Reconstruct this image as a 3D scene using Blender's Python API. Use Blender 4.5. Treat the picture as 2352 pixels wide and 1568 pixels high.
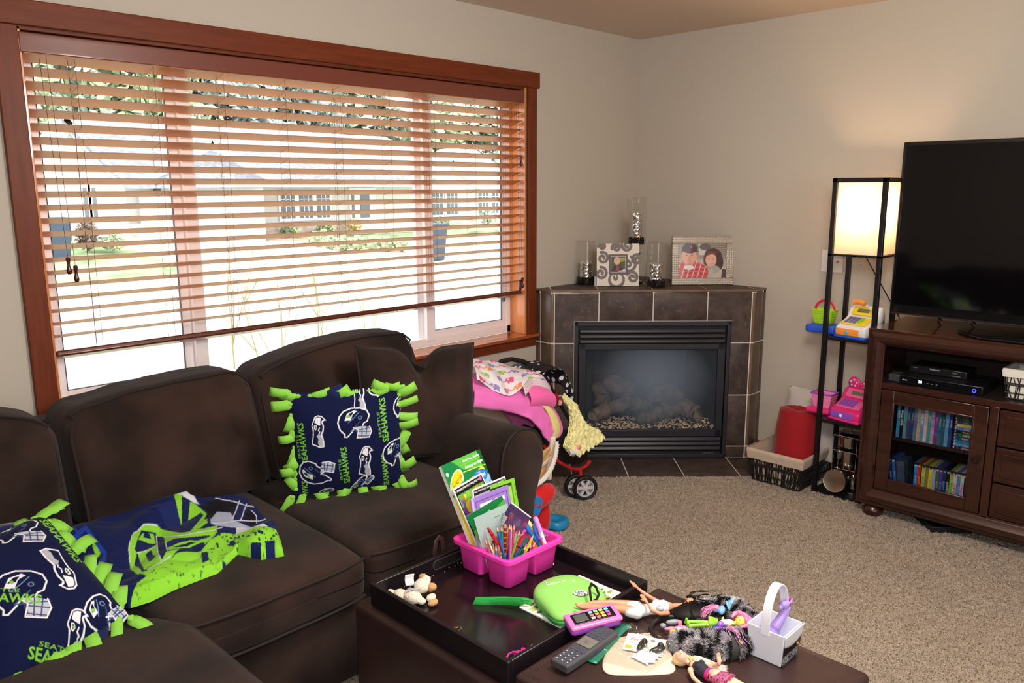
import bpy, bmesh, math, random
import numpy as np
from mathutils import Vector, Matrix, noise as mn
from math import sin, cos, pi, sqrt, atan2
for o in list(bpy.data.objects): bpy.data.objects.remove(o)
SC = bpy.context.scene
COL = SC.collection
# ------------------------------------------------------------------ camera, world, lights, exposure
cam_d = bpy.data.cameras.new('camera'); cam = bpy.data.objects.new('camera', cam_d); COL.objects.link(cam)
_yaw, _pitch, _roll = 0.7805, 0.1898, -0.0033
_f = Vector((cos(_pitch)*cos(_yaw), cos(_pitch)*sin(_yaw), -sin(_pitch)))
_r = Vector((sin(_yaw), -cos(_yaw), 0)); _u = _r.cross(_f)
_r2 = cos(_roll)*_r + sin(_roll)*_u; _u2 = -sin(_roll)*_r + cos(_roll)*_u
_m = Matrix((_r2, _u2, -_f)).transposed().to_4x4(); _m.translation = Vector((-4.308, -3.1373, 1.5729))
cam.matrix_world = _m
cam_d.sensor_width = 36.0; cam_d.lens = 1839.4/2352*36.0; cam_d.clip_start = 0.05; cam_d.clip_end = 500
SC.camera = cam
SC.view_settings.view_transform = 'Standard'; SC.view_settings.look = 'None'
SC.view_settings.exposure = 0.0; SC.view_settings.gamma = 1.0; SC.view_settings.use_curve_mapping = False
try:
    SC.cycles.use_denoising = True; SC.cycles.max_bounces = 9; SC.cycles.diffuse_bounces = 5
    SC.cycles.transparent_max_bounces = 16; SC.cycles.sample_clamp_indirect = 6.0
    SC.cycles.caustics_reflective = False; SC.cycles.caustics_refractive = False
except Exception: pass
def lin(c):
    out = []
    for v in c[:3]:
        v = v/255.0
        out.append(v/12.92 if v <= 0.04045 else ((v+0.055)/1.055)**2.4)
    return tuple(out)
wd = bpy.data.worlds.new('overcast_sky'); SC.world = wd; wd.use_nodes = True
_n = wd.node_tree.nodes; _bg = _n['Background']; _bg.inputs[0].default_value = (0.93, 0.97, 1.0, 1); _bg.inputs[1].default_value = 3.8
def area(name, loc, target, size, energy, color=(1, 1, 1), size_y=None):
    d = bpy.data.lights.new(name, 'AREA'); d.energy = energy; d.color = color; d.size = size
    if size_y: d.shape = 'RECTANGLE'; d.size_y = size_y
    o = bpy.data.objects.new(name, d); COL.objects.link(o); o.location = loc
    o.rotation_euler = (Vector(target)-Vector(loc)).to_track_quat('-Z', 'Y').to_euler()
    return o
# daylight entering by the front window, lamp of the camera, two added fill lights out of view
_sun = bpy.data.lights.new('sun', 'SUN'); _sun.energy = 2.2; _sun.angle = 0.6; _sun.color = (1, 0.97, 0.92)
_so = bpy.data.objects.new('sun', _sun); COL.objects.link(_so); _so.rotation_euler = (math.radians(38), 0, math.radians(-60))
area('camera_flash', (-4.33, -3.16, 1.70), (-1.9, -1.1, 0.75), 0.09, 22.0, (1.0, 0.99, 0.98))
_cf = bpy.data.lights.new('room_fill', 'POINT'); _cf.energy = 105.0; _cf.color = (1.0, 0.955, 0.90); _cf.shadow_soft_size = 0.25  # added point fill to brighten walls and ceiling, no known lamp there
_co = bpy.data.objects.new('room_fill', _cf); COL.objects.link(_co); _co.location = (-2.65, -2.5, 1.98)
area('rear_fill', (-4.2, -6.1, 1.6), (-3.0, -2.0, 1.2), 2.2, 60.0, (0.93, 0.96, 1.0), 1.4)  # added soft fill from behind the camera, no known window there
# ------------------------------------------------------------------ materials
_MC = {}
def mat(name, color=(200, 200, 200), rough=0.6, metal=0.0, spec=0.5, var=0.0, vscale=30.0, bump=0.0, bscale=200.0,
        sheen=0.0, emit=None, estr=0.0, trans=0.0, ior=1.45, alpha=1.0, coat=0.0, color2=None, detail=3.0, vstretch=None, sub=0.0, srough=0.4):
    if name in _MC: return _MC[name]
    m = bpy.data.materials.new(name); m.use_nodes = True; _MC[name] = m
    nt = m.node_tree; b = nt.nodes['Principled BSDF']; L = lin(color)
    I = b.inputs
    I['Base Color'].default_value = (*L, 1); I['Roughness'].default_value = rough; I['Metallic'].default_value = metal
    I['Specular IOR Level'].default_value = spec; I['IOR'].default_value = ior
    I['Transmission Weight'].default_value = trans; I['Alpha'].default_value = alpha
    I['Coat Weight'].default_value = coat; I['Sheen Weight'].default_value = sheen; I['Sheen Roughness'].default_value = srough
    if sub: I['Subsurface Weight'].default_value = sub; I['Subsurface Scale'].default_value = 0.01
    if emit is not None:
        I['Emission Color'].default_value = (*lin(emit), 1); I['Emission Strength'].default_value = estr
    tc = nt.nodes.new('ShaderNodeTexCoord'); src = tc.outputs['Object']
    if vstretch:
        mp = nt.nodes.new('ShaderNodeMapping'); mp.inputs['Scale'].default_value = vstretch
        nt.links.new(src, mp.inputs[0]); vsrc = mp.outputs[0]
    else: vsrc = src
    if var or color2 is not None:
        nz = nt.nodes.new('ShaderNodeTexNoise'); nz.inputs['Scale'].default_value = vscale; nz.inputs['Detail'].default_value = detail
        nt.links.new(vsrc, nz.inputs['Vector'])
        cr = nt.nodes.new('ShaderNodeValToRGB'); nt.links.new(nz.outputs[0], cr.inputs[0])
        if color2 is not None:
            A, B = L, lin(color2)
        else:
            A = tuple(max(0, x*(1-var)) for x in L); B = tuple(min(1, x*(1+var)) for x in L)
        cr.color_ramp.elements[0].position = 0.35; cr.color_ramp.elements[1].position = 0.65
        cr.color_ramp.elements[0].color = (*A, 1); cr.color_ramp.elements[1].color = (*B, 1)
        nt.links.new(cr.outputs[0], I['Base Color'])
    if bump:
        nb = nt.nodes.new('ShaderNodeTexNoise'); nb.inputs['Scale'].default_value = bscale; nb.inputs['Detail'].default_value = 3
        nt.links.new(vsrc, nb.inputs['Vector'])
        bp = nt.nodes.new('ShaderNodeBump'); bp.inputs['Strength'].default_value = bump; bp.inputs['Distance'].default_value = 0.004
        nt.links.new(nb.outputs[0], bp.inputs['Height']); nt.links.new(bp.outputs[0], I['Normal'])
    return m
def printed(name='printed', rough=0.5, sheen=0.0, spec=0.4, bump=0.0, bscale=300, coat=0.0):
    """surface whose pattern is stored per vertex (the print of a cover, a fabric, a photograph)"""
    k = 'pr_'+name
    if k in _MC: return _MC[k]
    m = mat(k, (255, 255, 255), rough=rough, sheen=sheen, spec=spec, bump=bump, bscale=bscale, coat=coat)
    nt = m.node_tree; a = nt.nodes.new('ShaderNodeVertexColor'); a.layer_name = 'Col'
    nt.links.new(a.outputs[0], nt.nodes['Principled BSDF'].inputs['Base Color'])
    return m
def wood(name, c1, c2, rough=0.35, scale=(1, 12, 12), coat=0.2, nscale=4.0, spec=0.5):
    if name in _MC: return _MC[name]
    m = mat(name, c1, rough=rough, coat=coat, color2=c2, vscale=nscale, detail=6, vstretch=scale, spec=spec)
    return m
def thin_glass(name, tint=(.95, .95, .94), blend=.2, rough=.02, shade=1.0):
    if name in _MC: return _MC[name]
    m = bpy.data.materials.new(name); m.use_nodes = True; nt = m.node_tree; nt.nodes.clear(); _MC[name] = m
    o = nt.nodes.new('ShaderNodeOutputMaterial'); t = nt.nodes.new('ShaderNodeBsdfTransparent'); t.inputs[0].default_value = (*tint, 1)
    g_ = nt.nodes.new('ShaderNodeBsdfGlossy'); g_.inputs['Roughness'].default_value = rough; lw = nt.nodes.new('ShaderNodeLayerWeight'); lw.inputs[0].default_value = blend
    mx = nt.nodes.new('ShaderNodeMixShader'); ge = nt.nodes.new('ShaderNodeNewGeometry'); mu = nt.nodes.new('ShaderNodeMath'); mu.operation = 'MULTIPLY'; sb = nt.nodes.new('ShaderNodeMath'); sb.operation = 'SUBTRACT'; sb.inputs[0].default_value = 1.0; nt.links.new(ge.outputs['Backfacing'], sb.inputs[1]); nt.links.new(lw.outputs['Fresnel'], mu.inputs[0]); nt.links.new(sb.outputs[0], mu.inputs[1]); nt.links.new(mu.outputs[0], mx.inputs[0]); nt.links.new(t.outputs[0], mx.inputs[1]); nt.links.new(g_.outputs[0], mx.inputs[2]); nt.links.new(mx.outputs[0], o.inputs[0]); return m
# ------------------------------------------------------------------ mesh collector
def T(loc=(0, 0, 0), rz=0, rx=0, ry=0, s=1):
    return Matrix.Translation(loc) @ Matrix.Rotation(rz, 4, 'Z') @ Matrix.Rotation(ry, 4, 'Y') @ Matrix.Rotation(rx, 4, 'X') @ (Matrix.Diagonal((s, s, s, 1)) if not isinstance(s, tuple) else Matrix.Diagonal((*s, 1)))
ID = Matrix.Identity(4)
class MB:
    def __init__(s): s.v = []; s.f = []; s.c = None
    def add(s, vs, fs, M=None):
        n = len(s.v)
        if M is not None: vs = [M @ Vector(p) for p in vs]
        s.v += [tuple(p) for p in vs]; s.f += [tuple(i+n for i in f) for f in fs]
        return s
    def box(s, lo, hi, M=None):
        x0, y0, z0 = lo; x1, y1, z1 = hi
        return s.add([(x0, y0, z0), (x1, y0, z0), (x1, y1, z0), (x0, y1, z0), (x0, y0, z1), (x1, y0, z1), (x1, y1, z1), (x0, y1, z1)],
                     [(0, 3, 2, 1), (4, 5, 6, 7), (0, 1, 5, 4), (1, 2, 6, 5), (2, 3, 7, 6), (3, 0, 4, 7)], M)
    def cbox(s, c, size, M=None):
        return s.box([c[i]-size[i]/2 for i in range(3)], [c[i]+size[i]/2 for i in range(3)], M)
    def lathe(s, prof, n=24, M=None, cap=True):
        vs = []; fs = []
        for r, z in prof:
            for k in range(n):
                a = 2*pi*k/n; vs.append((r*cos(a), r*sin(a), z))
        for i in range(len(prof)-1):
            for k in range(n):
                fs.append((i*n+k, i*n+(k+1) % n, (i+1)*n+(k+1) % n, (i+1)*n+k))
        if cap:
            fs.append(tuple(range(n-1, -1, -1))); b = (len(prof)-1)*n; fs.append(tuple(range(b, b+n)))
        return s.add(vs, fs, M)
    def cyl(s, a, b, r, n=12, r2=None):
        return s.tube([a, b], r, n, radii=[r, r if r2 is None else r2])
    def tube(s, pts, r, n=8, closed=False, radii=None, M=None, flat=None, cap=True):
        P = [Vector(p) for p in pts]; m = len(P); vs = []; fs = []
        up = None
        for i in range(m):
            if closed: t = P[(i+1) % m]-P[i-1]
            else: t = P[min(i+1, m-1)]-P[max(i-1, 0)]
            if t.length < 1e-9: t = Vector((0, 0, 1))
            t.normalize()
            if up is None:
                up = Vector((0, 0, 1)) if abs(t.z) < 0.9 else Vector((1, 0, 0))
            up = (up - t*up.dot(t))
            if up.length < 1e-6: up = t.orthogonal()
            up.normalize(); sd = t.cross(up)
            rr = radii[i] if radii else r
            for k in range(n):
                a = 2*pi*k/n
                if flat: vs.append(P[i]+sd*(cos(a)*rr*flat[0])+up*(sin(a)*rr*flat[1]))
                else: vs.append(P[i]+sd*(cos(a)*rr)+up*(sin(a)*rr))
        for i in range(m if closed else m-1):
            j = (i+1) % m
            for k in range(n): fs.append((i*n+k, i*n+(k+1) % n, j*n+(k+1) % n, j*n+k))
        if not closed and cap:
            fs.append(tuple(range(n-1, -1, -1))); b = (m-1)*n; fs.append(tuple(range(b, b+n)))
        return s.add(vs, fs, M)
    def prism(s, poly, z0, z1, M=None):
        n = len(poly)
        vs = [(x, y, z0) for x, y in poly]+[(x, y, z1) for x, y in poly]
        fs = [tuple(range(n-1, -1, -1)), tuple(range(n, 2*n))]+[(i, (i+1) % n, n+(i+1) % n, n+i) for i in range(n)]
        return s.add(vs, fs, M)
    def sph(s, c, r, nu=16, nv=10, M=None):
        if not isinstance(r, (tuple, list)): r = (r, r, r)
        vs = [(c[0], c[1], c[2]-r[2])]; fs = []
        for i in range(1, nv):
            b = -pi/2+pi*i/nv
            for k in range(nu):
                a = 2*pi*k/nu; vs.append((c[0]+r[0]*cos(b)*cos(a), c[1]+r[1]*cos(b)*sin(a), c[2]+r[2]*sin(b)))
        vs.append((c[0], c[1], c[2]+r[2])); e = len(vs)-1
        for k in range(nu):
            fs.append((0, 1+(k+1) % nu, 1+k)); fs.append((e, e-nu+k, e-nu+(k+1) % nu))
        for i in range(nv-2):
            for k in range(nu):
                a = 1+i*nu+k; b2 = 1+i*nu+(k+1) % nu; fs.append((a, b2, b2+nu, a+nu))
        return s.add(vs, fs, M)
    def grid(s, fn, nu, nv, M=None, closeu=False):
        vs = [fn(i/(nu if closeu else nu-1), j/(nv-1)) for j in range(nv) for i in range(nu)]
        fs = []
        for j in range(nv-1):
            for i in range(nu if closeu else nu-1):
                k = (i+1) % nu; fs.append((j*nu+i, j*nu+k, (j+1)*nu+k, (j+1)*nu+i))
        return s.add(vs, fs, M)
    def rbox(s, size, r, M=None, k=4, mid=6, fn=None):
        """box with rounded edges; fn(p) may reshape it"""
        h = [x/2 for x in size]; r = min(r, min(h)*0.999)
        def ax(hh):
            a = [hh-r+r*math.tan(pi/4*(1-i/k)) for i in range(k)]
            m_ = [(hh-r)*(1-2*i/mid) for i in range(mid+1)]
            pos = a+m_; return pos[:-1]+[-(hh-r)]+[-x for x in reversed(a)]
        A = [ax(x) for x in h]; idx = {}; vs = []; fs = []
        def vid(p):
            key = tuple(round(c, 7) for c in p)
            if key in idx: return idx[key]
            q = Vector([max(-(h[i]-r), min(h[i]-r, p[i])) for i in range(3)]); d = Vector(p)-q
            w = q+d.normalized()*r if d.length > 1e-9 else Vector(p)
            if fn: w = Vector(fn(w))
            idx[key] = len(vs); vs.append(w); return idx[key]
        for ax_ in range(3):
            u, v = [(1, 2), (2, 0), (0, 1)][ax_]
            for sg in (1, -1):
                for i in range(len(A[u])-1):
                    for j in range(len(A[v])-1):
                        q = []
                        for (a, b) in ((i, j), (i+1, j), (i+1, j+1), (i, j+1)):
                            p = [0, 0, 0]; p[ax_] = sg*h[ax_]; p[u] = A[u][a]; p[v] = A[v][b]; q.append(vid(p))
                        if sg < 0: q = q[::-1]
                        if len(set(q)) == 4: fs.append(tuple(q))
        return s.add(vs, fs, M)
    def build(s, name, m, parent=None, smooth=True, bevel=0.0, sub=0, angle=40, seg=2, solid=0.0, loc=None):
        me = bpy.data.meshes.new(name); me.from_pydata(s.v, [], s.f); me.validate(); me.update()
        o = bpy.data.objects.new(name, me); COL.objects.link(o)
        if m is not None:
            for mm in (m if isinstance(m, (list, tuple)) else [m]): me.materials.append(mm)
        if smooth:
            me.polygons.foreach_set('use_smooth', [True]*len(me.polygons))
            if angle: me.set_sharp_from_angle(angle=math.radians(angle))
        if bevel:
            b = o.modifiers.new('bevel', 'BEVEL'); b.width = bevel; b.segments = seg; b.limit_method = 'ANGLE'; b.angle_limit = math.radians(35); b.harden_normals = False
        if solid:
            b = o.modifiers.new('solid', 'SOLIDIFY'); b.thickness = solid; b.offset = 0
        if sub:
            b = o.modifiers.new('sub', 'SUBSURF'); b.levels = sub; b.render_levels = sub
        if parent is not None: o.parent = parent
        if loc is not None: o.location = loc
        return o
def fixn(o):
    bm = bmesh.new(); bm.from_mesh(o.data); bmesh.ops.recalc_face_normals(bm, faces=bm.faces); bm.to_mesh(o.data); bm.free(); return o
def tag(o, label=None, cat=None, group=None, kind=None):
    if label: o['label'] = label
    if cat: o['category'] = cat
    if group: o['group'] = group
    if kind: o['kind'] = kind
    return o
def thing(name, label, cat, loc=(0, 0, 0), rz=0, group=None, kind=None, rot=None):
    o = bpy.data.objects.new(name, None); COL.objects.link(o); o.location = loc
    o.rotation_euler = rot if rot else (0, 0, rz); o.empty_display_size = 0.05
    return tag(o, label, cat, group, kind)
def kids(o): return [c for c in bpy.data.objects if c.parent == o]
def copy_tree(o, parent=None):
    c = o.copy(); COL.objects.link(c); c.parent = parent
    for ch in kids(o): copy_tree(ch, c)
    return c
def lerp(a, b, t): return a+(b-a)*t
def nz(x, y, z=0, s=1.0): return mn.noise(Vector((x*s, y*s, z*s)))
# ------------------------------------------------------------------ tiny 2D painter for printed surfaces
class Canvas:
    def __init__(s, w, h, bg=(255, 255, 255)):
        s.w, s.h = w, h; s.a = np.zeros((h, w, 3), np.float32); s.a[:] = lin(bg)
        s.X, s.Y = np.meshgrid((np.arange(w)+.5)/w, (np.arange(h)+.5)/h)   # u right, v up, both 0..1
        s.asp = w/h
    def _win(s, x0, x1, y0, y1):
        i0 = max(0, int(x0*s.w)-1); i1 = min(s.w, int(x1*s.w)+2); j0 = max(0, int(y0*s.h)-1); j1 = min(s.h, int(y1*s.h)+2)
        return slice(j0, j1), slice(i0, i1)
    def poly(s, pts, c):
        pts = [(float(a), float(b)) for a, b in pts]; xs = [p[0] for p in pts]; ys = [p[1] for p in pts]
        if max(xs) < 0 or min(xs) > 1 or max(ys) < 0 or min(ys) > 1: return s
        w = s._win(max(0, min(xs)), min(1, max(xs)), max(0, min(ys)), min(1, max(ys))); X = s.X[w]; Y = s.Y[w]
        if X.size == 0: return s
        ins = np.zeros(X.shape, bool); n = len(pts)
        for i in range(n):
            x1, y1 = pts[i]; x2, y2 = pts[(i+1) % n]
            if y1 == y2: continue
            ins ^= ((y1 > Y) != (y2 > Y)) & (X < (x2-x1)*(Y-y1)/(y2-y1)+x1)
        s.a[w][ins] = lin(c); return s
    def rect(s, x0, y0, x1, y1, c): return s.poly([(x0, y0), (x1, y0), (x1, y1), (x0, y1)], c)
    def ell(s, cx, cy, rx, ry, c, rot=0):
        m = max(rx, ry)*1.05*max(1, s.asp, 1/s.asp); w = s._win(max(0, cx-m), min(1, cx+m), max(0, cy-m), min(1, cy+m)); X = s.X[w]-cx; Y = s.Y[w]-cy
        if X.size == 0: return s
        cr, sr = cos(rot), sin(rot); a = X*cr+Y*sr; b = -X*sr+Y*cr
        s.a[w][(a/rx)**2+(b/ry)**2 <= 1] = lin(c); return s
    def line(s, pts, wd, c, closed=False):
        """wd in units of height"""
        P = list(pts)+([pts[0]] if closed else [])
        L = lin(c)
        for (x1, y1), (x2, y2) in zip(P[:-1], P[1:]):
            w = s._win(max(0, min(x1, x2)-wd), min(1, max(x1, x2)+wd), max(0, min(y1, y2)-wd*1.2), min(1, max(y1, y2)+wd*1.2))
            X = s.X[w]*s.asp; Y = s.Y[w]
            if X.size == 0: continue
            ax, ay, bx, by = x1*s.asp, y1, x2*s.asp, y2; dx, dy = bx-ax, by-ay; q = dx*dx+dy*dy+1e-12
            t = np.clip(((X-ax)*dx+(Y-ay)*dy)/q, 0, 1); d = np.hypot(X-ax-t*dx, Y-ay-t*dy); s.a[w][d < wd/2] = L
        return s
    def text(s, txt, x, y, size, c, rot=0, align='LEFT', bold=0.0, sx=1.0, shear=0.0):
        """size = cap height as a fraction of canvas height"""
        for tri in text_tris(txt, align, bold):
            q = []
            for (a, b) in tri:
                a2 = (a+shear*b)*sx*size*1.42; b2 = b*size*1.42
                q.append((x+(a2*cos(rot)-b2*sin(rot))/s.asp, y+a2*sin(rot)+b2*cos(rot)))
            s.poly(q, c)
        return s
    def noise(s, amt, scale=1, seed=1):
        rs = np.random.RandomState(seed); g = rs.rand(max(2, int(s.h/scale)), max(2, int(s.w/scale)))
        J = (np.arange(s.h)*g.shape[0]/s.h).astype(int); I = (np.arange(s.w)*g.shape[1]/s.w).astype(int)
        s.a *= (1+amt*(g[J][:, I]-.5)*2)[..., None]; return s
    def at(s, U, V):
        x = np.clip(U*s.w-.5, 0, s.w-1.001); y = np.clip(V*s.h-.5, 0, s.h-1.001)
        i = x.astype(int); j = y.astype(int); fx = (x-i)[..., None]; fy = (y-j)[..., None]; a = s.a
        i2 = np.minimum(i+1, s.w-1); j2 = np.minimum(j+1, s.h-1)
        return (a[j, i]*(1-fx)+a[j, i2]*fx)*(1-fy)+(a[j2, i]*(1-fx)+a[j2, i2]*fx)*fy
_TT = {}
def text_tris(txt, align='LEFT', bold=0.0):
    k = (txt, align, bold)
    if k in _TT: return _TT[k]
    cu = bpy.data.curves.new('t', 'FONT'); cu.body = txt; cu.align_x = align; cu.offset = bold; cu.resolution_u = 2; cu.size = 1
    o = bpy.data.objects.new('t', cu); COL.objects.link(o); dg = bpy.context.evaluated_depsgraph_get()
    me = o.evaluated_get(dg).to_mesh(); me.calc_loop_triangles()
    tr = [[(me.vertices[i].co.x, me.vertices[i].co.y) for i in t.vertices] for t in me.loop_triangles]
    bpy.data.objects.remove(o); bpy.data.curves.remove(cu); _TT[k] = tr; return tr
def print_grid(name, fn, cv, nu, nv, parent=None, m=None, M=None, closed_back=0.0, back=None, smooth=True, sub=0, angle=0, uv=None):
    """a sheet fn(u,v)->point carrying the canvas colours; closed_back gives it thickness"""
    U, V = np.meshgrid(np.linspace(0, 1, nu), np.linspace(0, 1, nv))
    P = [Vector(fn(float(a), float(b))) for a, b in zip(U.ravel(), V.ravel())]
    b = MB(); fs = [(j*nu+i, j*nu+i+1, (j+1)*nu+i+1, (j+1)*nu+i) for j in range(nv-1) for i in range(nu-1)]
    cols = cv.at(U.ravel(), V.ravel()) if uv is None else cv.at(*uv(U.ravel(), V.ravel())); n = nu*nv
    if closed_back:
        # coarse back sheet joined by the rim
        rim = [i for i in range(nu)]+[j*nu+nu-1 for j in range(1, nv)]+[(nv-1)*nu+i for i in range(nu-2, -1, -1)]+[j*nu for j in range(nv-2, 0, -1)]
        c0 = P[nu//2+(nv//2)*nu]; nrm = (P[(nv//2)*nu+nu//2+1]-c0).cross(P[(nv//2+1)*nu+nu//2]-c0).normalized()
        off = nrm*-closed_back; m2 = len(rim); P2 = [P[i]+off for i in rim]; ctr = c0+off
        P += P2+[ctr]; fs += [(rim[(i+1) % m2], rim[i], n+i, n+(i+1) % m2) for i in range(m2)]
        fs += [(n+(i+1) % m2, n+i, n+m2) for i in range(m2)]
        bc = np.array(lin(back) if back else (.75, .75, .72)); cols = np.vstack([cols, np.tile(bc, (m2+1, 1))])
    b.add(P, fs, M); o = b.build(name, m or printed(), parent, smooth=smooth, angle=angle or 50)
    at = o.data.color_attributes.new('Col', 'FLOAT_COLOR', 'POINT')
    at.data.foreach_set('color', np.hstack([cols, np.ones((len(cols), 1))]).astype(np.float32).ravel())
    return o
def text_mesh(name, txt, M, size, m, parent=None, ext=0.0005, align='CENTER', bold=0.0):
    b = MB()
    for tri in text_tris(txt, align, bold):
        q = [(x*size, y*size) for x, y in tri]
        if (q[1][0]-q[0][0])*(q[2][1]-q[0][1])-(q[1][1]-q[0][1])*(q[2][0]-q[0][0]) < 0: q = q[::-1]
        b.prism(q, 0, ext)
    if M is not None: b.v = [tuple(M @ Vector(p)) for p in b.v]
    return b.build(name, m, parent, smooth=False)
# ================================================================== ROOM
M_wall = mat('wall_paint', (192, 183, 170), rough=0.85, spec=0.2, bump=0.25, bscale=160)
M_ceil = mat('ceiling_paint', (214, 196, 178), rough=0.9, spec=0.15, bump=0.3, bscale=90)
M_trim = wood('cherry_trim', (100, 42, 18), (114, 52, 24), rough=0.45, scale=(1.2, 14, 14), coat=0.0, spec=.3)
M_trimv = wood('cherry_trim_v', (100, 42, 18), (114, 52, 24), rough=0.45, scale=(14, 14, 1.2), coat=0.0, spec=.3)
M_vinyl = mat('white_vinyl', (242, 236, 236), rough=0.4)
M_jamb = wood('daylit_cherry_jamb', (206, 126, 72), (216, 138, 82), rough=0.22, scale=(14, 14, 1.2), coat=0.5)  # cherry made lighter: window light on the side jambs put into the colour
M_blkg = mat('black_gasket', (60, 60, 66), rough=0.6)
M_glass = thin_glass('window_glass', (.99, .99, .99), .08)
OX0, OX1, OZ0, OZ1 = -3.472, -1.027, 0.745, 2.106
HC = 2.477
XL, YF = -5.6, -6.2
def struct(o): o['kind'] = 'structure'; return o
b = MB()
b.box((XL, 0, -0.05), (OX0, 0.16, HC)); b.box((OX1, 0, -0.05), (0.0, 0.16, HC))
b.box((OX0, 0, -0.05), (OX1, 0.16, OZ0-0.02)); b.box((OX0, 0, OZ1), (OX1, 0.16, HC))
struct(b.build('wall_back', M_wall, smooth=False))
struct(MB().box((0, YF, -0.05), (0.15, 0.16, HC)).build('wall_right', M_wall, smooth=False))
struct(MB().box((XL-0.15, YF, -0.05), (XL, 0.16, HC)).build('wall_left', M_wall, smooth=False))
struct(MB().box((XL-0.15, YF-0.15, -0.05), (0.15, YF, HC)).build('wall_front', M_wall, smooth=False))
struct(MB().box((XL-0.15, YF-0.15, HC), (0.15, 0.16, HC+0.1)).build('ceiling', M_ceil, smooth=False))
# carpet: dense tufted grid where it shows, plain around
M_carpet = mat('speckled_carpet', (172, 148, 122), rough=1.0, spec=0.1, sheen=0.2)
def carpet_nodes(m):
    nt = m.node_tree; b = nt.nodes['Principled BSDF']; tc = nt.nodes.new('ShaderNodeTexCoord')
    n1 = nt.nodes.new('ShaderNodeTexNoise'); n1.inputs['Scale'].default_value = 210; n1.inputs['Detail'].default_value = 2
    n2 = nt.nodes.new('ShaderNodeTexNoise'); n2.inputs['Scale'].default_value = 3; n2.inputs['Detail'].default_value = 3
    cr = nt.nodes.new('ShaderNodeValToRGB'); e = cr.color_ramp.elements
    e[0].position = 0.33; e[0].color = (*lin((104, 74, 54)), 1); e[1].position = 0.72; e[1].color = (*lin((216, 202, 186)), 1)
    for p, c in ((0.42, (154, 132, 112)), (0.5, (182, 166, 148)), (0.58, (194, 180, 162)), (0.64, (158, 144, 128))):
        q = e.new(p); q.color = (*lin(c), 1)
    mx = nt.nodes.new('ShaderNodeMix'); mx.data_type = 'RGBA'; mx.blend_type = 'MULTIPLY'; mx.inputs[0].default_value = 0.25
    c2 = nt.nodes.new('ShaderNodeValToRGB'); c2.color_ramp.elements[0].position = 0.3; c2.color_ramp.elements[0].color = (.62, .6, .58, 1)
    c2.color_ramp.elements[1].position = 0.7; c2.color_ramp.elements[1].color = (1, 1, 1, 1)
    nt.links.new(tc.outputs['Object'], n1.inputs[0]); nt.links.new(tc.outputs['Object'], n2.inputs[0])
    nt.links.new(n1.outputs[0], cr.inputs[0]); nt.links.new(n2.outputs[0], c2.inputs[0])
    nt.links.new(cr.outputs[0], mx.inputs[6]); nt.links.new(c2.outputs[0], mx.inputs[7])
    nt.links.new(mx.outputs[2], b.inputs['Base Color'])
    n3 = nt.nodes.new('ShaderNodeTexNoise'); n3.inputs['Scale'].default_value = 330; n3.inputs['Detail'].default_value = 2
    bp = nt.nodes.new('ShaderNodeBump'); bp.inputs['Strength'].default_value = 0.8; bp.inputs['Distance'].default_value = 0.004
    nt.links.new(tc.outputs['Object'], n3.inputs[0]); nt.links.new(n3.outputs[0], bp.inputs['Height']); nt.links.new(bp.outputs[0], b.inputs['Normal'])
carpet_nodes(M_carpet)
struct(MB().box((XL, YF, -0.06), (0, 0, -0.012)).build('floor', M_carpet, smooth=False))
def carpet():
    rs = np.random.RandomState(3); st = 0.0055
    x0, x1, y0, y1 = -3.3, 0.0, -3.25, -0.02
    nx = int((x1-x0)/st); ny = int((y1-y0)/st)
    X, Y = np.meshgrid(np.linspace(x0, x1, nx), np.linspace(y0, y1, ny))
    Z = rs.rand(ny, nx)**1.5*0.013-0.003
    low = rs.rand(ny//6+2, nx//6+2); Z += (low[(np.arange(ny)//6)[:, None], (np.arange(nx)//6)[None]]-.5)*0.004
    X2 = X+(rs.rand(ny, nx)-.5)*st*1.1; Y2 = Y+(rs.rand(ny, nx)-.5)*st*1.1
    # keep clear of the tiled hearth
    hh = -(X+Y) < 1.512
    ok = ~hh
    vs = np.stack([X2, Y2, Z], -1).reshape(-1, 3)
    I = np.arange(nx*ny).reshape(ny, nx)
    q = np.stack([I[:-1, :-1], I[:-1, 1:], I[1:, 1:], I[1:, :-1]], -1).reshape(-1, 4)
    keep = ok[:-1, :-1].reshape(-1) & ok[1:, 1:].reshape(-1); q = q[keep]
    me = bpy.data.meshes.new('carpet_pile'); me.vertices.add(len(vs)); me.vertices.foreach_set('co', vs.ravel())
    me.loops.add(q.size); me.loops.foreach_set('vertex_index', q.ravel().astype(np.int32)); me.polygons.add(len(q))
    me.polygons.foreach_set('loop_start', np.arange(0, q.size, 4, dtype=np.int32)); me.update(calc_edges=True)
    me.polygons.foreach_set('use_smooth', [True]*len(q)); me.materials.append(M_carpet)
    o = bpy.data.objects.new('carpet_pile', me); COL.objects.link(o)
    tag(o, 'beige speckled shag carpet covering the floor', 'carpet', kind='stuff')
carpet()
# baseboards
struct(MB().box((-0.016, YF, 0), (0, -0.90, 0.085)).build('baseboard_right', M_trim, bevel=0.004))
struct(MB().box((XL, -0.016, 0), (-0.95, 0, 0.085)).build('baseboard_back', M_trim, bevel=0.004))
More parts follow.
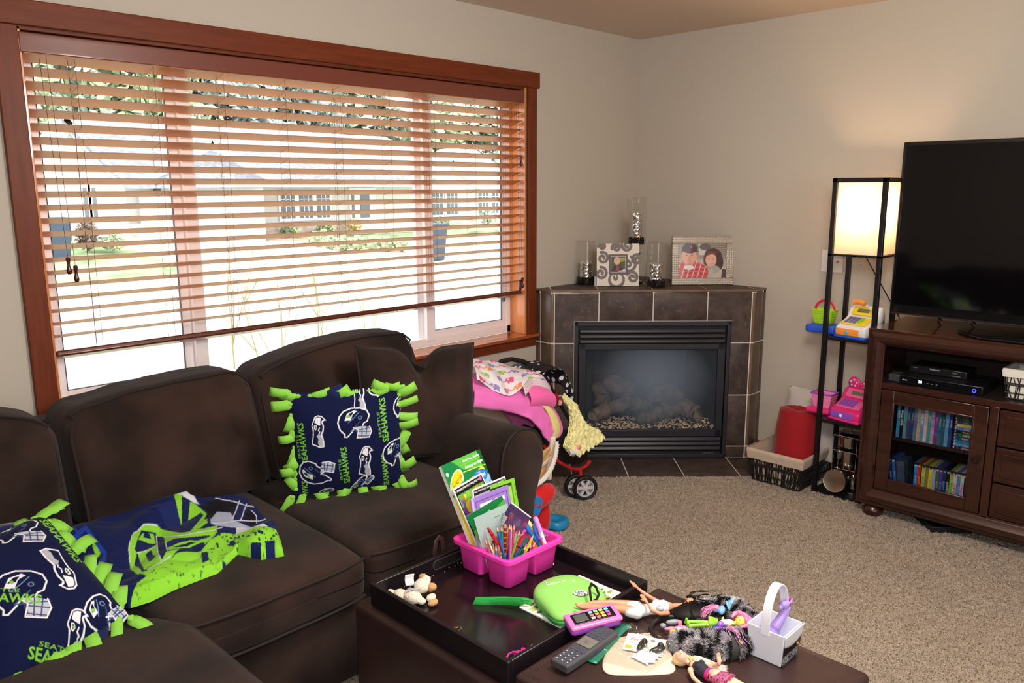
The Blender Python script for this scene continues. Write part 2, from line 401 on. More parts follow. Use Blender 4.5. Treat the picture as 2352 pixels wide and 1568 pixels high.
# window casing
tr = thing('trim_1', None, None, (0, 0, 0)); struct(tr)
MB().box((OX0-0.10, -0.024, OZ1), (-0.937, 0, 2.189)).build('head_casing', M_trim, tr, bevel=0.003)
MB().box((OX0-0.074, -0.02, OZ0), (OX0, 0, OZ1)).build('side_casing', M_trimv, tr, bevel=0.003)
MB().box((OX1+0.004, -0.02, OZ0), (-0.957, 0, OZ1)).build('side_casing', M_trimv, tr, bevel=0.003)
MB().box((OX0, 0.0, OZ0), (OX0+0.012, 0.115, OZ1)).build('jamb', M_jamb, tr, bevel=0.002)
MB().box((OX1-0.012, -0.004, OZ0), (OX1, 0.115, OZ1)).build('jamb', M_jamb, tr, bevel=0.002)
MB().box((OX0, 0, OZ1-0.012), (OX1, 0.115, OZ1)).build('jamb', M_trim, tr, bevel=0.002)
MB().box((OX0-0.09, -0.045, OZ0-0.018), (-0.925, 0.0, OZ0)).box((OX0, 0, OZ0-0.018), (OX1, 0.115, OZ0)).build('stool', wood('cherry_sill', (150, 74, 34), (166, 86, 42), rough=0.16, scale=(1.2, 14, 14), coat=0.6), tr, bevel=0.004)
MB().box((OX0-0.074, -0.018, 0.672), (-0.957, 0, OZ0-0.018)).build('apron', M_trim, tr, bevel=0.003)
# vinyl window, three lights
wn = thing('window_1', None, None); struct(wn)
ix0, ix1, iz0, iz1 = OX0+0.012, OX1-0.012, OZ0, OZ1-0.012
f = MB(); FY0, FY1 = 0.112, 0.165
f.box((ix0, FY0, iz0), (ix0+0.035, FY1, iz1)); f.box((ix1-0.028, FY0, iz0), (ix1, FY1, iz1))
f.box((ix0, FY0, iz0), (ix1, FY1, iz0+0.045)); f.box((ix0, FY0, iz1-0.03), (ix1, FY1, iz1))
f.build('window_frame', M_vinyl, wn, bevel=0.003)
MB().box((-2.905, 0.108, iz0+0.03), (-2.852, 0.15, iz1-0.02)).build('mullion', M_vinyl, wn, bevel=0.003)
MB().box((-1.668, 0.105, iz0+0.03), (-1.613, 0.15, iz1-0.02)).build('mullion', M_vinyl, wn, bevel=0.003)
def sash(x0, x1, y0, y1, z0, z1, w):
    s_ = MB(); s_.box((x0, y0, z0), (x0+w, y1, z1)).box((x1-w, y0, z0), (x1, y1, z1)).box((x0+w, y0, z0), (x1-w, y1, z0+w)).box((x0+w, y0, z1-w), (x1-w, y1, z1))
    o = s_.build('sash', M_vinyl, wn, bevel=0.003)
    MB().box((x0+w, (y0+y1)/2-0.002, z0+w), (x1-w, (y0+y1)/2+0.002, z1-w)).build('glass', M_glass, o, smooth=False)
    g = MB()
    e = 0.0022
    g.box((x0+w, y0-0.0005, z0+w), (x0+w+e, y0+0.01, z1-w)).box((x1-w-e, y0-0.0005, z0+w), (x1-w, y0+0.01, z1-w)).box((x0+w, y0-0.0005, z0+w), (x1-w, y0+0.01, z0+w+e))
    g.build('gasket', M_blkg, o, smooth=False)
sash(ix0+0.02, -2.90, 0.135, 0.158, iz0+0.035, iz1-0.02, 0.042)
sash(-1.655, ix1-0.012, 0.118, 0.14, iz0+0.03, iz1-0.02, 0.05)
MB().box((-2.86, 0.138, iz0+0.04), (-1.66, 0.142, iz1-0.02)).build('glass', M_glass, wn, smooth=False)
MB().box((-1.70, 0.14, iz0+0.03), (-1.662, 0.16, iz1-0.02)).build('stile', mat('lit_vinyl', (240, 240, 240), rough=0.35), wn, bevel=0.002)
MB().box((-1.099, 0.1, 0.93), (-1.091, 0.118, 0.975)).build('latch', mat('grey_plastic', (70, 70, 72), rough=0.5), wn, bevel=0.002)
# ------------------------------------------------------------------ wooden blind
M_slat = mat('blind_slat', (188, 126, 80), rough=0.42, coat=0.0, spec=0.45)
M_val = mat('blind_valance', (114, 56, 42), rough=0.35, coat=0.2)
M_rail = wood('blind_rail', (84, 34, 22), (98, 42, 28), rough=0.3, coat=0.4)
M_cord = mat('brown_cord', (92, 62, 48), rough=0.8)
bl = thing('window_blind', 'wide reddish brown wooden slat blind lowered over the front window', 'window blind', (0, 0, 2.09))
def BZ(z): return z-2.09
bx0, bx1 = -3.457, -1.049
val = MB().rbox((bx1-bx0+0.02, 0.012, 0.066), 0.004, T(((bx0+bx1)/2, 0.004, BZ(2.056)))); val.build('valance', M_val, bl)
MB().box((bx0, 0.012, BZ(2.035)), (bx1, 0.058, BZ(2.088))).build('head_rail', M_val, bl, bevel=0.002)
sl = MB(); th = math.radians(15.5); W_ = 0.076
for i in range(22):
    z = 2.012-0.0458*i; prof = []
    for t in (-1, -.5, 0, .5, 1):
        prof.append((t*W_/2, 0.0022*(1-t*t)))
    pts = [(a, c+0.0014) for a, c in prof]+[(a, c-0.0014) for a, c in reversed(prof)]
    ring = []
    for a, c in pts:
        # room side (negative y) edge is higher
        y = 0.036+a*cos(th)+c*sin(th); zz = z-a*sin(th)+c*cos(th); ring.append((y, BZ(zz)))
    n = len(ring); vs = [(bx0, y, zz) for y, zz in ring]+[(bx1, y, zz) for y, zz in ring]
    sl.add(vs, [tuple(range(n-1, -1, -1)), tuple(range(n, 2*n))]+[(k, (k+1) % n, n+(k+1) % n, n+k) for k in range(n)])
fixn(sl.build('slats', M_slat, bl, angle=30))
MB().rbox((bx1-bx0, 0.052, 0.022), 0.007, T(((bx0+bx1)/2, 0.03, BZ(0.982)), rx=math.radians(-24))).build('bottom_rail', M_rail, bl)
for i in range(9):
    x = -3.30+i*0.2705; c = MB()
    c.tube([(x, 0.0, BZ(2.02)), (x+0.002, -0.001, BZ(1.5)), (x, 0.002, BZ(0.99))], 0.0007, 4)
    c.tube([(x, 0.070, BZ(2.0)), (x, 0.069, BZ(0.985))], 0.0007, 4)
    for k in range(22):
        z = BZ(2.012-0.0458*k)-0.004; c.tube([(x, 0.001, z+0.0085), (x+0.001, 0.069, z-0.010)], 0.0006, 4)
    if i % 2 == 0: c.tube([(x-0.012, 0.035, BZ(2.02)), (x-0.012, 0.035, BZ(0.99))], 0.0008, 4)
    if 0 < i < 8:
        rnd = random.Random(i); p = [(x, 0.0, BZ(1.0))]
        for k in range(9): p.append((x+rnd.uniform(-.03, .03), -0.004+rnd.uniform(-.006, .002), BZ(0.995+rnd.uniform(-.03, .02))))
        c.tube(p, 0.0006, 4)
    c.build('ladder_cord', M_cord, bl)
def tassel(x, z, ztop=2.02, y=-0.012):
    c = MB().tube([(x-0.02, y+0.01, BZ(ztop)), (x, y, BZ(z+0.03))], 0.0008, 4).build('lift_cord', M_cord, bl)
    t = MB().lathe([(0.003, 0.03), (0.0075, 0.028), (0.0078, 0.02), (0.005, 0.008), (0.0055, -0.002), (0.0085, -0.014), (0.009, -0.022), (0.006, -0.03)][::-1], 14, T((x, y, BZ(z))))
    t.build('tassel', mat('tassel_wood', (74, 22, 16), rough=0.25, coat=0.4), c)
tassel(-3.392, 1.305); tassel(-3.371, 1.275, y=-0.014)
tassel(-1.085, 1.035); tassel(-1.076, 1.047, y=-0.02); tassel(-1.075, 1.718)
# wall plate with coax and cable behind the lamp
wp = thing('wall_plate', 'white two-gang wall plate behind the shelf lamp', 'wall plate', (0, -1.317, 1.175))
MB().rbox((0.007, 0.118, 0.118), 0.003, T((-0.0035, 0, 0))).build('plate', mat('plate_white', (225, 222, 218), rough=0.35), wp)
MB().lathe([(0.007, 0), (0.007, 0.006), (0.0045, 0.006), (0.0045, 0.012)], 10, T((-0.007, -0.03, 0.0), ry=-pi/2)).build('connector', mat('brass', (190, 160, 110), rough=0.3, metal=1), wp)
MB().rbox((0.003, 0.034, 0.066), 0.001, T((-0.008, 0.03, 0))).build('insert', mat('plate_white', (225, 222, 218)), wp)
# ================================================================== OUTSIDE, seen through the blind
M_grass = mat('lawn', (150, 166, 126), rough=1, var=0.35, vscale=1.2, spec=0.1)
M_grass2 = mat('thin_lawn', (184, 184, 154), rough=1, color2=(200, 190, 160), vscale=2.5, spec=0.1)
M_road = mat('asphalt', (176, 176, 180), rough=0.95, var=0.1, vscale=8)
M_conc = mat('concrete', (215, 212, 205), rough=0.95, var=0.05, vscale=2)
M_side = mat('siding', (212, 211, 206), rough=0.9, var=0.03)
def siding(m):
    nt = m.node_tree; tc = nt.nodes.new('ShaderNodeTexCoord'); w = nt.nodes.new('ShaderNodeTexWave'); w.bands_direction = 'Z'; w.wave_profile = 'SAW'
    w.inputs['Scale'].default_value = 1.6; bp = nt.nodes.new('ShaderNodeBump'); bp.inputs['Distance'].default_value = 0.03; bp.inputs['Strength'].default_value = 1
    nt.links.new(tc.outputs['Object'], w.inputs[0]); nt.links.new(w.outputs['Fac'], bp.inputs['Height']); nt.links.new(bp.outputs[0], nt.nodes['Principled BSDF'].inputs['Normal'])
siding(M_side)
M_wtrim = mat('white_house_trim', (240, 240, 240), rough=0.6)
M_roof = mat('grey_shingles', (150, 152, 160), rough=0.95, var=0.25, vscale=5, vstretch=(1, 6, 6))
M_hglass = mat('house_window', (100, 112, 118), rough=0.15)
M_stone = mat('ledge_stone', (176, 150, 132), rough=0.9, color2=(214, 206, 196), vscale=2.5, vstretch=(1, 1, 4))
M_bark = mat('bark', (120, 104, 88), rough=0.95, var=0.3)
G0 = -0.4
def stuffbox(name, lo, hi, m, label, cat):
    return tag(MB().box(lo, hi).build(name, m, smooth=False), label, cat)
stuffbox('front_lawn', (-12, 0.2, G0-0.2), (30, 5.2, G0), M_grass2, 'patchy lawn just outside the window', 'lawn')
stuffbox('street', (-14, 5.2, G0-0.2), (50, 12.0, G0-0.05), M_road, 'pale grey asphalt street across the front', 'street')
stuffbox('kerb_strip', (-14, 12.0, G0-0.2), (50, 12.4, G0+0.02), M_conc, 'concrete kerb on the far side of the street', 'kerb')
stuffbox('verge', (-14, 12.4, G0-0.2), (4.2, 13.6, G0+0.01), M_grass2, 'grass verge between kerb and sidewalk', 'verge')
stuffbox('sidewalk', (-14, 13.6, G0-0.2), (50, 15.0, G0+0.02), M_conc, 'white concrete sidewalk beyond the street', 'sidewalk')
def slope(name, x0, x1, y0, y1, z0, z1, m, label, cat):
    b = MB(); b.add([(x0, y0, z0), (x1, y0, z0), (x1, y1, z1), (x0, y1, z1), (x0, y0, z0-.4), (x1, y0, z0-.4), (x1, y1, z0-.4), (x0, y1, z0-.4)],
                    [(0, 1, 2, 3), (7, 6, 5, 4), (0, 4, 5, 1), (1, 5, 6, 2), (2, 6, 7, 3), (3, 7, 4, 0)])
    return tag(b.build(name, m, smooth=False), label, cat)
slope('neighbour_lawn', -14, 3.9, 15.0, 20.2, G0+.02, 0.05, M_grass, 'green lawn in front of the gabled house', 'lawn')
slope('driveway', 3.9, 8.6, 12.4, 20.0, G0+.02, -0.05, M_conc, 'wide white concrete driveway', 'driveway')
slope('planting_bed', 8.6, 11.0, 15.0, 21.8, G0+.02, -0.02, mat('bark_mulch', (190, 170, 150), rough=1, var=.3, vscale=4), 'mulched planting bed with clipped bushes', 'planting bed')
slope('side_lawn', 11.0, 40, 15.0, 24, G0+.02, -0.1, M_grass2, 'thin lawn in front of the right-hand house', 'lawn')
stuffbox('verge', (9.4, 12.4, G0-0.2), (40, 13.6, G0+0.01), M_grass2, 'grass verge before the right-hand lawn', 'verge')
stuffbox('back_ground', (-30, 20.2, -0.5), (60, 60, -0.12), M_grass, 'ground under the trees behind the houses', 'ground')
def house(name, label, ox):
    h = thing(name, label, 'house', ox); return h
def wallp(h, pts, y, d, nm='wall', m=None):
    b = MB(); n = len(pts); b.add([(x, y, z) for x, z in pts]+[(x, y+d, z) for x, z in pts],
        [tuple(range(n)), tuple(range(2*n-1, n-1, -1))]+[(i, n+i, n+(i+1) % n, (i+1) % n) for i in range(n)])
    return fixn(b.build(nm, m or M_side, h, smooth=False))
def gtrim(h, p, q, y, w=0.22):
    b = MB(); d = Vector((q[0]-p[0], 0, q[1]-p[1])); L = d.length; a = atan2(d.z, d.x)
    b.box((0, -0.15, -w), (L, 0.0, 0), Matrix.Translation((p[0], y, p[1])) @ Matrix.Rotation(-a, 4, 'Y')); return b.build('gable_board', M_wtrim, h, smooth=False)
def hwin(h, x0, x1, z0, z1, y, nx=3, nz=4):
    f = MB().box((x0-.09, y-.06, z0-.09), (x1+.09, y-.02, z1+.09)).build('window', M_wtrim, h, smooth=False)
    MB().box((x0, y-.075, z0), (x1, y-.05, z1)).build('pane', M_hglass, f, smooth=False)
    b = MB()
    for i in range(1, nx): x = lerp(x0, x1, i/nx); b.box((x-.015, y-.09, z0), (x+.015, y-.07, z1))
    for i in range(1, nz): z = lerp(z0, z1, i/nz); b.box((x0, y-.09, z-.015), (x1, y-.07, z+.015))
    b.build('muntins', M_wtrim, f, smooth=False)
def roofp(h, p):
    b = MB(); b.add(p+[(x, y, z-.15) for x, y, z in p], [(0, 1, 2, 3), (7, 6, 5, 4), (0, 4, 5, 1), (1, 5, 6, 2), (2, 6, 7, 3), (3, 7, 4, 0)])
    return b.build('roof', M_roof, h, smooth=False)
h1 = house('gabled_house', 'pale sided house with grey roof, two front gables and a wide garage across the street', (0, 0, 0))
wallp(h1, [(2.05, -.2), (3.95, -.2), (3.95, 1.85), (2.72, 3.3), (2.05, 1.9)], 20.0, 1.5)
wallp(h1, [(3.7, -.2), (8.5, -.2), (8.5, 1.85), (6.6, 2.78), (4.65, 1.9), (3.7, 1.85)], 20.6, 1.0)
wallp(h1, [(8.5, -.2), (16.2, -.2), (16.2, 1.9), (8.5, 1.9)], 22.0, 1.0)
roofp(h1, [(2.6, 19.8, 3.35), (4.05, 19.8, 1.72), (10.5, 20.5, 1.78), (12.4, 25.5, 3.75)])
roofp(h1, [(2.65, 20.0, 3.38), (4.0, 19.9, 1.8), (17.2, 21.2, 1.82), (17.0, 25.5, 3.72)])
roofp(h1, [(2.65, 20.0, 3.36), (17.0, 25.5, 3.70), (18.4, 30, 2.5), (2.6, 30, 2.6)])
gtrim(h1, (2.72, 3.42), (4.1, 1.75), 19.95); gtrim(h1, (1.9, 1.75), (2.72, 3.42), 19.95)
gtrim(h1, (6.58, 2.95), (8.75, 1.85), 20.0); gtrim(h1, (4.4, 1.85), (6.58, 2.95), 20.0)
MB().box((4.5, 20.0, 1.62), (17.0, 20.15, 1.82)).build('fascia', M_wtrim, h1, smooth=False)
MB().box((4.6, 20.45, -.1), (8.2, 20.6, 1.45)).build('garage_door', M_wtrim, h1, smooth=False)
MB().box((3.85, 19.9, -.1), (4.05, 20.1, 1.8)).build('post', M_wtrim, h1, smooth=False)
MB().box((3.95, 19.95, -.15), (4.75, 20.5, .62)).build('stone_base', M_stone, h1, smooth=False)
MB().box((8.3, 21.7, -.2), (12.4, 22.0, .42)).build('stone_base', M_stone, h1, smooth=False)
for x0 in (9.85, 10.55, 11.25): hwin(h1, x0, x0+.52, .55, 1.42, 22.0)
hwin(h1, 2.98, 3.08, .8, 1.6, 20.0, 1, 1); hwin(h1, 3.2, 3.3, .8, 1.6, 20.0, 1, 1)
d_ = MB().box((12.6, 21.9, -.1), (13.75, 22.0, 1.6)).build('front_door', M_wtrim, h1, smooth=False)
MB().box((13.05, 21.87, .5), (13.45, 21.9, 1.4)).build('pane', M_hglass, d_, smooth=False)
MB().box((12.68, 21.87, .5), (12.78, 21.9, 1.4)).build('pane', M_hglass, d_, smooth=False)
MB().box((5.0, 20.3, 1.46), (5.16, 20.45, 1.62)).build('porch_lamp', mat('dark_metal_out', (60, 60, 60)), h1, smooth=False)
h2 = house('neighbouring_house', 'white house with stacked gables and stone base, right of the gabled house', (0, 0, 0))
wallp(h2, [(17.6, -.3), (23.5, -.3), (23.5, 1.9), (20.0, 3.3), (17.9, 2.3), (17.6, 1.9)], 24.0, 1.5)
wallp(h2, [(17.7, 1.6), (20.5, 1.6), (19.0, 2.55)], 23.7, .3)
roofp(h2, [(16.0, 26, 3.4), (19.8, 26, 3.5), (19.0, 24.2, 2.6), (16.6, 24.2, 2.0)])
gtrim(h2, (19.95, 3.5), (23.8, 1.8), 23.9, .26); gtrim(h2, (17.4, 2.1), (19.95, 3.5), 23.9, .26)
gtrim(h2, (19.0, 2.75), (20.7, 1.7), 23.6, .26); gtrim(h2, (17.2, 1.7), (19.0, 2.75), 23.6, .26)
MB().box((17.6, 23.6, 1.5), (23.5, 23.9, 1.68)).build('fascia', M_wtrim, h2, smooth=False)
for x0 in (18.15, 19.0, 20.9, 21.75): hwin(h2, x0, x0+.62, .42, 1.42, 24.0)
MB().box((17.6, 23.8, -.3), (23.5, 24.0, .28)).build('stone_base', M_stone, h2, smooth=False)
# wheeled bins
def wbin(x, y, z, label, rz=0):
    t = thing('wheeled_bin', label, 'wheeled bin', (x, y, z), rz)
    m = mat('blue_grey_bin', (66, 76, 92), rough=0.6)
    b = MB(); b.add([(-.25, -.25, 0.03), (.25, -.25, .03), (.25, .25, .03), (-.25, .25, .03), (-.31, -.33, .95), (.31, -.33, .95), (.31, .33, .95), (-.31, .33, .95)],
        [(0, 3, 2, 1), (4, 5, 6, 7), (0, 1, 5, 4), (1, 2, 6, 5), (2, 3, 7, 6), (3, 0, 4, 7)]).build('body', m, t, bevel=.02)
    MB().rbox((.68, .74, .07), .03, T((0, 0, .99))).build('lid', m, t)
    for sx in (-.24, .24): MB().lathe([(.11, -.03), (.11, .03)], 14, T((sx, .27, .11), ry=pi/2)).build('wheel', M_blkg, t)
wbin(9.78, 13.9, G0, 'blue grey wheeled bin standing on the verge at right')
wbin(1.75, 18.4, -0.12, 'dark wheeled bin beside the left end of the gabled house')
wbin(1.0, 18.5, -0.12, 'wheeled bin half hidden behind the left window casing')
# bushes
def leaf_ball(b, c, r, n, sz, rs):
    for _ in range(n):
        d = Vector((rs.gauss(0, 1), rs.gauss(0, 1), rs.gauss(0, 1))).normalized(); rr = rs.uniform(.55, 1.0)
        p = Vector(c)+Vector((d.x*r[0], d.y*r[1], d.z*r[2]))*rr
        a = Vector((rs.gauss(0, 1), rs.gauss(0, 1), rs.gauss(0, 1))).normalized(); q = a.orthogonal().normalized(); s_ = sz*rs.uniform(.6, 1.3)
        b.add([p-a*s_, p+q*s_*.6, p+a*s_, p-q*s_*.6], [(0, 1, 2, 3)])
M_leaf = [mat('leaf_a', (176, 188, 152), rough=.8, var=.3, vscale=3), mat('leaf_b', (166, 178, 160), rough=.8, var=.35, vscale=2), mat('leaf_c', (160, 170, 164), rough=.8, var=.4, vscale=1.5)]
rs_ = random.Random(5)
proto = None
for i, px in enumerate([(8.95, 17.6), (9.2, 17.25), (9.5, 17.0), (9.85, 16.75), (10.2, 16.5), (10.5, 16.2), (9.0, 18.5), (9.55, 18.9)]):
    if proto is None:
        proto = thing('clipped_bush', 'small round clipped green bush in the bed beside the driveway', 'bush', (0, 0, 0), group='clipped bushes in the planting bed')
        b = MB(); leaf_ball(b, (0, 0, .26), (.24, .24, .24), 260, .05, rs_); b.sph((0, 0, .25), .19, 10, 8); b.build('foliage', M_leaf[0], proto, smooth=False)
        o = proto
    else: o = copy_tree(proto)
    z = lerp(G0, -0.02, max(0, (px[1]-15)/6.8)); o.location = (px[0], px[1], z)
def bush(x, y, z, r, h, m, label):
    t = thing('garden_shrub', label, 'shrub', (x, y, z)); b = MB(); leaf_ball(b, (0, 0, h*.55), (r, r, h*.5), 420, .06, rs_); b.build('foliage', m, t, smooth=False)
    MB().cyl((0, 0, 0), (0, 0, h*.6), .03, 6).build('stem', M_bark, t)
bush(2.75, 19.2, 0, .28, .75, mat('purple_leaf', (130, 110, 100), rough=.9, var=.3), 'rounded purplish shrub against the siding')
bush(3.25, 18.9, 0, .34, .42, M_leaf[0], 'low green shrub beside the stone base')
bush(9.7, 21.2, 0, .35, .35, M_leaf[0], 'grassy green clump under the left of the house windows')
bush(11.1, 21.2, 0, .35, .35, M_leaf[0], 'grassy green clump under the right of the house windows')
bush(12.3, 21.2, 0, .3, .5, mat('straw_leaf', (225, 205, 150), rough=.9, var=.2), 'straw coloured shrub beside the front door')
bush(20.0, 22.4, -.1, .42, .9, M_leaf[1], 'conical green shrub against the stone of the right-hand house')
bush(17.4, 22.4, -.1, .4, .5, M_leaf[0], 'low green shrub by the right mullion')
# bare twiggy shrub outside the window
tw = MB(); rt = random.Random(11)
def twig(p, d, L, r, k):
    pts = [Vector(p)]; dd = Vector(d).normalized()
    for i in range(5):
        dd = (dd+Vector((rt.uniform(-.12, .12), rt.uniform(-.12, .12), rt.uniform(-.02, .1)))).normalized(); pts.append(pts[-1]+dd*L/5)
    tw.tube(pts, r, 5, radii=[r*(1-.14*i) for i in range(6)])
    if k > 0:
        for j in range(3):
            q = pts[rt.randint(2, 5)]; e = (dd+Vector((rt.uniform(-.9, .9), rt.uniform(-.4, .4), rt.uniform(-.1, .6)))).normalized(); twig(q, e, L*rt.uniform(.45, .7), r*.5, k-1)
for (x, dx) in ((-1.05, -.12), (-1.0, .15), (-.6, .05), (-.02, .0), (-.3, -.3), (-1.3, -.2)):
    twig((x, 3.0, G0), (dx, 0, 1), rt.uniform(.9, 1.2), .011, 2)
tag(tw.build('bare_shrub', mat('twig', (150, 140, 96), rough=.9)), 'bare twiggy shrub just outside the middle window', 'shrub')
# trees behind the houses
def tree(x, y, h, r, m, label, seed, n=3000, trunk=.2):
    rs = random.Random(seed); t = thing('tall_tree', label, 'tree', (x, y, -.15)); b = MB()
    MB().cyl((0, 0, 0), (0, 0, h*.9), trunk, 8, trunk*.4).build('trunk', M_bark, t)
    for k in range(16):
        z = h*rs.uniform(.30, 1.0); w = r*(1.15-z/h)*1.1+.4; a = rs.uniform(0, 6.28); q = rs.uniform(.2, .9)*w
        leaf_ball(b, (cos(a)*q, sin(a)*q, z), (w*.75, w*.75, h*.10), n//16, .34, rs)
    b.build('crown', m, t, smooth=False)
spots = [(-1.5, 27, 9, 2.6, 1, 'at the far left of the window'), (2.2, 29, 10, 3.0, 0, 'behind the left gable'), (6.0, 30, 10, 3.2, 1, 'between the left gable and the mullion'),
         (9.0, 29, 10, 3.0, 0, 'right of the left mullion'), (12.2, 31, 11, 2.8, 2, 'over the middle of the grey roof'), (15.0, 33, 11, 2.6, 2, 'slim trunk showing over the roof'),
         (18.2, 34, 11, 2.2, 2, 'with sky showing through, over the right of the roof'), (21.8, 34, 10, 2.4, 1, 'left of the right mullion'), (25.5, 33, 9.5, 3.0, 0, 'right of the right mullion'), (30, 33, 8, 3.0, 1, 'above the right-hand house'), (34, 33, 8, 3.0, 2, 'at the far right of the window')]
for i, (x, y, h, r, k, w) in enumerate(spots):
    y += 5; x = x*1.0+(x+4.3)*5/35; h *= 1.12
    tree(x, y, h, r, M_leaf[k], 'tall hazy green tree '+w, i, trunk=.28)
# ================================================================== FIREPLACE
FL, FD, TI = 0.9443, 0.1226, 0.31          # reach along each wall, depth of the short returns, tile pitch
FW = sqrt(2)*(FL-FD); FH = 0.0729+3*TI
# local frame: x along the front (left to right), y out of the front toward the room (negative = into the corner), z up
FM = Matrix.Translation((-FL, -FD, 0)) @ Matrix(((1/sqrt(2), -1/sqrt(2), 0, 0), (-1/sqrt(2), -1/sqrt(2), 0, 0), (0, 0, 1, 0), (0, 0, 0, 1)))
def M_tilef():
    m = mat('slate_tile', (60, 49, 46), rough=0.5, color2=(82, 68, 62), vscale=14, detail=10, bump=0.25, bscale=60, spec=.35)
    nt = m.node_tree; b = nt.nodes['Principled BSDF']; tc = nt.nodes.new('ShaderNodeTexCoord')
    n = nt.nodes.new('ShaderNodeTexNoise'); n.inputs['Scale'].default_value = 38; n.inputs['Detail'].default_value = 6
    cr = nt.nodes.new('ShaderNodeValToRGB'); cr.color_ramp.elements[0].position = .58; cr.color_ramp.elements[0].color = (0, 0, 0, 1); cr.color_ramp.elements[1].position = .95
    mx = nt.nodes.new('ShaderNodeMix'); mx.data_type = 'RGBA'; old = b.inputs['Base Color'].links[0].from_socket
    nt.links.new(tc.outputs['Object'], n.inputs[0]); nt.links.new(n.outputs[0], cr.inputs[0]); nt.links.new(cr.outputs[0], mx.inputs[0]); nt.links.new(old, mx.inputs[6])
    mx.inputs[7].default_value = (*lin((128, 108, 90)), 1); nt.links.new(mx.outputs[2], b.inputs['Base Color']); return m
M_tile = M_tilef()
M_grout = mat('grout', (222, 214, 204), rough=0.9)
M_blk = mat('black_metal', (40, 40, 48), rough=0.38, spec=0.5)
M_blk2 = mat('deep_black_metal', (20, 20, 24), rough=0.5)
fp = thing('corner_fireplace', 'corner gas fireplace faced with dark brown tiles and white grout', 'fireplace', (0, 0, 0))
ix0f, ix1f, iz0f, iz1f = 0.133, 1.029, 0.008, 0.820
# grout body with an opening for the firebox
core = MB()
g = 0.004
def fb(b, x0, x1, y0, y1, z0, z1): b.box((x0, y0, z0), (x1, y1, z1), FM)
fb(core, 0.0, ix0f, -0.05, -g, 0, FH-g); fb(core, ix1f, FW, -0.05, -g, 0, FH-g); fb(core, ix0f, ix1f, -0.05, -g, iz1f, FH-g)
core.add([(-FL, 0, FH-g), (-FL, -FD, FH-g), (-FD, -FL, FH-g), (0, -FL, FH-g), (0, 0, FH-g), (-FL, 0, FH-g-.02), (-FL, -FD, FH-g-.02), (-FD, -FL, FH-g-.02), (0, -FL, FH-g-.02), (0, 0, FH-g-.02)],
         [(0, 1, 2, 3, 4), (9, 8, 7, 6, 5), (0, 5, 6, 1), (1, 6, 7, 2), (2, 7, 8, 3), (3, 8, 9, 4), (4, 9, 5, 0)])
core.box((-FL+g, -FD, 0), (-FL+.03, 0, FH-g)); core.box((-FD, -FL+g, 0), (0, -FL+.03, FH-g))
fixn(core.build('grout_bed', M_grout, fp, smooth=False))
tiles = MB(); gw = 0.0032
def tile(x0, x1, z0, z1, cut=None):
    x0 += gw; x1 -= gw; z0 += gw; z1 -= gw
    if cut is None: tiles.rbox((x1-x0, 0.012, z1-z0), 0.002, FM @ T(((x0+x1)/2, -0.006, (z0+z1)/2)), k=1, mid=1)
    else:
        for a in cut: tiles.rbox((a[1]-a[0], 0.012, a[3]-a[2]), 0.0001, FM @ T(((a[0]+a[1])/2, -0.006, (a[2]+a[3])/2)), k=1, mid=1)
mid = FW/2; e0 = 0.018
zt0, zt1, zt2, zt3 = FH-g, FH-TI, FH-2*TI, FH-3*TI
xs_ = [e0, mid-TI, mid, mid+TI, FW-e0]
Mg = gw
def ltile(P):
    n = len(P); tiles.add([FM @ Vector((x, -.012, z)) for x, z in P]+[FM @ Vector((x, 0, z)) for x, z in P], [tuple(range(n-1, -1, -1)), tuple(range(n, 2*n))]+[(i, (i+1) % n, n+(i+1) % n, n+i) for i in range(n)])
ltile([(xs_[0]+Mg, zt0-Mg), (xs_[1]-Mg, zt0-Mg), (xs_[1]-Mg, iz1f+Mg), (ix0f-Mg, iz1f+Mg), (ix0f-Mg, zt1+Mg), (xs_[0]+Mg, zt1+Mg)])
tile(xs_[1], xs_[2], iz1f, zt0); tile(xs_[2], xs_[3], iz1f, zt0)
ltile([(xs_[3]+Mg, zt0-Mg), (xs_[4]-Mg, zt0-Mg), (xs_[4]-Mg, zt1+Mg), (ix1f+Mg, zt1+Mg), (ix1f+Mg, iz1f+Mg), (xs_[3]+Mg, iz1f+Mg)])
for z0, z1 in ((zt2, zt1), (zt3, zt2), (0.002, zt3)):
    tile(e0, ix0f, z0, z1); tile(ix1f, FW-e0, z0, z1)
fixn(tiles.build('front_tiles', M_tile, fp, angle=30))
M_bull = mat('bullnose_tile', (104, 82, 66), rough=0.3, color2=(122, 98, 78), vscale=14, detail=6, coat=0.3)
bn = MB(); bn2 = MB(); sd_ = MB(); sd2 = MB()
for z0, z1 in ((zt1, zt0), (zt2, zt1), (zt3, zt2), (0.002, zt3)):
    zc, hh = (z0+z1)/2, z1-z0-2*gw
    bn.rbox((e0-gw, 0.014, hh), 0.005, FM @ T(((e0-gw)/2, -0.007, zc)), k=3, mid=1)
    bn2.rbox((e0-gw, 0.014, hh), 0.005, FM @ T((FW-(e0-gw)/2, -0.007, zc)), k=3, mid=1)
    # returns on each side: main strip plus a narrow one against the wall
    for (c, sz) in (((-FL+0.006, -FD+0.0415, zc), (0.014, 0.077, hh)), ((-FL+0.006, -0.018, zc), (0.012, 0.032, hh))): sd_.rbox(sz, 0.003, T(c), k=2, mid=1)
    for (c, sz) in (((-FD+0.0415, -FL+0.006, zc), (0.077, 0.014, hh)), ((-0.018, -FL+0.006, zc), (0.032, 0.012, hh))): sd2.rbox(sz, 0.003, T(c), k=2, mid=1)
M_sdt = mat('side_tile', (72, 57, 48), rough=.35, color2=(90, 72, 58), vscale=12, detail=6, coat=.2)
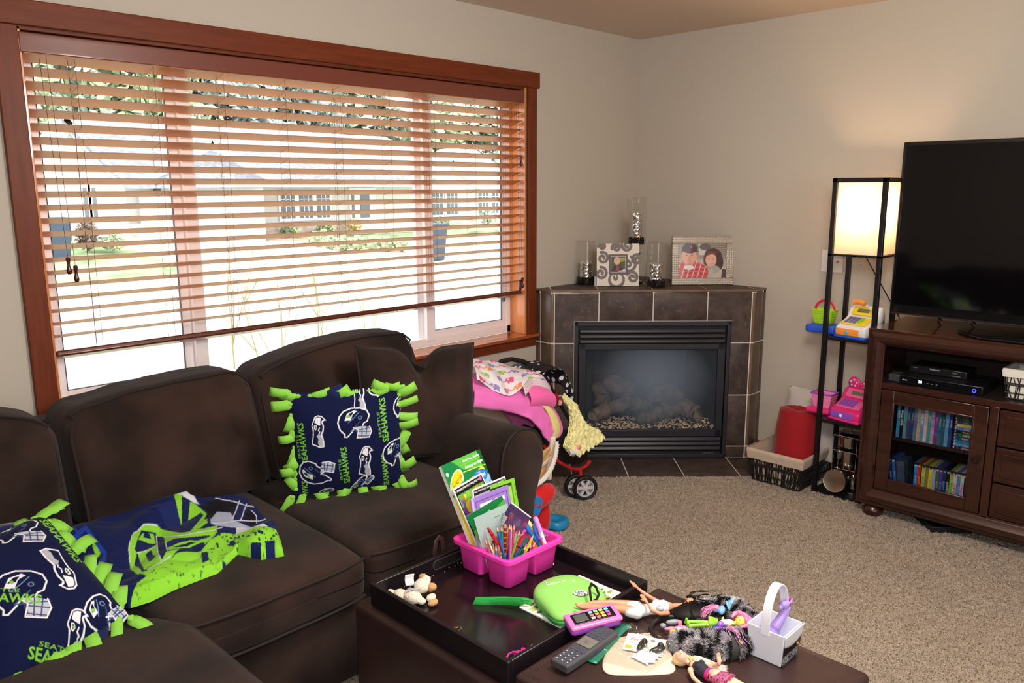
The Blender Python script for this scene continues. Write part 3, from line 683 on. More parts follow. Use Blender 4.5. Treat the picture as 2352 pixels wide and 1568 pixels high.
for o_ in (bn, bn2): fixn(o_.build('bullnose_edge', M_bull, fp, angle=30))
for o_ in (sd_, sd2): fixn(o_.build('side_tiles', M_sdt, fp, angle=30))
tp = MB(); zt = FH-0.003
def top_poly(pts, mb):
    n = len(pts); mb.add([(x, y, zt-.004) for x, y in pts]+[(x, y, zt) for x, y in pts], [tuple(range(n-1, -1, -1)), tuple(range(n, 2*n))]+[(i, (i+1) % n, n+(i+1) % n, n+i) for i in range(n)])
def FP(x, y): p = FM @ Vector((x, y, 0)); return (p.x, p.y)
q = gw
def clipw(pts):   # keep the top tiles inside the corner
    out = []
    for x, y in pts: out.append((min(x, -0.001), min(y, -0.001)))
    return out
dgl = 0.754
def depth_at(u):  # distance from the front to the walls
    return min(u, FW-u)+FD*sqrt(2)-0.002
for a, b_ in zip([0]+xs_[1:4], xs_[1:4]+[FW]):
    pts = [FP(a+q, 0.0), FP(b_-q, 0.0), FP(b_-q, -depth_at(b_-q))]
    if a < mid < b_ or b_ == mid or a == mid: pass
    pts += [FP(a+q, -depth_at(a+q))]
    top_poly(pts, tp)
top_poly([(-FL, -FD+.004), (-FL, -0.002), (-FL+FD*0.9, -.002), ], tp)
top_poly([(-.002, -FL), (-FD+.004, -FL), (-.002, -FL+FD*.9)], tp)
fixn(tp.build('mantel_top_tiles', M_tile, fp, smooth=False))
nose = MB(); nose.tube([FM @ Vector((-.004, -.005, zt-.006)), FM @ Vector((FW+.004, -.005, zt-.006))], .0075, 8)
nose.tube([(-FL+.005, 0-.002, zt-.006), (-FL+.005, -FD, zt-.006)], .0075, 8).tube([(0-.002, -FL+.005, zt-.006), (-FD, -FL+.005, zt-.006)], .0075, 8)
nose.build('mantel_nosing', M_bull, fp)
# firebox and its metal face
fbx = MB()
def F(lo, hi, b): b.box(lo, hi, FM)
F((ix0f+.02, -.42, .012), (ix1f-.02, -.40, iz1f-.01), fbx)
fbx.add([FM @ Vector(p) for p in [(ix0f+.03, -.03, .01), (ix0f+.16, -.40, .01), (ix0f+.16, -.40, iz1f-.02), (ix0f+.03, -.03, iz1f-.02)]], [(0, 1, 2, 3)])
fbx.add([FM @ Vector(p) for p in [(ix1f-.03, -.03, .01), (ix1f-.16, -.40, .01), (ix1f-.16, -.40, iz1f-.02), (ix1f-.03, -.03, iz1f-.02)]], [(3, 2, 1, 0)])
F((ix0f+.01, -.41, .13), (ix1f-.01, -.02, .16), fbx); F((ix0f+.01, -.41, .70), (ix1f-.01, -.02, .72), fbx)
fbx.build('firebox', mat('sooty_steel', (52, 50, 48), rough=.8, var=.3, vscale=8), fp, smooth=False)
fr = MB()
F((ix0f, -.03, iz0f), (ix0f+.022, .012, iz1f), fr); F((ix1f-.022, -.03, iz0f), (ix1f, .012, iz1f), fr); F((ix0f, -.03, iz1f-.026), (ix1f, .012, iz1f), fr); F((ix0f, -.03, iz0f), (ix1f, .012, iz0f+.022), fr)
fr.build('outer_frame', M_blk, fp, bevel=.003)
dr = MB()
F((ix0f+.03, -.02, .655), (ix1f-.03, .004, .69), dr); F((ix0f+.03, -.02, .135), (ix1f-.03, .004, .178), dr); F((ix0f+.026, -.02, .135), (ix0f+.068, .004, .69), dr); F((ix1f-.068, -.02, .135), (ix1f-.026, .004, .69), dr)
fd = dr.build('glass_door_frame', M_blk, fp, bevel=.003)
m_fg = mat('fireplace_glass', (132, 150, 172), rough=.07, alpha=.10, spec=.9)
def film(m):  # reflected glow painted into the glass together with residue, denser at the centre
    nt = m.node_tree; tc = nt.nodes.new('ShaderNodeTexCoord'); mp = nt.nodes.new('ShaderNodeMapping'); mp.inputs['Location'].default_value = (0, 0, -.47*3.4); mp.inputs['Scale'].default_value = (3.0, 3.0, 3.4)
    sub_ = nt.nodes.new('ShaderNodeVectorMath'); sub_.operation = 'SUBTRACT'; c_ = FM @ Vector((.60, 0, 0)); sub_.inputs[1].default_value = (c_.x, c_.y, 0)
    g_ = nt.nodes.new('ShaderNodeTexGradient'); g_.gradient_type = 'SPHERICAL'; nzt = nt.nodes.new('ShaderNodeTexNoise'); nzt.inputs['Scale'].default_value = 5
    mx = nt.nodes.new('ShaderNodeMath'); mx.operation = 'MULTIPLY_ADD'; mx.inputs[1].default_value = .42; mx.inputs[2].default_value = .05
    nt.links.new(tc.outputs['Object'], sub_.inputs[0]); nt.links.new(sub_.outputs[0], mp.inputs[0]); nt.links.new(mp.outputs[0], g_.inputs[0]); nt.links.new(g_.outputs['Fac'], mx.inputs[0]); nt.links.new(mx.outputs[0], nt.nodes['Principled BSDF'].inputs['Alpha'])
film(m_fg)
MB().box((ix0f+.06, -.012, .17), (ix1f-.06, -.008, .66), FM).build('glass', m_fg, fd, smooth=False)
def louver(z, nm='louver'):
    b = MB(); b.rbox((ix1f-ix0f-.058, .022, .024), .006, FM @ T(((ix0f+ix1f)/2, -.006, z), rx=.45), k=2, mid=1); b.build(nm, M_blk, fp)
for z in (.762, .732, .702): louver(z)
for z in (.117, .089, .061): louver(z)
MB().box((ix0f+.03, -.01, .026), (ix1f-.03, .002, .044), FM).build('lower_rail', M_blk2, fp, bevel=.002)
MB().box((ix0f+.022, -.028, .02), (ix1f-.022, -.024, .14), FM).box((ix0f+.022, -.028, .69), (ix1f-.022, -.024, iz1f-.02), FM).build('louver_backing', M_blk2, fp, smooth=False)
FT = FM @ T((ix1f-.075, .0035, .045)) @ Matrix.Rotation(pi/2, 4, 'X') @ Matrix.Rotation(pi, 4, 'Y')
def text_on(name, txt, O, ex, ey, size, m, parent, bold=0.0, ext=.0006, align='CENTER'):
    ex = Vector(ex).normalized(); ey = Vector(ey).normalized(); ez = ex.cross(ey)
    M = Matrix((ex, ey, ez)).transposed().to_4x4(); M.translation = Vector(O); return text_mesh(name, txt, M, size, m, parent, ext, align, bold)
fx = FM.to_3x3() @ Vector((1, 0, 0)); fy = FM.to_3x3() @ Vector((0, 1, 0))
text_on('maker_badge', 'LENNOX', FM @ Vector((ix1f-.10, .0035, .029)), fx, (0, 0, 1), .017, mat('badge_silver', (150, 148, 140), rough=.3, metal=.8), fp)
# logs and embers
M_log = mat('ceramic_log', (120, 104, 92), rough=.95, color2=(84, 72, 64), vscale=22, bump=1.0, bscale=40)
def log(p, q_, r, seed):
    p, q_ = Vector(p), Vector(q_); rs = random.Random(seed); n = 12; m_ = 10; pts = [p.lerp(q_, i/(m_-1)) for i in range(m_)]
    b = MB(); b.tube([FM @ (x+Vector((rs.uniform(-.006, .006), 0, rs.uniform(-.008, .008)))) for x in pts], r, 12, radii=[r*(.62 if i in (0, m_-1) else rs.uniform(.85, 1.18)) for i in range(m_)])
    b.v = [tuple(Vector(v)+Vector((1, 1, 1))*(.006*nz(*v, 40))) for v in b.v]; return b.build('ceramic_log', M_log, fp)
log((.27, -.14, .235), (.50, -.20, .30), .042, 1); log((.25, -.10, .225), (.36, -.20, .25), .045, 2); log((.62, -.12, .24), (.86, -.20, .27), .045, 3); log((.84, -.18, .24), (.90, -.12, .235), .05, 8)
log((.34, -.30, .40), (.52, -.28, .33), .055, 4); log((.50, -.14, .30), (.62, -.24, .24), .04, 5); log((.60, -.24, .33), (.82, -.27, .30), .055, 6); log((.52, -.10, .215), (.64, -.12, .215), .035, 7); log((.32, -.32, .38), (.34, -.3, .25), .05, 9); log((.74, -.3, .38), (.75, -.3, .25), .045, 10)
em = MB(); rs = random.Random(4)
for i in range(900):
    x = rs.uniform(.17, 1.0); y = rs.uniform(-.30, -.035); em.sph((0, 0, 0), (rs.uniform(.003, .008), rs.uniform(.003, .008), rs.uniform(.002, .006)), 5, 4, FM @ T((x, y, .163+rs.uniform(0, .012)+max(0, .045-abs(x-.92)*.6)*rs.random()), rz=rs.uniform(0, 3)))
o = em.build('ember_chips', mat('ember_chips', (186, 138, 78), rough=.6, color2=(240, 230, 206), vscale=60), fp); o['kind'] = 'stuff'
# hearth
hr = thing('hearth', 'flat hearth of dark brown tiles in front of the fireplace', 'hearth', (0, 0, 0))
HD = (1.50-(FL+FD))/sqrt(2)
MB().prism([FP(-.03-HD*.0, 0), FP(FW+.03, 0), FP(FW+.03, HD), FP(-.03, HD)][::-1], -.005, .003).add([], []).build('grout_bed', M_grout, hr, smooth=False)
ht = MB()
for a, b_ in zip([-.03, .105, .105+TI, .105+2*TI, .105+3*TI], [.105, .105+TI, .105+2*TI, .105+3*TI, FW+.03]):
    ht.rbox((b_-a-2*gw, HD-.002, .008), .002, FM @ T(((a+b_)/2, HD/2+.002, .002)), k=1, mid=1)
fixn(ht.build('hearth_tiles', M_tile, hr, angle=30))
# ------------------------------------------------------------------ on the mantel
M_vglass = mat('clear_glass', (250, 250, 250), rough=0.0, trans=1.0, ior=1.45)
M_thin = thin_glass('thin_glass', (.97, .965, .955), .32)
def M_mosf():
    m = mat('mirror_mosaic', (225, 225, 225), rough=.12, metal=1.0); nt = m.node_tree; tc = nt.nodes.new('ShaderNodeTexCoord')
    v = nt.nodes.new('ShaderNodeTexVoronoi'); v.inputs['Scale'].default_value = 170; bp = nt.nodes.new('ShaderNodeBump'); bp.inputs['Strength'].default_value = 1; bp.inputs['Distance'].default_value = .01
    nt.links.new(tc.outputs['Object'], v.inputs[0]); nt.links.new(v.outputs['Color'], bp.inputs['Height']); nt.links.new(bp.outputs[0], nt.nodes['Principled BSDF'].inputs['Normal']); return m
M_mos = M_mosf()
M_bead = mat('black_beads', (14, 13, 15), rough=.08, spec=.8)
def beads(c, R0, R1, h, n, seed):
    b = MB(); rs = random.Random(seed)
    for i in range(n):
        a = rs.uniform(0, 6.28); r = sqrt(rs.random())*R0; z = rs.uniform(.004, h)
        b.sph((c[0]+cos(a)*r, c[1]+sin(a)*r, c[2]+z), .0048, 6, 4)
    return b
def vase(px, py, z, label, straight=False, group=None):
    t = thing('hurricane_vase', label, 'vase', (px, py, z), group=group)
    if straight: pr = [(.054, .0), (.0575, .006), (.0585, .275)]
    else: pr = [(.063, 0), (.065, .006), (.0635, .05), (.0535, .256)]
    outer = pr; inner = [(r-.0022, max(zz, .008)) for r, zz in reversed(pr)]
    z_off = .052 if straight else 0
    b = MB(); b.lathe([(r, zz+z_off) for r, zz in outer], 40, cap=False)
    b.lathe([(.001, .003+z_off), (pr[0][0], .0+z_off)], 40, cap=False)
    b.build('glass_shell', M_thin, t)
    b = MB(); b.tube([(cos(a*2*pi/40)*(pr[-1][0]), sin(a*2*pi/40)*pr[-1][0], pr[-1][1]+z_off) for a in range(40)], .0011, 5, closed=True); b.build('rim', M_vglass, t)
    hb = .042
    beads((0, 0, z_off), pr[0][0]-.009, 0, hb, 520, 3).build('black_beads', M_bead, t)['kind'] = 'stuff'
    hc = .100 if not straight else .155; zc = .030+z_off; rc = .036
    ml = MB(); rj = random.Random(5); na, nb = 34, max(8, int(hc/.0068)); V = []
    for j in range(nb+1):
        for i in range(na): a = 2*pi*(i+rj.uniform(-.25, .25))/na; rr_ = rc+rj.uniform(-.0011, .0011); V.append((rr_*cos(a), rr_*sin(a), zc+hc*j/nb))
    ml.add(V, [(j*na+i, j*na+(i+1) % na, (j+1)*na+(i+1) % na, (j+1)*na+i) for j in range(nb) for i in range(na)]+[tuple(range(nb*na, nb*na+na))])
    ml.build('mirrored_candle_cup', M_mos, t, smooth=False)
    if straight:
        MB().lathe([(.038, 0), (.034, .004), (.012, .012), (.008, .024), (.010, .036), (.030, .045), (.054, .052)], 32).build('glass_foot', M_thin, t)
    return t
vase(-.585, -.075, FH, 'tapered glass vase with black beads, nearest the window on the mantel')
def FPz(u, d, z=FH): p = FM @ Vector((u, -d, 0)); return (p.x, p.y, z)
v2 = FPz(.62, .155); vase(v2[0], v2[1], FH, 'tapered glass vase with black beads, between the two picture frames')
# the tall one stands behind on its own riser
rp = FPz(.525, .33)
t = thing('pedestal', 'slim dark candle pedestal behind the scroll frame on the mantel', 'stand', (rp[0], rp[1], FH))
MB().lathe([(.045, 0), (.045, .008), (.012, .014), (.008, .10), (.010, .165), (.028, .175), (.030, .181)], 28).build('turned_stem', mat('dark_bronze', (50, 42, 38), rough=.35, metal=.6), t)
vase(rp[0], rp[1], FH+.181, 'tall straight glass vase raised above the other mantel decorations', straight=True)
# scroll frame
def scroll_canvas():
    c = Canvas(300, 300, (226, 214, 200)); D = (112, 102, 98)
    def spiral(cx, cy, r, s=1, a0=0, turns=1.35):
        pts = []
        for i in range(40):
            t = i/39; a = a0+s*turns*2*pi*t; q = r*(1-.80*t); pts.append((cx+q*cos(a), cy+q*sin(a)))
        c.line(pts, .068, D)
    for cx, cy, r, s_, a in ((.14, .66, .14, -1, 1.9), (.10, .30, .15, -1, 1.6), (.46, .90, .11, -1, 3.4), (.72, .95, .13, 1, 3.0), (.12, .93, .09, -1, 3.1), (.85, .20, .14, -1, 2.6), (.95, .62, .13, 1, 1.0), (.47, .14, .17, 1, .2), (.74, .50, .2, -1, 1.2)):
        spiral(cx, cy, r, s_, a)
    c.ell(.47, .14, .20, .20, D); c.ell(.47, .16, .14, .14, (226, 214, 200)); c.ell(.45, .20, .06, .08, D); c.ell(.45, .24, .02, .04, (226, 214, 200))
    c.rect(.285, .27, .735, .75, (92, 80, 84)); c.rect(.335, .325, .685, .70, (205, 200, 195))
    c.rect(.345, .335, .675, .69, (70, 78, 48)); c.ell(.6, .62, .08, .05, (150, 160, 80)); c.rect(.345, .335, .675, .40, (60, 40, 40))
    c.ell(.48, .59, .075, .085, (222, 178, 150)); c.ell(.48, .64, .06, .05, (214, 168, 138)); c.poly([(.37, .40), (.44, .5), (.54, .5), (.62, .40)], (36, 36, 52)); c.poly([(.46, .36), (.47, .5), (.52, .5), (.55, .36)], (150, 60, 70))
    c.poly([(.50, .34), (.67, .34), (.67, .40)], (225, 222, 225)); c.ell(.455, .59, .009, .008, (50, 40, 40)); c.ell(.505, .59, .009, .008, (50, 40, 40)); c.ell(.48, .545, .018, .006, (190, 110, 100)); return c
def frame_thing(name, label, u0, u1, d, h, lean, build):
    t = thing(name, label, 'picture frame', (0, 0, 0)); p0 = FM @ Vector((u0, -d, FH)); w = u1-u0
    M = Matrix.Translation((p0.x, p0.y, FH)) @ Matrix.Rotation(-pi/4, 4, 'Z') @ Matrix.Rotation(-lean, 4, 'X')
    t.matrix_world = M; build(t, w, h); return t
def bscroll(t, w, h):
    MB().rbox((w, .016, h), .002, T((w/2, .010, h/2)), k=1, mid=1).build('frame_board', mat('cream_board', (226, 214, 200), rough=.6), t)
    cv = scroll_canvas(); print_grid('scroll_face', lambda u, v: (u*w, .001, v*h), cv, 190, 190, t, printed('card', rough=.5))
    MB().box((-.004, .03, 0), (.02, .036, .055), T((0, 0, 0), rz=.2)).build('easel_flap', mat('grey_card', (190, 190, 200)), t)
frame_thing('scroll_picture_frame', 'square cream and grey scroll frame holding a small baby photograph', .275, .522, .17, .248, .10, bscroll)
def couple_canvas():
    c = Canvas(260, 200, (176, 168, 156)); rs = random.Random(2)
    c.rect(0, .55, 1, 1, (150, 140, 128))
    for i in range(6): c.rect(.5, .62+i*.06, 1, .645+i*.06, (112, 100, 88))
    c.rect(.42, .66, .56, 1, (206, 202, 192)); c.ell(.55, .9, .12, .1, (96, 92, 86))
    # man: shirt, neck, face, cap
    c.poly([(0, 0), (0, .42), (.12, .50), (.36, .48), (.62, .30), (.64, 0)], (196, 52, 52))
    for i in range(7):
        x = -.05+i*.11; c.line([(x, 0), (x+.10, .5)], .022, (232, 214, 214)); 
    for i in range(4): c.line([(0, .08+i*.12), (.6, .05+i*.12)], .018, (226, 120, 116))
    c.poly([(0, 0), (0, .0), (.0, .0)], (0, 0, 0)); c.rect(0, .46, .08, .6, (176, 168, 156))
    c.poly([(.13, .30), (.13, .48), (.30, .48), (.30, .30)], (214, 150, 124)); c.ell(.22, .30, .10, .07, (236, 230, 224))
    c.ell(.22, .62, .155, .24, (226, 164, 136)); c.ell(.06, .63, .022, .06, (214, 150, 124)); c.ell(.385, .60, .02, .06, (214, 150, 124))
    c.ell(.23, .86, .165, .15, (84, 44, 40)); c.poly([(.05, .76), (.12, .94), (.34, .90), (.42, .74), (.25, .82)], (70, 36, 34)); c.text('B', .235, .86, .07, (230, 80, 90))
    c.ell(.165, .66, .018, .012, (80, 60, 60)); c.ell(.275, .66, .018, .012, (80, 60, 60)); c.poly([(.21, .66), (.24, .54), (.20, .54)], (206, 140, 112)); c.ell(.225, .49, .05, .014, (200, 110, 104)); c.ell(.225, .40, .05, .03, (206, 146, 120))
    # woman: hair, face, scarf, vest
    c.poly([(.62, 0), (.66, .32), (.80, .36), (1, .28), (1, 0)], (196, 182, 166)); c.ell(.72, .60, .19, .26, (72, 38, 34)); c.ell(.84, .45, .10, .24, (64, 34, 32)); c.ell(.58, .52, .06, .18, (96, 50, 42))
    c.ell(.68, .52, .115, .20, (230, 172, 148)); c.poly([(.56, .62), (.62, .78), (.76, .76), (.80, .62), (.70, .70)], (110, 56, 44))
    c.ell(.635, .55, .016, .012, (60, 44, 44)); c.ell(.725, .54, .016, .012, (60, 44, 44)); c.ell(.68, .42, .045, .016, (244, 236, 232)); c.ell(.68, .41, .05, .008, (200, 96, 96))
    c.ell(.74, .24, .13, .12, (170, 162, 154)); c.poly([(.60, 0), (.66, .26), (.74, .22), (.72, 0)], (184, 176, 166)); c.poly([(.90, 0), (.92, .26), (1, .24), (1, 0)], (72, 50, 54)); c.noise(.06, 2); return c
def bsilver(t, w, h):
    ms = mat('beaded_silver', (236, 228, 216), rough=.25, metal=.75); bd = .042
    b = MB(); b.box((0, .008, 0), (w, .022, bd)).box((0, .008, h-bd), (w, .022, h)).box((0, .008, bd), (bd, .022, h-bd)).box((w-bd, .008, bd), (w, .022, h-bd)); b.build('frame_back', mat('silver_base', (150, 140, 128), rough=.35, metal=.9), t, bevel=.001)
    s_ = MB(); nb = 4; st = bd/nb
    nx = round(w/st); nzz = round(h/st)
    for i in range(nx):
        for j in range(nzz):
            if nb <= i < nx-nb and nb <= j < nzz-nb: continue
            s_.sph(((i+.5)*w/nx, .008, (j+.5)*h/nzz), (st*.46, st*.42, st*.40), 8, 6)
    s_.build('beaded_border', ms, t)
    cv = couple_canvas(); print_grid('photograph', lambda u, v: (bd-.001+u*(w-2*bd+.002), .013, bd-.001+v*(h-2*bd+.002)), cv, 170, 130, t, printed('photo', rough=.25, coat=.3))
    MB().box((.02, .03, 0), (w+.012, .045, .008)).build('easel_foot', M_blk2, t)
frame_thing('beaded_picture_frame', 'silver beaded frame with a photograph of a smiling couple', .728, 1.092, .22, .285, .10, bsilver)
# ================================================================== SECTIONAL SOFA
M_sue = mat('brown_suede', (58, 42, 36), rough=0.85, spec=0.12, sheen=0.08, srough=.5, color2=(34, 25, 22), vscale=4.5, bump=0.35, bscale=420)
def M_suede_nap(m):
    pass
M_pipe = mat('brown_piping', (38, 28, 25), rough=0.85, sheen=.05)
sf = thing('sectional_sofa', 'large dark brown suede sectional sofa along the window wall', 'sofa', (0, 0, 0))
def cushion(name, c, size, r, fn=None, M=None, parent=sf, m=M_sue, mid=14):
    b = MB(); b.rbox(size, r, M if M is not None else T(c), k=5, mid=mid, fn=fn); return b.build(name, m, parent, angle=0)
# frame and skirt
fr_ = MB(); fr_.rbox((2.26, 0.98, 0.30), .03, T((-3.45, -0.66, 0.18))).rbox((1.05, 1.6, .30), .03, T((-4.05, -1.75, .18)))
fr_.build('frame', M_sue, sf, angle=0)
MB().rbox((2.6, .16, .62), .05, T((-3.30, -.145, .50))).build('back_frame', M_sue, sf, angle=0)
MB().rbox((.16, 2.2, .62), .05, T((-4.50, -1.30, .50))).build('back_frame', M_sue, sf, angle=0)
def seat(name, x0, x1, y0, y1, z0, z1, sd, round_corner=None):
    cx, cy = (x0+x1)/2, (y0+y1)/2; W, D, H = x1-x0, y1-y0, z1-z0
    def fn(p):
        u, v = 2*p.x/W, 2*p.y/D; q = Vector(p)
        if p.z > 0: q.z += .018*(1-u*u)*(1-v*v)+.010*nz(p.x*3+sd, p.y*3, sd)-.012*max(0, -v)**3
        q.y += .008*nz(p.x*4, p.z*5, sd+3)-(.012*(1-u*u) if v < -.8 else 0)
        return q
    o = cushion(name, None, (W, D, H), .04, fn, T((cx, cy, (z0+z1)/2)))
    for zz, dz in ((z1-.020, 0), (z0+.014, 0)):
        n = 24; pts = []
        for i in range(n+1):
            x = lerp(-W/2+.012, W/2-.012, i/n); u = 2*x/W; pts.append((cx+x, y0-.005-.012*(1-u*u)*(1 if zz > .4 else .8)+.006*(abs(u)**6)*3, zz+.004*nz(x*5, sd, 2)))
        MB().tube(pts, .0042, 6).build('piping', M_pipe, o)
    return o
seat('seat_cushion', -2.975, -2.325, -1.20, -.40, .315, .472, 1)
seat('seat_cushion', -3.60, -2.985, -1.20, -.40, .315, .472, 2)
def chaise(p):
    q = Vector(p); u, v = p.x/.5, p.y/.9
    # rounded far corner on the right hand side
    if p.x > 0 and p.y > 0:
        d = max(0, (p.x-.22)/.28)*max(0, (p.y-.62)/.28); q.x -= .16*d; q.y -= .16*d
    if p.z > 0: q.z += .022*(1-u*u)*(1-v*v)+.012*nz(p.x*3, p.y*3, 9)
    return q
ch = cushion('seat_cushion', None, (.98, 1.75, .19), .05, chaise, T((-4.02, -1.80, .385)))
MB().tube([(-3.545, -2.6, .455), (-3.535, -1.8, .457), (-3.54, -1.25, .457), (-3.56, -1.10, .456), (-3.60, -1.0, .455), (-3.67, -.945, .454)], .0045, 6).build('piping', M_pipe, ch)
seat('seat_cushion', -4.45, -3.61, -.93, -.40, .315, .468, 5)
def back_cushion(x0, x1, yb, zt_fn, z0, sd, lean=.20, th=.24, yaw=0, y_off=0):
    W = x1-x0; H = .44; cx = (x0+x1)/2
    def fn(p):
        u = 2*p.x/W; w = (p.z+H/2)/H; q = Vector(p)
        puff = (1-u*u)*(1-(2*w-1)**2)
        if p.y < 0: q.y -= .045*puff+.012*nz(p.x*4, p.z*4, sd)
        else: q.y += .02*puff
        q.z += (zt_fn(u)-(z0+H))*max(0, w)**1.2
        q.x += .012*nz(p.z*3, p.y*3, sd+5)
        q.z += .004*nz(p.x*14, p.y*14, sd)
        q.y += lean*(w-.0)*.62
        return q
    M = T((cx, yb, z0+H/2), rz=yaw); o = cushion('back_cushion', None, (W, th, H), .065, fn, M, mid=20)
    # piping round the front face
    pts = []; n = 60
    for i in range(n+1):
        t = i/n
        if t < .3: u, w = -1, t/.3
        elif t < .7: u, w = -1+2*(t-.3)/.4, 1
        else: u, w = 1, 1-(t-.7)/.3
        r = .12; uu = max(-1+r*.3, min(1-r*.3, u)); 
        if abs(u) > .86 and w > .8: k = min(1, (abs(u)-.86)/.14)*min(1, (w-.8)/.2); uu = math.copysign(.965-.06*k, u); w = w-.07*k
        p = Vector((uu*W/2*.985, -th/2+.006, (w-.5)*H*.985)); q = fn(p); q.y += .012; pts.append(M @ q)
    MB().tube(pts, .0045, 6).build('piping', M_pipe, o)
    return o
back_cushion(-3.565, -2.90, -.375, lambda u: .868+.035*min(1, (u+1)*1.4)+.006*sin(3*u)-.03*max(0, u-.75)/.25, .46, 3)
back_cushion(-2.895, -2.115, -.375, lambda u: .885+.075*max(0, 1-(u-.35)**2/1.6)-.03*max(0, u-.85)/.15, .46, 7)
back_cushion(-4.38, -3.60, -.44, lambda u: .95-.075*max(0, u)**2-.03*max(0, u-.6), .46, 11, lean=.12)
# left run back cushions
for yy in (-1.2, -1.95):
    M = T((-4.30, yy, .66)); cushion('back_cushion', None, (.24, .72, .42), .07, lambda p: Vector((p.x+(.03 if p.x > 0 else 0)*(1-(p.y/.36)**2), p.y, p.z)), M)
# rolled arm at the right end
def arm():
    out = [(-.10, -.32), (-.105, -.10), (-.105, .10), (-.10, .19), (-.075, .245), (-.03, .275), (.03, .278), (.085, .255), (.120, .205), (.125, .15), (.105, .08), (.075, .0), (.055, -.12), (.04, -.32)]
    # smooth the outline
    P = []
    n = len(out)
    for i in range(n):
        a, b2 = Vector(out[i]), Vector(out[(i+1) % n]); P += [a.lerp(b2, .25), a.lerp(b2, .75)]
    y0, y1 = -1.13, -.20
    ys = [(y0, .80), (y0+.006, .90), (y0+.022, .965), (y0+.05, 1.0)]+[(lerp(y0+.05, y1-.04, i/12), 1.0) for i in range(1, 13)]+[(y1, .9)]
    b = MB(); m_ = len(P); vs = []; fs = []
    for y, s_ in ys:
        for p in P:
            x = -2.215+p.x*s_+.0; z = .40+(p.y*s_ if s_ < 1 else p.y)+.03*((y-y0)/(y1-y0))*(0 if p.y < 0 else -1)+.004*nz(p.x*9, y*6, p.y*9)
            vs.append((x+.012*((y-y0)/(y1-y0)), y, z))
    for j in range(len(ys)-1):
        for i in range(m_): fs.append((j*m_+i, j*m_+(i+1) % m_, (j+1)*m_+(i+1) % m_, (j+1)*m_+i))
    fs.append(tuple(range(m_))); fs.append(tuple(range((len(ys)-1)*m_, len(ys)*m_))[::-1])
    o = fixn(b.add(vs, fs).build('arm', M_sue, sf, angle=0))
    pts = [(-2.215+p.x*.985, y0+.022, .40+p.y*.985) for p in P]
    MB().tube(pts, .0045, 6, closed=True).build('piping', M_pipe, o)
    return o
arm()
MB().rbox((.15, .93, .36), .03, T((-2.245, -.645, .19))).build('arm_base', M_sue, sf, angle=0)
# ------------------------------------------------------------------ pillows
def frame_M(c, X, Y):
    X = Vector(X).normalized(); Y = Vector(Y); Y = (Y-X*Y.dot(X)).normalized(); Z = X.cross(Y)
    M = Matrix((X, Y, Z)).transposed().to_4x4(); M.translation = Vector(c); return M
def pillow_fn(w, h, t, pull=.07, notch=0, sgn=1, sd=0, wr=.004):
    def fn(u, v):
        a, b_ = 2*u-1, 2*v-1
        x = w/2*a*(1-pull*(1-b_*b_)*abs(a)); y = h/2*b_*(1-pull*(1-a*a)*abs(b_))
        th_ = t/2*(max(0, (1-abs(a)**2.6))*max(0, (1-abs(b_)**2.6)))**.55
        z = sgn*(th_+wr*nz(x*9, y*9, sd)*min(1, th_/(t*.2)))
        if notch:
            k = math.exp(-(a/.22)**2)*max(0, b_+.25)**1.3; y -= notch*k; z -= sgn*t*.28*math.exp(-(a/.13)**2)*max(0, b_+.1)
        return (x, y, z)
    return fn
tp_ = thing('throw_pillow', 'plain dark brown throw pillow with a chopped top, leaning against the sofa arm', 'pillow')
tp_.matrix_world = frame_M((-2.345, -.665, .722), (.9823, -.1586, -.1002), (.0892, -.0553+.25, .9932))
pb = MB()
for sg in (1, -1): pb.grid(pillow_fn(.55, .47, .17, .075, .06, sg, 2), 44, 40)
po = fixn(pb.build('cover', M_sue, tp_, angle=0)); bm = bmesh.new(); bm.from_mesh(po.data); bmesh.ops.remove_doubles(bm, verts=bm.verts, dist=.0006); bm.to_mesh(po.data); bm.free()
f_ = pillow_fn(.55, .47, .17, .075, .06, 1, 2); pts = []
for i in range(80):
    t = i/80*4; k = int(t); s_ = t-k; uv = [(s_, 0), (1, s_), (1-s_, 1), (0, 1-s_)][k]; pts.append(f_(*uv))
MB().tube(pts, .005, 6, closed=True).build('piping', M_pipe, tp_)
NAVY, GRN, WHT, GRY = (19, 25, 60), (128, 198, 62), (232, 232, 238), (176, 178, 186)
def stampf(cx, cy, sx, sy, rot=0):
    cr, sr = cos(rot), sin(rot)
    def g_(p): x, y = (p[0]-.5)*sx, (p[1]-.5)*sy; return (cx+x*cr-y*sr, cy+x*sr+y*cr)
    return lambda pts: [g_(p) for p in pts]
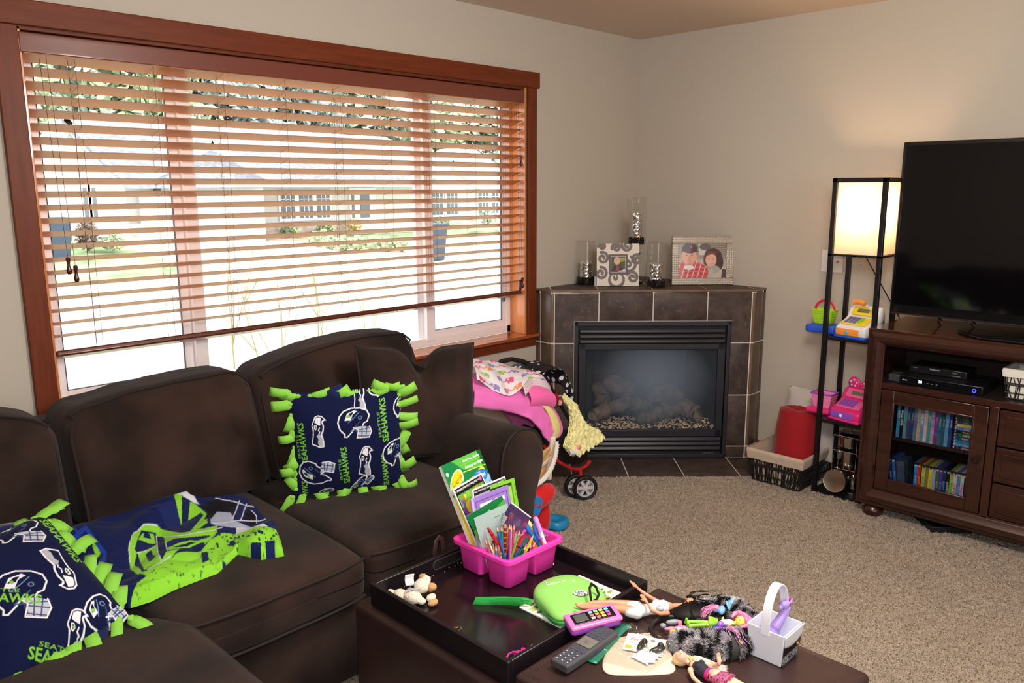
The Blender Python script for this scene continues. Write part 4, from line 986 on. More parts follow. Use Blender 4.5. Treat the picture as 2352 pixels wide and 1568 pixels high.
def hawk(cv, cx, cy, sx, sy, rot=0):
    S_ = stampf(cx, cy, sx, sy, rot)
    head = [(.02, .10), (.10, .35), (.12, .55), (.04, .68), (.14, .80), (.26, .95), (.45, 1.0), (.72, .98), (1.0, .84), (.84, .83), (.76, .80), (.84, .66), (.80, .50), (.70, .42), (.82, .20), (.84, .02), (.5, .0), (.30, .05)]
    cv.poly(S_(head), WHT)
    inn = [(.08, .13), (.16, .36), (.18, .56), (.10, .68), (.19, .79), (.30, .92), (.46, .965), (.70, .95), (.86, .87), (.74, .85), (.68, .80), (.76, .66), (.72, .52), (.60, .42), (.74, .2), (.76, .05), (.5, .04)]
    cv.poly(S_(inn), NAVY)
    cv.poly(S_([(.25, .78), (.33, .91), (.48, .94), (.66, .93), (.62, .80), (.60, .68), (.42, .72)]), WHT)
    cv.poly(S_([(.22, .70), (.36, .70), (.40, .60), (.30, .54), (.20, .58)]), WHT); cv.poly(S_([(.25, .67), (.35, .67), (.37, .61), (.28, .57)]), NAVY)
    cv.ell(*S_([(.31, .625)])[0], .05*max(sx, sy*.4), .02*max(sx, sy), GRN)
    cv.line(S_([(.55, .62), (.48, .54), (.56, .48), (.50, .44)]), .008, WHT)
    cv.poly(S_([(.34, .36), (.52, .44), (.62, .38), (.74, .17), (.76, .04), (.5, .03), (.42, .16), (.46, .28)]), GRY)
def helmet(cv, cx, cy, sx, sy, rot=0):
    S_ = stampf(cx, cy, sx, sy, rot)
    shell = [(.0, .52), (.03, .72), (.14, .88), (.34, .98), (.60, 1.0), (.80, .94), (.88, .80), (.84, .62), (.74, .56), (.70, .44), (.48, .42), (.42, .28), (.30, .12), (.22, .12), (.22, .2), (.08, .32)]
    cv.poly(S_(shell), NAVY); cv.line(S_(shell), .011, WHT, True)
    cv.poly(S_([(.18, .60), (.24, .82), (.44, .93), (.52, .90), (.40, .80), (.36, .62)]), WHT); cv.poly(S_([(.22, .70), (.32, .84), (.42, .88), (.36, .74)]), NAVY); cv.ell(*S_([(.30, .74)])[0], .012, .012, GRN)
    cv.line(S_([(.30, .55), (.44, .70), (.58, .88)]), .006, (110, 140, 190)); e = S_([(.62, .72)])[0]; cv.ell(e[0], e[1], .018, .018, (110, 130, 170)); cv.ell(e[0], e[1], .011, .011, NAVY)
    cv.poly(S_([(.44, .42), (.60, .34), (.60, .12), (.94, .14), (1.0, .30), (.92, .44), (.78, .46)]), (190, 194, 206))
    for a, b_ in (((.50, .40), (.62, .16)), ((.70, .46), (.72, .12)), ((.84, .44), (.84, .13)), ((.62, .3), (.97, .30)), ((.60, .16), (.95, .16)), ((.38, .30), (.62, .60)), ((.38, .30), (.98, .42))):
        cv.line(S_([a, b_]), .009, (64, 78, 120))
    cv.line(S_([(.44, .42), (.60, .34), (.58, .10), (.94, .12), (1.0, .30), (.92, .46)]), .009, WHT)
def word(cv, x, y0, rot, s, w1='SEATTLE', w2='SEAHAWKS'):
    cv.text(w2, x, y0, s, GRN, rot=rot, bold=.02); 
    dx, dy = -sin(rot)*s*1.15, cos(rot)*s*1.15
    cv.text(w1, x+dx+cos(rot)*s*.9, y0+dy+sin(rot)*s*.9, s*.42, GRN, rot=rot, sx=1.9)
def fleece_canvas():
    c = Canvas(420, 420, NAVY); R_ = pi/2+.06
    word(c, .135, .36, R_, .052); word(c, .495, .12, R_, .052); word(c, .86, .50, R_, .056)
    word(c, .85, .02, R_, .05, '', 'SEAHAWKS'); word(c, .145, -.18, R_, .05, '', 'SEAHAWKS')
    hawk(c, .245, .66, .135, .30, -.03); hawk(c, .64, .33, .135, .31, -.03); hawk(c, .62, .96, .13, .28, -.02)
    helmet(c, .56, .70, .30, .31, -.12); helmet(c, .22, .27, .25, .33, 1.35); helmet(c, .93, .36, .26, .27, .2)
    helmet(c, .82, 1.0, .24, .14, .3); helmet(c, .60, .08, .27, .12, .9); helmet(c, .30, .02, .14, .12, 0); helmet(c, 1.0, .78, .16, .22, 0); return c
FZ = printed('fleece', rough=.9, sheen=.06, spec=.1, bump=.3, bscale=500)
M_ftie = mat('lime_fleece', (138, 204, 76), rough=.95, sheen=.05, spec=.1, bump=.2, bscale=400)
M_ntie = mat('navy_fleece', (28, 36, 78), rough=.9, sheen=.3, spec=.1)
def fleece_pillow(name, label, M, w, h, t, seed, cv):
    o = thing(name, label, 'pillow', group='tied fleece football pillows'); o.matrix_world = M
    print_grid('front_cover', pillow_fn(w, h, t, .05, 0, 1, seed, .006), cv, 300, 300, o, FZ)
    b = MB(); b.grid(pillow_fn(w, h, t*.7, .05, 0, -1, seed), 30, 30); b.build('back_cover', M_ftie, o, angle=0)
    rs = random.Random(seed); n = 40
    for i in range(n):
        s_ = i/n*4; k = int(s_); q = s_-k; a, b_ = [(-1+2*q, -1), (1, -1+2*q), (1-2*q, 1), (-1, 1-2*q)][k]
        nrm = [(0, -1), (1, 0), (0, 1), (-1, 0)][k]; p = Vector((w/2*a*(1-.05*(1-b_*b_)), h/2*b_*(1-.05*(1-a*a)), .004))
        tn_ = rs.choice((-1, 1))*rs.uniform(.2, 1.3); d = Vector((nrm[0]*.55-nrm[1]*tn_, nrm[1]*.55+nrm[0]*tn_-.35, 0)).normalized()
        sd = Vector((-d.y, d.x, 0)); L = rs.uniform(.055, .080); wd_ = rs.uniform(.013, .018); lift = rs.uniform(.004, .018)
        inw = Vector((-nrm[0], -nrm[1], 0)); mtl = M_ftie if rs.random() < .8 or k in (1, 3) else M_ntie
        b = MB(); nn = 7
        for st in (0,):
            vs = []
            for j in range(nn):
                t_ = j/(nn-1); c_ = p+inw*.016+d*(L*t_); zz = .010+lift*sin(t_*2.6)-.008*t_*t_; tw_ = rs.uniform(-.004, .004)
                wj = wd_*(.55 if j == 0 else 1)
                e = Vector((0, 0, 1))*(.003*sin(i*2.1))
                vs += [c_+sd*wj+Vector((0, 0, zz))+e, c_+Vector((0, 0, zz)), c_-sd*wj+Vector((0, 0, zz))-e]
            b.add(vs, [(3*j, 3*j+1, 3*j+4, 3*j+3) for j in range(nn-1)]+[(3*j+1, 3*j+2, 3*j+5, 3*j+4) for j in range(nn-1)])
        # knot
        b.sph(tuple(p+inw*.010+Vector((0, 0, .010))), (.010, .008, .005), 8, 6)
        b.build('fringe_tie', mtl, o, solid=.0010, angle=30)
    return o
fcv = fleece_canvas()
fleece_pillow('fleece_pillow', 'navy and lime tied fleece football pillow upright against the sofa back', frame_M((-2.767, -.779, .685), (.8838, -.4677, .0089), (-.0696, -.1126+.10, .9912)), .405, .395, .13, 4, fcv)
fcv2 = Canvas(420, 420, NAVY)
helmet(fcv2, .46, .40, .34, .36, -.62); helmet(fcv2, .72, .88, .34, .30, -.5); hawk(fcv2, .76, .47, .15, .36, pi-.1); word(fcv2, .90, .92, -pi/2, .06); helmet(fcv2, .84, .08, .26, .24, .3); word(fcv2, .16, .55, -.62, .06); word(fcv2, .30, .06, -.62, .06); helmet(fcv2, .2, .9, .3, .3, -.6); hawk(fcv2, .62, .04, .14, .3, -.5)
fleece_pillow('fleece_pillow', 'navy and lime tied fleece football pillow lying at the near left of the sofa', frame_M((-3.875, -.99, .580), (.975, .193, .109), (-.221, .819, .53)), .36, .41, .16, 8, fcv2)
# ------------------------------------------------------------------ blanket
def blanket():
    bot = [(-3.756, -.741), (-3.717, -.834), (-3.669, -.942), (-3.638, -1.036), (-3.581, -1.042), (-3.508, -1.023), (-3.378, -1.015), (-3.287, -.954), (-3.251, -1.033), (-3.189, -1.055)]
    top = [(-3.683, -.474), (-3.549, -.365), (-3.42, -.35), (-3.291, -.323), (-3.243, -.355), (-3.22, -.483), (-3.145, -.526), (-3.067, -.565), (-3.088, -.729), (-3.124, -.909)]
    def ev(L, t):
        x = t*(len(L)-1); i = min(int(x), len(L)-2); f = x-i; f = f*f*(3-2*f)*.4+f*.6
        return Vector((lerp(L[i][0], L[i+1][0], f), lerp(L[i][1], L[i+1][1], f)))
    cv = Canvas(600, 290, (22, 32, 84))
    Z = lambda pts: [((x/3.213-100)/570, (1395-(y/3.213+1080))/275) for x, y in pts]
    def P(pts, c): cv.poly(Z(pts), c)
    def Ln(pts, c, w=.012): cv.line(Z(pts), w, c)
    G, K, W_ = (140, 214, 58), (22, 20, 30), (214, 218, 232); NV = (26, 36, 86)
    P([(925, 955), (1010, 970), (1100, 930), (1300, 830), (1500, 740), (1620, 705), (1640, 620), (1760, 640), (1830, 635), (2085, 605), (2100, 500), (2030, 436), (1900, 425), (1640, 440), (1550, 480), (1480, 560), (1300, 610), (1100, 770), (1010, 820)], G)
    P([(955, 650), (950, 560), (985, 470), (1060, 410), (1160, 385), (1230, 400), (1330, 430), (1340, 380), (1290, 240), (1240, 200), (1145, 185), (1160, 172), (1240, 180), (1300, 190), (1350, 240), (1440, 240), (1520, 290), (1530, 370), (1450, 410), (1600, 390), (1600, 440), (1500, 520), (1330, 570), (1180, 720), (1090, 785), (1000, 740), (960, 690)], G)
    rs = np.random.RandomState(7)
    for _ in range(520):
        x, y = rs.uniform(950, 2090), rs.uniform(430, 950)
        if y > 430+(2090-x)*.35+rs.uniform(-60, 20) or (x > 1500 and y > 440) or (1400 < x < 1530 and 250 < y < 400):
            r = rs.uniform(.0015, .006)*(1.6 if y < 520 else 1); q = Z([(x, y)])[0]; cv.ell(q[0], q[1], r*.6, r, (44, 70, 60))
    P([(990, 560), (1040, 440), (1150, 420), (1150, 510), (1010, 570)], NV); P([(1020, 500), (1050, 452), (1130, 432), (1145, 488)], G); P([(1055, 475), (1060, 448), (1100, 440), (1112, 465)], NV)
    P([(985, 640), (1010, 560), (1060, 720), (1100, 745), (1050, 740)], NV); P([(1020, 565), (1150, 535), (1185, 600), (1100, 720), (1050, 650)], G); P([(1070, 570), (1110, 545), (1145, 620), (1100, 660)], NV)
    P([(1150, 440), (1205, 435), (1215, 500), (1235, 590), (1190, 660), (1165, 600)], NV); P([(1235, 600), (1500, 530), (1510, 500), (1300, 560), (1440, 500), (1560, 450), (1400, 470), (1240, 500), (1215, 540)], NV)
    P([(1230, 560), (1400, 490), (1500, 500), (1330, 570), (1250, 590)], G); P([(1270, 560), (1400, 505), (1450, 505), (1330, 555)], NV)
    P([(1330, 430), (1345, 240), (1405, 240), (1385, 330), (1480, 285), (1500, 300), (1400, 430)], NV); P([(1150, 300), (1290, 270), (1330, 340), (1320, 390), (1230, 380)], (32, 42, 98))
    P([(1470, 250), (1600, 212), (1750, 210), (1720, 300), (1560, 320), (1500, 340), (1530, 280)], K); P([(1790, 325), (1830, 250), (1900, 290), (1885, 360), (1820, 350)], K)
    P([(1550, 340), (1600, 280), (1700, 288), (1730, 350), (1850, 370), (1760, 392), (1600, 392), (1555, 372)], (170, 180, 205)); P([(1740, 390), (1900, 372), (1985, 425), (1740, 436)], W_); P([(1290, 185), (1400, 190), (1475, 240), (1400, 236), (1320, 232)], W_)
    P([(1715, 330), (1765, 208), (1818, 215), (1775, 335)], NV); Ln([(1715, 330), (1765, 208)], W_, .008); Ln([(1775, 335), (1818, 215)], W_, .008); Ln([(1590, 208), (1700, 212), (1870, 235)], W_, .007); Ln([(1560, 372), (1720, 350), (1850, 325), (1960, 300)], W_, .008); Ln([(1850, 260), (1890, 290), (1890, 335)], W_, .007)
    P([(1690, 490), (1720, 480), (1745, 515), (1695, 520)], NV); P([(1480, 570), (1530, 555), (1540, 620), (1490, 650)], NV); P([(1900, 470), (1945, 480), (1940, 495), (1905, 490)], NV)
    P([(1825, 625), (1850, 540), (1928, 530), (1915, 615)], NV); P([(1965, 605), (1955, 520), (2028, 513), (2028, 600)], NV); P([(1620, 705), (1640, 612), (1740, 600), (1700, 640)], (32, 42, 98))
    Ln([(955, 650), (950, 560), (985, 470), (1060, 410), (1160, 385)], W_, .006); Ln([(1150, 440), (1165, 600), (1190, 660)], W_, .008); Ln([(1215, 500), (1235, 590)], W_, .008); Ln([(1090, 745), (1190, 670), (1260, 625)], W_, .007); Ln([(1010, 570), (1150, 520)], W_, .007); Ln([(1200, 440), (1320, 460), (1480, 440), (1640, 400)], W_, .007)
    RB = (30, 64, 170)
    P([(430, 490), (500, 462), (552, 520), (520, 548), (440, 525)], G); P([(430, 500), (470, 560), (590, 640), (640, 700), (500, 640), (420, 560)], (20, 28, 60))
    Ln([(425, 440), (520, 470), (600, 560)], RB, .02); Ln([(500, 610), (640, 505)], RB, .03); Ln([(640, 505), (775, 612), (765, 660), (695, 735)], RB, .03); P([(682, 545), (742, 610), (722, 642), (690, 595)], G)
    H = ((3.58643, -.99012, 12.73026), (2.46274, 2.40705, 11.686), (.69783, .69098, 5.37266))
    nu, nv = 340, 200
    def fn(u, v):
        a, c_ = ev(bot, u), ev(top, u); p = a.lerp(c_, v)
        if u > .94: k = (u-.94)/.06; p = p.lerp(Vector((-3.156, -.992)), 0)
        e = min(1, min(u, 1-u)/.03)*min(1, v/.05)*min(1, (1-v)/.05); e = e**.5
        x, y = p
        z = .482+e*(.016+.020*max(0, nz(x*5, y*5, 3)+.35)+.012*abs(nz(x*13, y*11, 5))+.008*sin((x*.8-y)*26+3*nz(x*4, y*4, 1)))
        z += .05*math.exp(-((x+3.60)**2+(y+.62)**2)/.014)*e+.035*math.exp(-((x+3.33)**2+(y+.45)**2)/.02)*e+.02*math.exp(-((x+3.2)**2+(y+.98)**2)/.01)*e
        return (x, y, z-.004*(1-e))
    def uv(U, V):
        P_ = [fn(float(a), float(b_)) for a, b_ in zip(U, V)]; X = np.array([p[0] for p in P_]); Y = np.array([p[1] for p in P_])
        w = H[2][0]*X+H[2][1]*Y+H[2][2]; return np.clip((H[0][0]*X+H[0][1]*Y+H[0][2])/w, 0, 1), np.clip((H[1][0]*X+H[1][1]*Y+H[1][2])/w, 0, 1)
    o = print_grid('fleece_blanket', fn, cv, nu, nv, None, FZ, uv=uv)
    tag(o, 'crumpled navy, blue and lime fleece blanket spread on the sofa seat', 'blanket')
blanket()
# ================================================================== OTTOMAN, TRAY, CADDY
M_lea = mat('dark_brown_leather', (58, 38, 36), rough=0.38, spec=0.5, coat=.15, bump=.25, bscale=260, color2=(50, 33, 32), vscale=6)
M_blkw = mat('black_lacquer', (26, 20, 24), rough=0.30, spec=0.5)
M_trayf = mat('tray_floor', (30, 19, 24), rough=0.15, spec=0.6)
def LM(): return M_lea
ot = thing('storage_ottoman', 'long dark brown leather storage ottoman in front of the sofa', 'ottoman', (-2.85, -2.0, 0))
OT = Matrix.Translation((2.85, 2.0, 0))
MB().rbox((.60, 1.30, .42), .02, OT @ T((-2.853, -2.01, .225)), k=3).build('body', M_lea, ot, angle=0)
def lidfn(p):
    q = Vector(p)
    if p.z > 0: q.z += .006*(1-(p.x/.29)**2)*(1-(p.y/.29)**2)+.0015*nz(p.x*9, p.y*9)
    return q
l2 = MB().rbox((.575, .585, .045), .014, OT @ T((-2.842, -2.262, .4575)), k=4, mid=16, fn=lidfn).build('padded_lid', M_lea, ot, angle=0)
st = MB()
for off in (.018, .024):
    xa, xb, ya, yb = -3.1295+off, -2.5545-off, -1.9695-off, -2.5545+off
    P_ = []
    for (x0, y0, x1, y1) in ((xa, ya, xb, ya), (xb, ya, xb, yb), (xb, yb, xa, yb), (xa, yb, xa, ya)):
        for i in range(20): P_.append((lerp(x0, x1, i/20)+2.85, lerp(y0, y1, i/20)+2.0, .4805))
    st.tube(P_, .0007, 4, closed=True)
st.build('stitching', mat('dark_thread', (70, 50, 46), rough=.8), l2)
MB().rbox((.05, .05, .02), .008, OT @ T((-2.535, -2.60, .43))).build('corner_tab', M_lea, ot)
lp = MB().tube([OT @ Vector(p) for p in [(-2.879, -1.395, .43), (-2.879, -1.393, .50), (-2.872, -1.393, .532), (-2.861, -1.393, .541), (-2.850, -1.393, .532), (-2.844, -1.393, .50), (-2.844, -1.395, .43)]], .008, 8, flat=(.25, 1.0))
lp.build('pull_loop', M_lea, ot)
tr_ = thing('serving_tray', 'black wooden tray top turned up on the far half of the ottoman', 'tray', (-2.857, -1.687, .437))
TT = Matrix.Translation((2.857, 1.687, -.437))
tx0, tx1, ty0, ty1, tz0, tz1, tw_ = -3.132, -2.583, -1.957, -1.417, .437, .502, .013
MB().box((tx0+.002, ty0+.002, tz0), (tx1-.002, ty1-.002, .457), TT).build('tray_floor', M_trayf, tr_, bevel=.001)
rim = MB()
rim.box((tx0, ty0, tz0), (tx0+tw_, ty1, tz1), TT).box((tx1-tw_, ty0, tz0), (tx1, ty1, tz1), TT).box((tx0+tw_, ty0, tz0), (tx1-tw_, ty0+tw_, tz1), TT)
rim.box((tx0+tw_, ty1-tw_, tz0), (tx1-tw_, ty1, tz1), TT)
rim.build('rim', M_blkw, tr_, bevel=.0025)
slot = MB(); pts = []
for i in range(40):
    a = 2*pi*i/40; cx = .042 if cos(a) > 0 else -.042; pts.append(TT @ Vector((-2.861+cx+.014*cos(a), ty1-tw_-.0008, .479+.014*sin(a))))
slot.tube(pts, .0022, 6, closed=True); slot.build('hand_slot_rim', mat('slot_edge', (60, 54, 58), rough=.3), tr_)
vs = [tuple(p) for p in pts]; MB().add(vs, [tuple(range(39, -1, -1))]).build('hand_slot', mat('slot_dark', (12, 9, 10), rough=.7), tr_, smooth=False)
cr_ = MB(); rs = random.Random(1)
for i in range(16): cr_.sph((0, 0, 0), .0012, 5, 4, TT @ T((rs.uniform(-3.05, -2.8), ty1-tw_-rs.uniform(.003, .02), .4585)))
o = cr_.build('crumbs', mat('crumb', (210, 196, 150)), tr_); o['kind'] = 'stuff'
# ---- caddy
M_pink = mat('hot_pink_plastic', (255, 66, 182), rough=.42, spec=.4, sub=.15)
cd = thing('craft_caddy', 'hot pink plastic craft caddy full of books and pencils on the tray', 'caddy', (-2.7375, -1.5625, .457))
def rrect(cx, cy, hx, hy, r, n=5):
    P = []
    for (sx, sy, a0) in ((1, 1, 0), (-1, 1, pi/2), (-1, -1, pi), (1, -1, 1.5*pi)):
        for i in range(n+1): a = a0+pi/2*i/n; P.append((cx+sx*(hx-r)+r*cos(a), cy+sy*(hy-r)+r*sin(a)))
    return P
def shell(name, loops, m, parent, th=.0018):
    """loops: list of (2D loop, z) going outside bottom -> outside top -> inside top -> inside bottom"""
    n = len(loops[0][0]); vs = []; fs = []
    for L, z in loops: vs += [(x, y, z) for x, y in L]
    for j in range(len(loops)-1):
        for i in range(n): fs.append((j*n+i, j*n+(i+1) % n, (j+1)*n+(i+1) % n, (j+1)*n+i))
    fs.append(tuple(range(n-1, -1, -1))); b_ = (len(loops)-1)*n; fs.append(tuple(range(b_, b_+n)))
    return fixn(MB().add(vs, fs).build(name, m, parent, angle=50))
for (cx, cy, ww) in ((0, .058, .0568), (-.058, -.058, 0), (.058, -.058, 0)):
    bx, by = cx*.98, cy*.98
    h0, h1 = .0425, .0515
    tx, ty = cx*1.0, cy*1.0
    shell('cup', [(rrect(bx, by, h0-.008+ww, h0-.008, .012), 0), (rrect(bx, by, h0+ww, h0, .016), .006), (rrect(tx, ty, h1+ww, h1, .018), .094), (rrect(tx, ty, h1-.0022+ww, h1-.0022, .016), .094), (rrect(bx, by, h0-.0022+ww, h0-.0022, .014), .008)], M_pink, cd)
rimm = MB()
O_ = rrect(0, 0, .122, .122, .026); n = len(O_)
for z0, z1, s0 in ((.090, .096, 1.0),):
    # ring flange
    I_ = rrect(0, 0, .108, .108, .018)
    vs = [(x, y, .086) for x, y in O_]+[(x, y, .0965) for x, y in O_]+[(x*.985, y*.985, .098) for x, y in O_]+[(x, y, .0965) for x, y in I_]+[(x, y, .088) for x, y in I_]
    fs = [(j*n+i, j*n+(i+1) % n, (j+1)*n+(i+1) % n, (j+1)*n+i) for j in range(4) for i in range(n)]+[(4*n+i, 4*n+(i+1) % n, (i+1) % n, i) for i in range(n)]
    rimm.add(vs, fs)
rimm.box((-.009, -.11, .088), (.009, .0, .096)).box((-.11, -.009, .088), (.11, .009, .096))
fixn(rimm.build('rim', M_pink, cd, angle=50))
# ---- books standing in the caddy
def sheet_book(name, label, c, X, Y, w, h, cv, th=.006, cat='book', page=(236, 234, 228), group=None, nu=100, down=0.0, mt=None, thing_extra=None):
    Xv = Vector(X).normalized(); Yv = Vector(Y); Yv = (Yv-Xv*Yv.dot(Xv)).normalized()
    zm = c[2]-abs(Xv.z)*w/2-Yv.z*h/2; down = (zm-.474)/Yv.z; c = Vector(c)-Yv*(down/2); h = h+down
    t = thing(name, label, cat, group=group); t.matrix_world = frame_M(c, Xv, Yv)
    MB().box((-w/2+.001, -h/2+.001, -th), (w/2-.001, h/2-.001, -.0004)).build('pages', mat('pages_%d_%d_%d' % page, page, rough=.7), t, smooth=False)
    cv_o = print_grid('cover', lambda u, v: ((u-.5)*w, (v-.5)*h, .0), cv, nu, int(nu*h/w), t, mt or printed('glossy_card', rough=.3, coat=.2)); return t
def arty(c, x0, y0, x1, y1, seed, pal, n=50, s=.06):
    rs = random.Random(seed)
    for _ in range(n):
        cx, cy = rs.uniform(x0+s*.5, x1-s*.5), rs.uniform(y0+s*.5, y1-s*.5); r = rs.uniform(.3, 1)*s
        c.ell(cx, cy, min(r, cx-x0, x1-cx), min(r*.8, cy-y0, y1-cy), rs.choice(pal), rs.uniform(0, 0))
def logo_oval(c, x, y, rx, ry, rot=.35):
    c.ell(x, y, rx*1.12, ry*1.12, (250, 250, 250), rot); c.ell(x, y, rx, ry, (246, 196, 30), rot); c.text('Crayola', x-.085*rx/.13, y-.04*ry/.08, .045*ry/.08, (40, 100, 50), rot=.30, sx=1.1, bold=.01)
    c.poly([(x-.02, y-.05), (x+.1*rx/.13, y-.01), (x+.09*rx/.13, y-.04), (x+.02, y-.07)], (60, 130, 200))
GRNC = (26, 122, 66)
# big colouring book
c = Canvas(240, 350, (244, 214, 60)); c.poly([(0, 1), (1, 1), (1, .86), (0, .68)], GRNC); c.poly([(.25, 1), (1, 1), (1, .82), (.45, .88)], (86, 176, 70)); c.poly([(.9, 1), (1, 1), (1, .4), (.95, .7)], (20, 90, 50))
c.text('Mess Free Coloring', .93, .945, .026, (250, 250, 250), align='RIGHT', bold=.01); c.text('Coloriage sans dégâts', .97, .88, .026, (250, 250, 250), align='RIGHT', bold=.01); c.line([(.45, .925), (.93, .93)], .006, (150, 200, 60)); c.line([(.42, .86), (1, .84)], .008, (206, 220, 70))
arty(c, .62, .3, 1, .80, 3, [(150, 190, 226), (196, 216, 238), (120, 160, 210), (226, 232, 244), (176, 160, 210)], 90, .07)
c.ell(.76, .755, .21, .062, (40, 120, 190), .05); c.text('FROZEN', .76, .735, .038, (236, 244, 252), align='CENTER', bold=.02, rot=.05); c.text('Disney', .76, .79, .016, (236, 244, 252), align='CENTER')
logo_oval(c, .20, .80, .19, .075); c.ell(.06, .90, .03, .02, (236, 244, 236))
for i, (ch, col) in enumerate(zip('COLOR', ((220, 40, 50), (236, 120, 30), (250, 190, 30), (60, 160, 70), (50, 110, 200)))):
    c.ell(.12+i*.085, .665+i*.016, .05, .034, (250, 250, 250)); c.text(ch, .09+i*.085, .645+i*.016, .042, col, bold=.03)
for i, (ch, col) in enumerate(zip('WONDER', ((200, 40, 120), (236, 60, 60), (240, 130, 30), (120, 180, 50), (60, 150, 200), (120, 80, 180)))):
    c.ell(.12+i*.075, .60+i*.016, .045, .032, (250, 250, 250)); c.text(ch, .09+i*.075, .582+i*.016, .038, col, bold=.03)
c.poly([(.04, .54), (.30, .60), (.46, .30), (.16, .20)], (240, 240, 240)); c.line([(.1, .5), (.2, .42), (.16, .34), (.28, .3)], .005, (150, 150, 160)); c.poly([(.20, .40), (.34, .44), (.42, .36), (.26, .32)], (232, 184, 152)); c.poly([(.3, .33), (.34, .34), (.40, .22), (.36, .21)], (214, 60, 140))
c.ell(.40, .16, .12, .10, (226, 60, 40)); c.text('COLOR', .40, .17, .016, (250, 250, 250), align='CENTER'); c.text('magic', .40, .14, .016, (250, 250, 250), align='CENTER'); c.rect(0, 0, 1, .10, GRNC)
sheet_book('colouring_book', 'large green and yellow colouring book, tallest at the back left of the pink caddy', (-2.735, -1.4485, .6040), (.9792, .2025, -.0145), (-.079, .446, .8916),   .198, .3490, c, th=.012, nu=190)
def themed(title, seed, pal, base, hdr=(24, 22, 26)):
    c = Canvas(170, 240, (240, 240, 236)); c.rect(.03, .02, .97, .98, hdr); c.rect(.06, .04, .94, .90, base); arty(c, .06, .45, .94, .90, seed, pal, 100, .10)
    c.text(title, .90, .958, .026, (250, 250, 250), rot=pi, bold=.01); c.ell(.90, .945, .04, .026, (230, 90, 170)); c.rect(.06, .04, .94, .40, (244, 244, 244))
    c.ell(.45, .42, .16, .07, (250, 250, 250)); c.line([(.3, .42), (.4, .47), (.55, .45), (.6, .40), (.45, .36), (.3, .42)], .008, (60, 60, 60)); c.line([(.2, .3), (.4, .34), (.6, .26), (.8, .3)], .008, (230, 130, 60)); c.line([(.2, .2), (.5, .24), (.7, .16)], .008, (90, 150, 210)); return c
c = themed('Fairy Tale-Themed Boards & Refillable Water Pen', 6, [(226, 92, 40), (246, 150, 40), (90, 150, 60), (120, 190, 70), (60, 90, 190), (130, 70, 180), (230, 80, 150), (250, 210, 60)], (96, 160, 70))
sheet_book('activity_book', 'black edged activity book with an orange and purple painting, leaning behind the purple book', (-2.750, -1.470, .5940), (.9716, .2365, .0128), (-.122, .4536, .8828), .156, .24, c, th=.005, nu=130, cat='book')
c = themed('Animal-Themed Boards & Refillable Water Pen', 9, [(170, 160, 196), (200, 190, 210), (236, 214, 70), (224, 190, 60), (190, 90, 50), (150, 140, 180)], (176, 166, 200)); c.ell(.90, .945, .04, .026, (110, 190, 60))
sheet_book('activity_book', 'black edged activity book with grey and yellow animals, at the back right of the caddy', (-2.722, -1.492, .585), (.9637, .2475, -.10), (.0345, .256, .9661), .19, .225, c, th=.005, nu=130)
c = Canvas(120, 150, (128, 200, 60)); c.rect(.0, .0, .9, .95, (30, 50, 30)); c.rect(.02, .02, .88, .90, (150, 214, 80)); c.text('ANIMALS', .97, .9, .03, (30, 90, 30), rot=-pi/2)
sheet_book('activity_book', 'lime green activity book, furthest right of the books in the caddy', (-2.690, -1.490, .578), (.9744, .1895, -.121), (.0613, .2939, .9539), .2, .213, c, th=.004, nu=70)
c = Canvas(170, 210, (150, 120, 200)); c.rect(0, 0, .06, 1, (190, 170, 220)); c.line([(.10, .03), (.10, .93), (.93, .93), (.93, .03)], .010, (50, 30, 90)); c.rect(.20, .70, .52, .88, (244, 244, 248))
for i in range(16): c.rect(.24+i*.016, .73, .24+i*.016+(.010 if i % 3 else .006), .85, (30, 30, 30))
c.rect(.58, .82, .86, .88, (226, 220, 240))
for i in range(9): c.rect(.60, .76-i*.03, .88, .768-i*.03, (108, 84, 160))
sheet_book('activity_book', 'purple backed book with a white barcode panel in the middle of the caddy', (-2.742, -1.512, .5830), (.999, .0426, -.0133), (.0039, .2124, .9772), .161, .1956, c, th=.007, page=(190, 176, 220), nu=120, down=.02)
c = Canvas(150, 190, (240, 236, 220)); c.rect(0, .60, 1, 1, GRNC); c.poly([(0, .5), (0, .72), (1, .93), (1, .78)], (94, 180, 70)); c.text('Mess Free Coloring', .12, .80, .034, (250, 250, 250), rot=.22, bold=.01); c.poly([(0, .4), (0, .5), (1, .76), (1, .7)], (250, 220, 60)); logo_oval(c, .26, .56, .17, .075); arty(c, .55, .1, 1, .65, 5, [(226, 120, 40), (120, 70, 170), (60, 130, 200), (230, 80, 140)], 50, .08); c.rect(0, 0, .4, .3, GRNC)
sheet_book('colouring_book', 'small green colouring book leaning in front of the purple book', (-2.7910, -1.5707, .594), (.80, -.42, .42), (-.35, .22, .87), .118, .178, c, th=.003, nu=110)
c = Canvas(130, 190, (188, 214, 208)); c.ell(.62, .44, .20, .11, (128, 138, 138)); c.ell(.60, .33, .17, .10, (170, 176, 178)); c.ell(.56, .26, .12, .07, (196, 180, 176)); c.poly([(.4, .3), (.5, .2), (.6, .34), (.5, .36)], (120, 120, 130)); c.poly([(.48, .53), (.66, .60), (.64, .57)], (50, 50, 60)); c.rect(.55, .85, .72, .862, (120, 140, 140)); arty(c, .3, .02, .7, .2, 3, [(150, 170, 200), (120, 80, 70), (200, 200, 210)], 14, .05)
sheet_book('paper_sheet', 'pale blue green sheet with a grey pencil drawing standing in the caddy', (-2.7994, -1.5808, .5848), (.88, -.40, .28), (-.33, -.04, .93), .105, .185, c, th=.0012, cat='paper', nu=100)
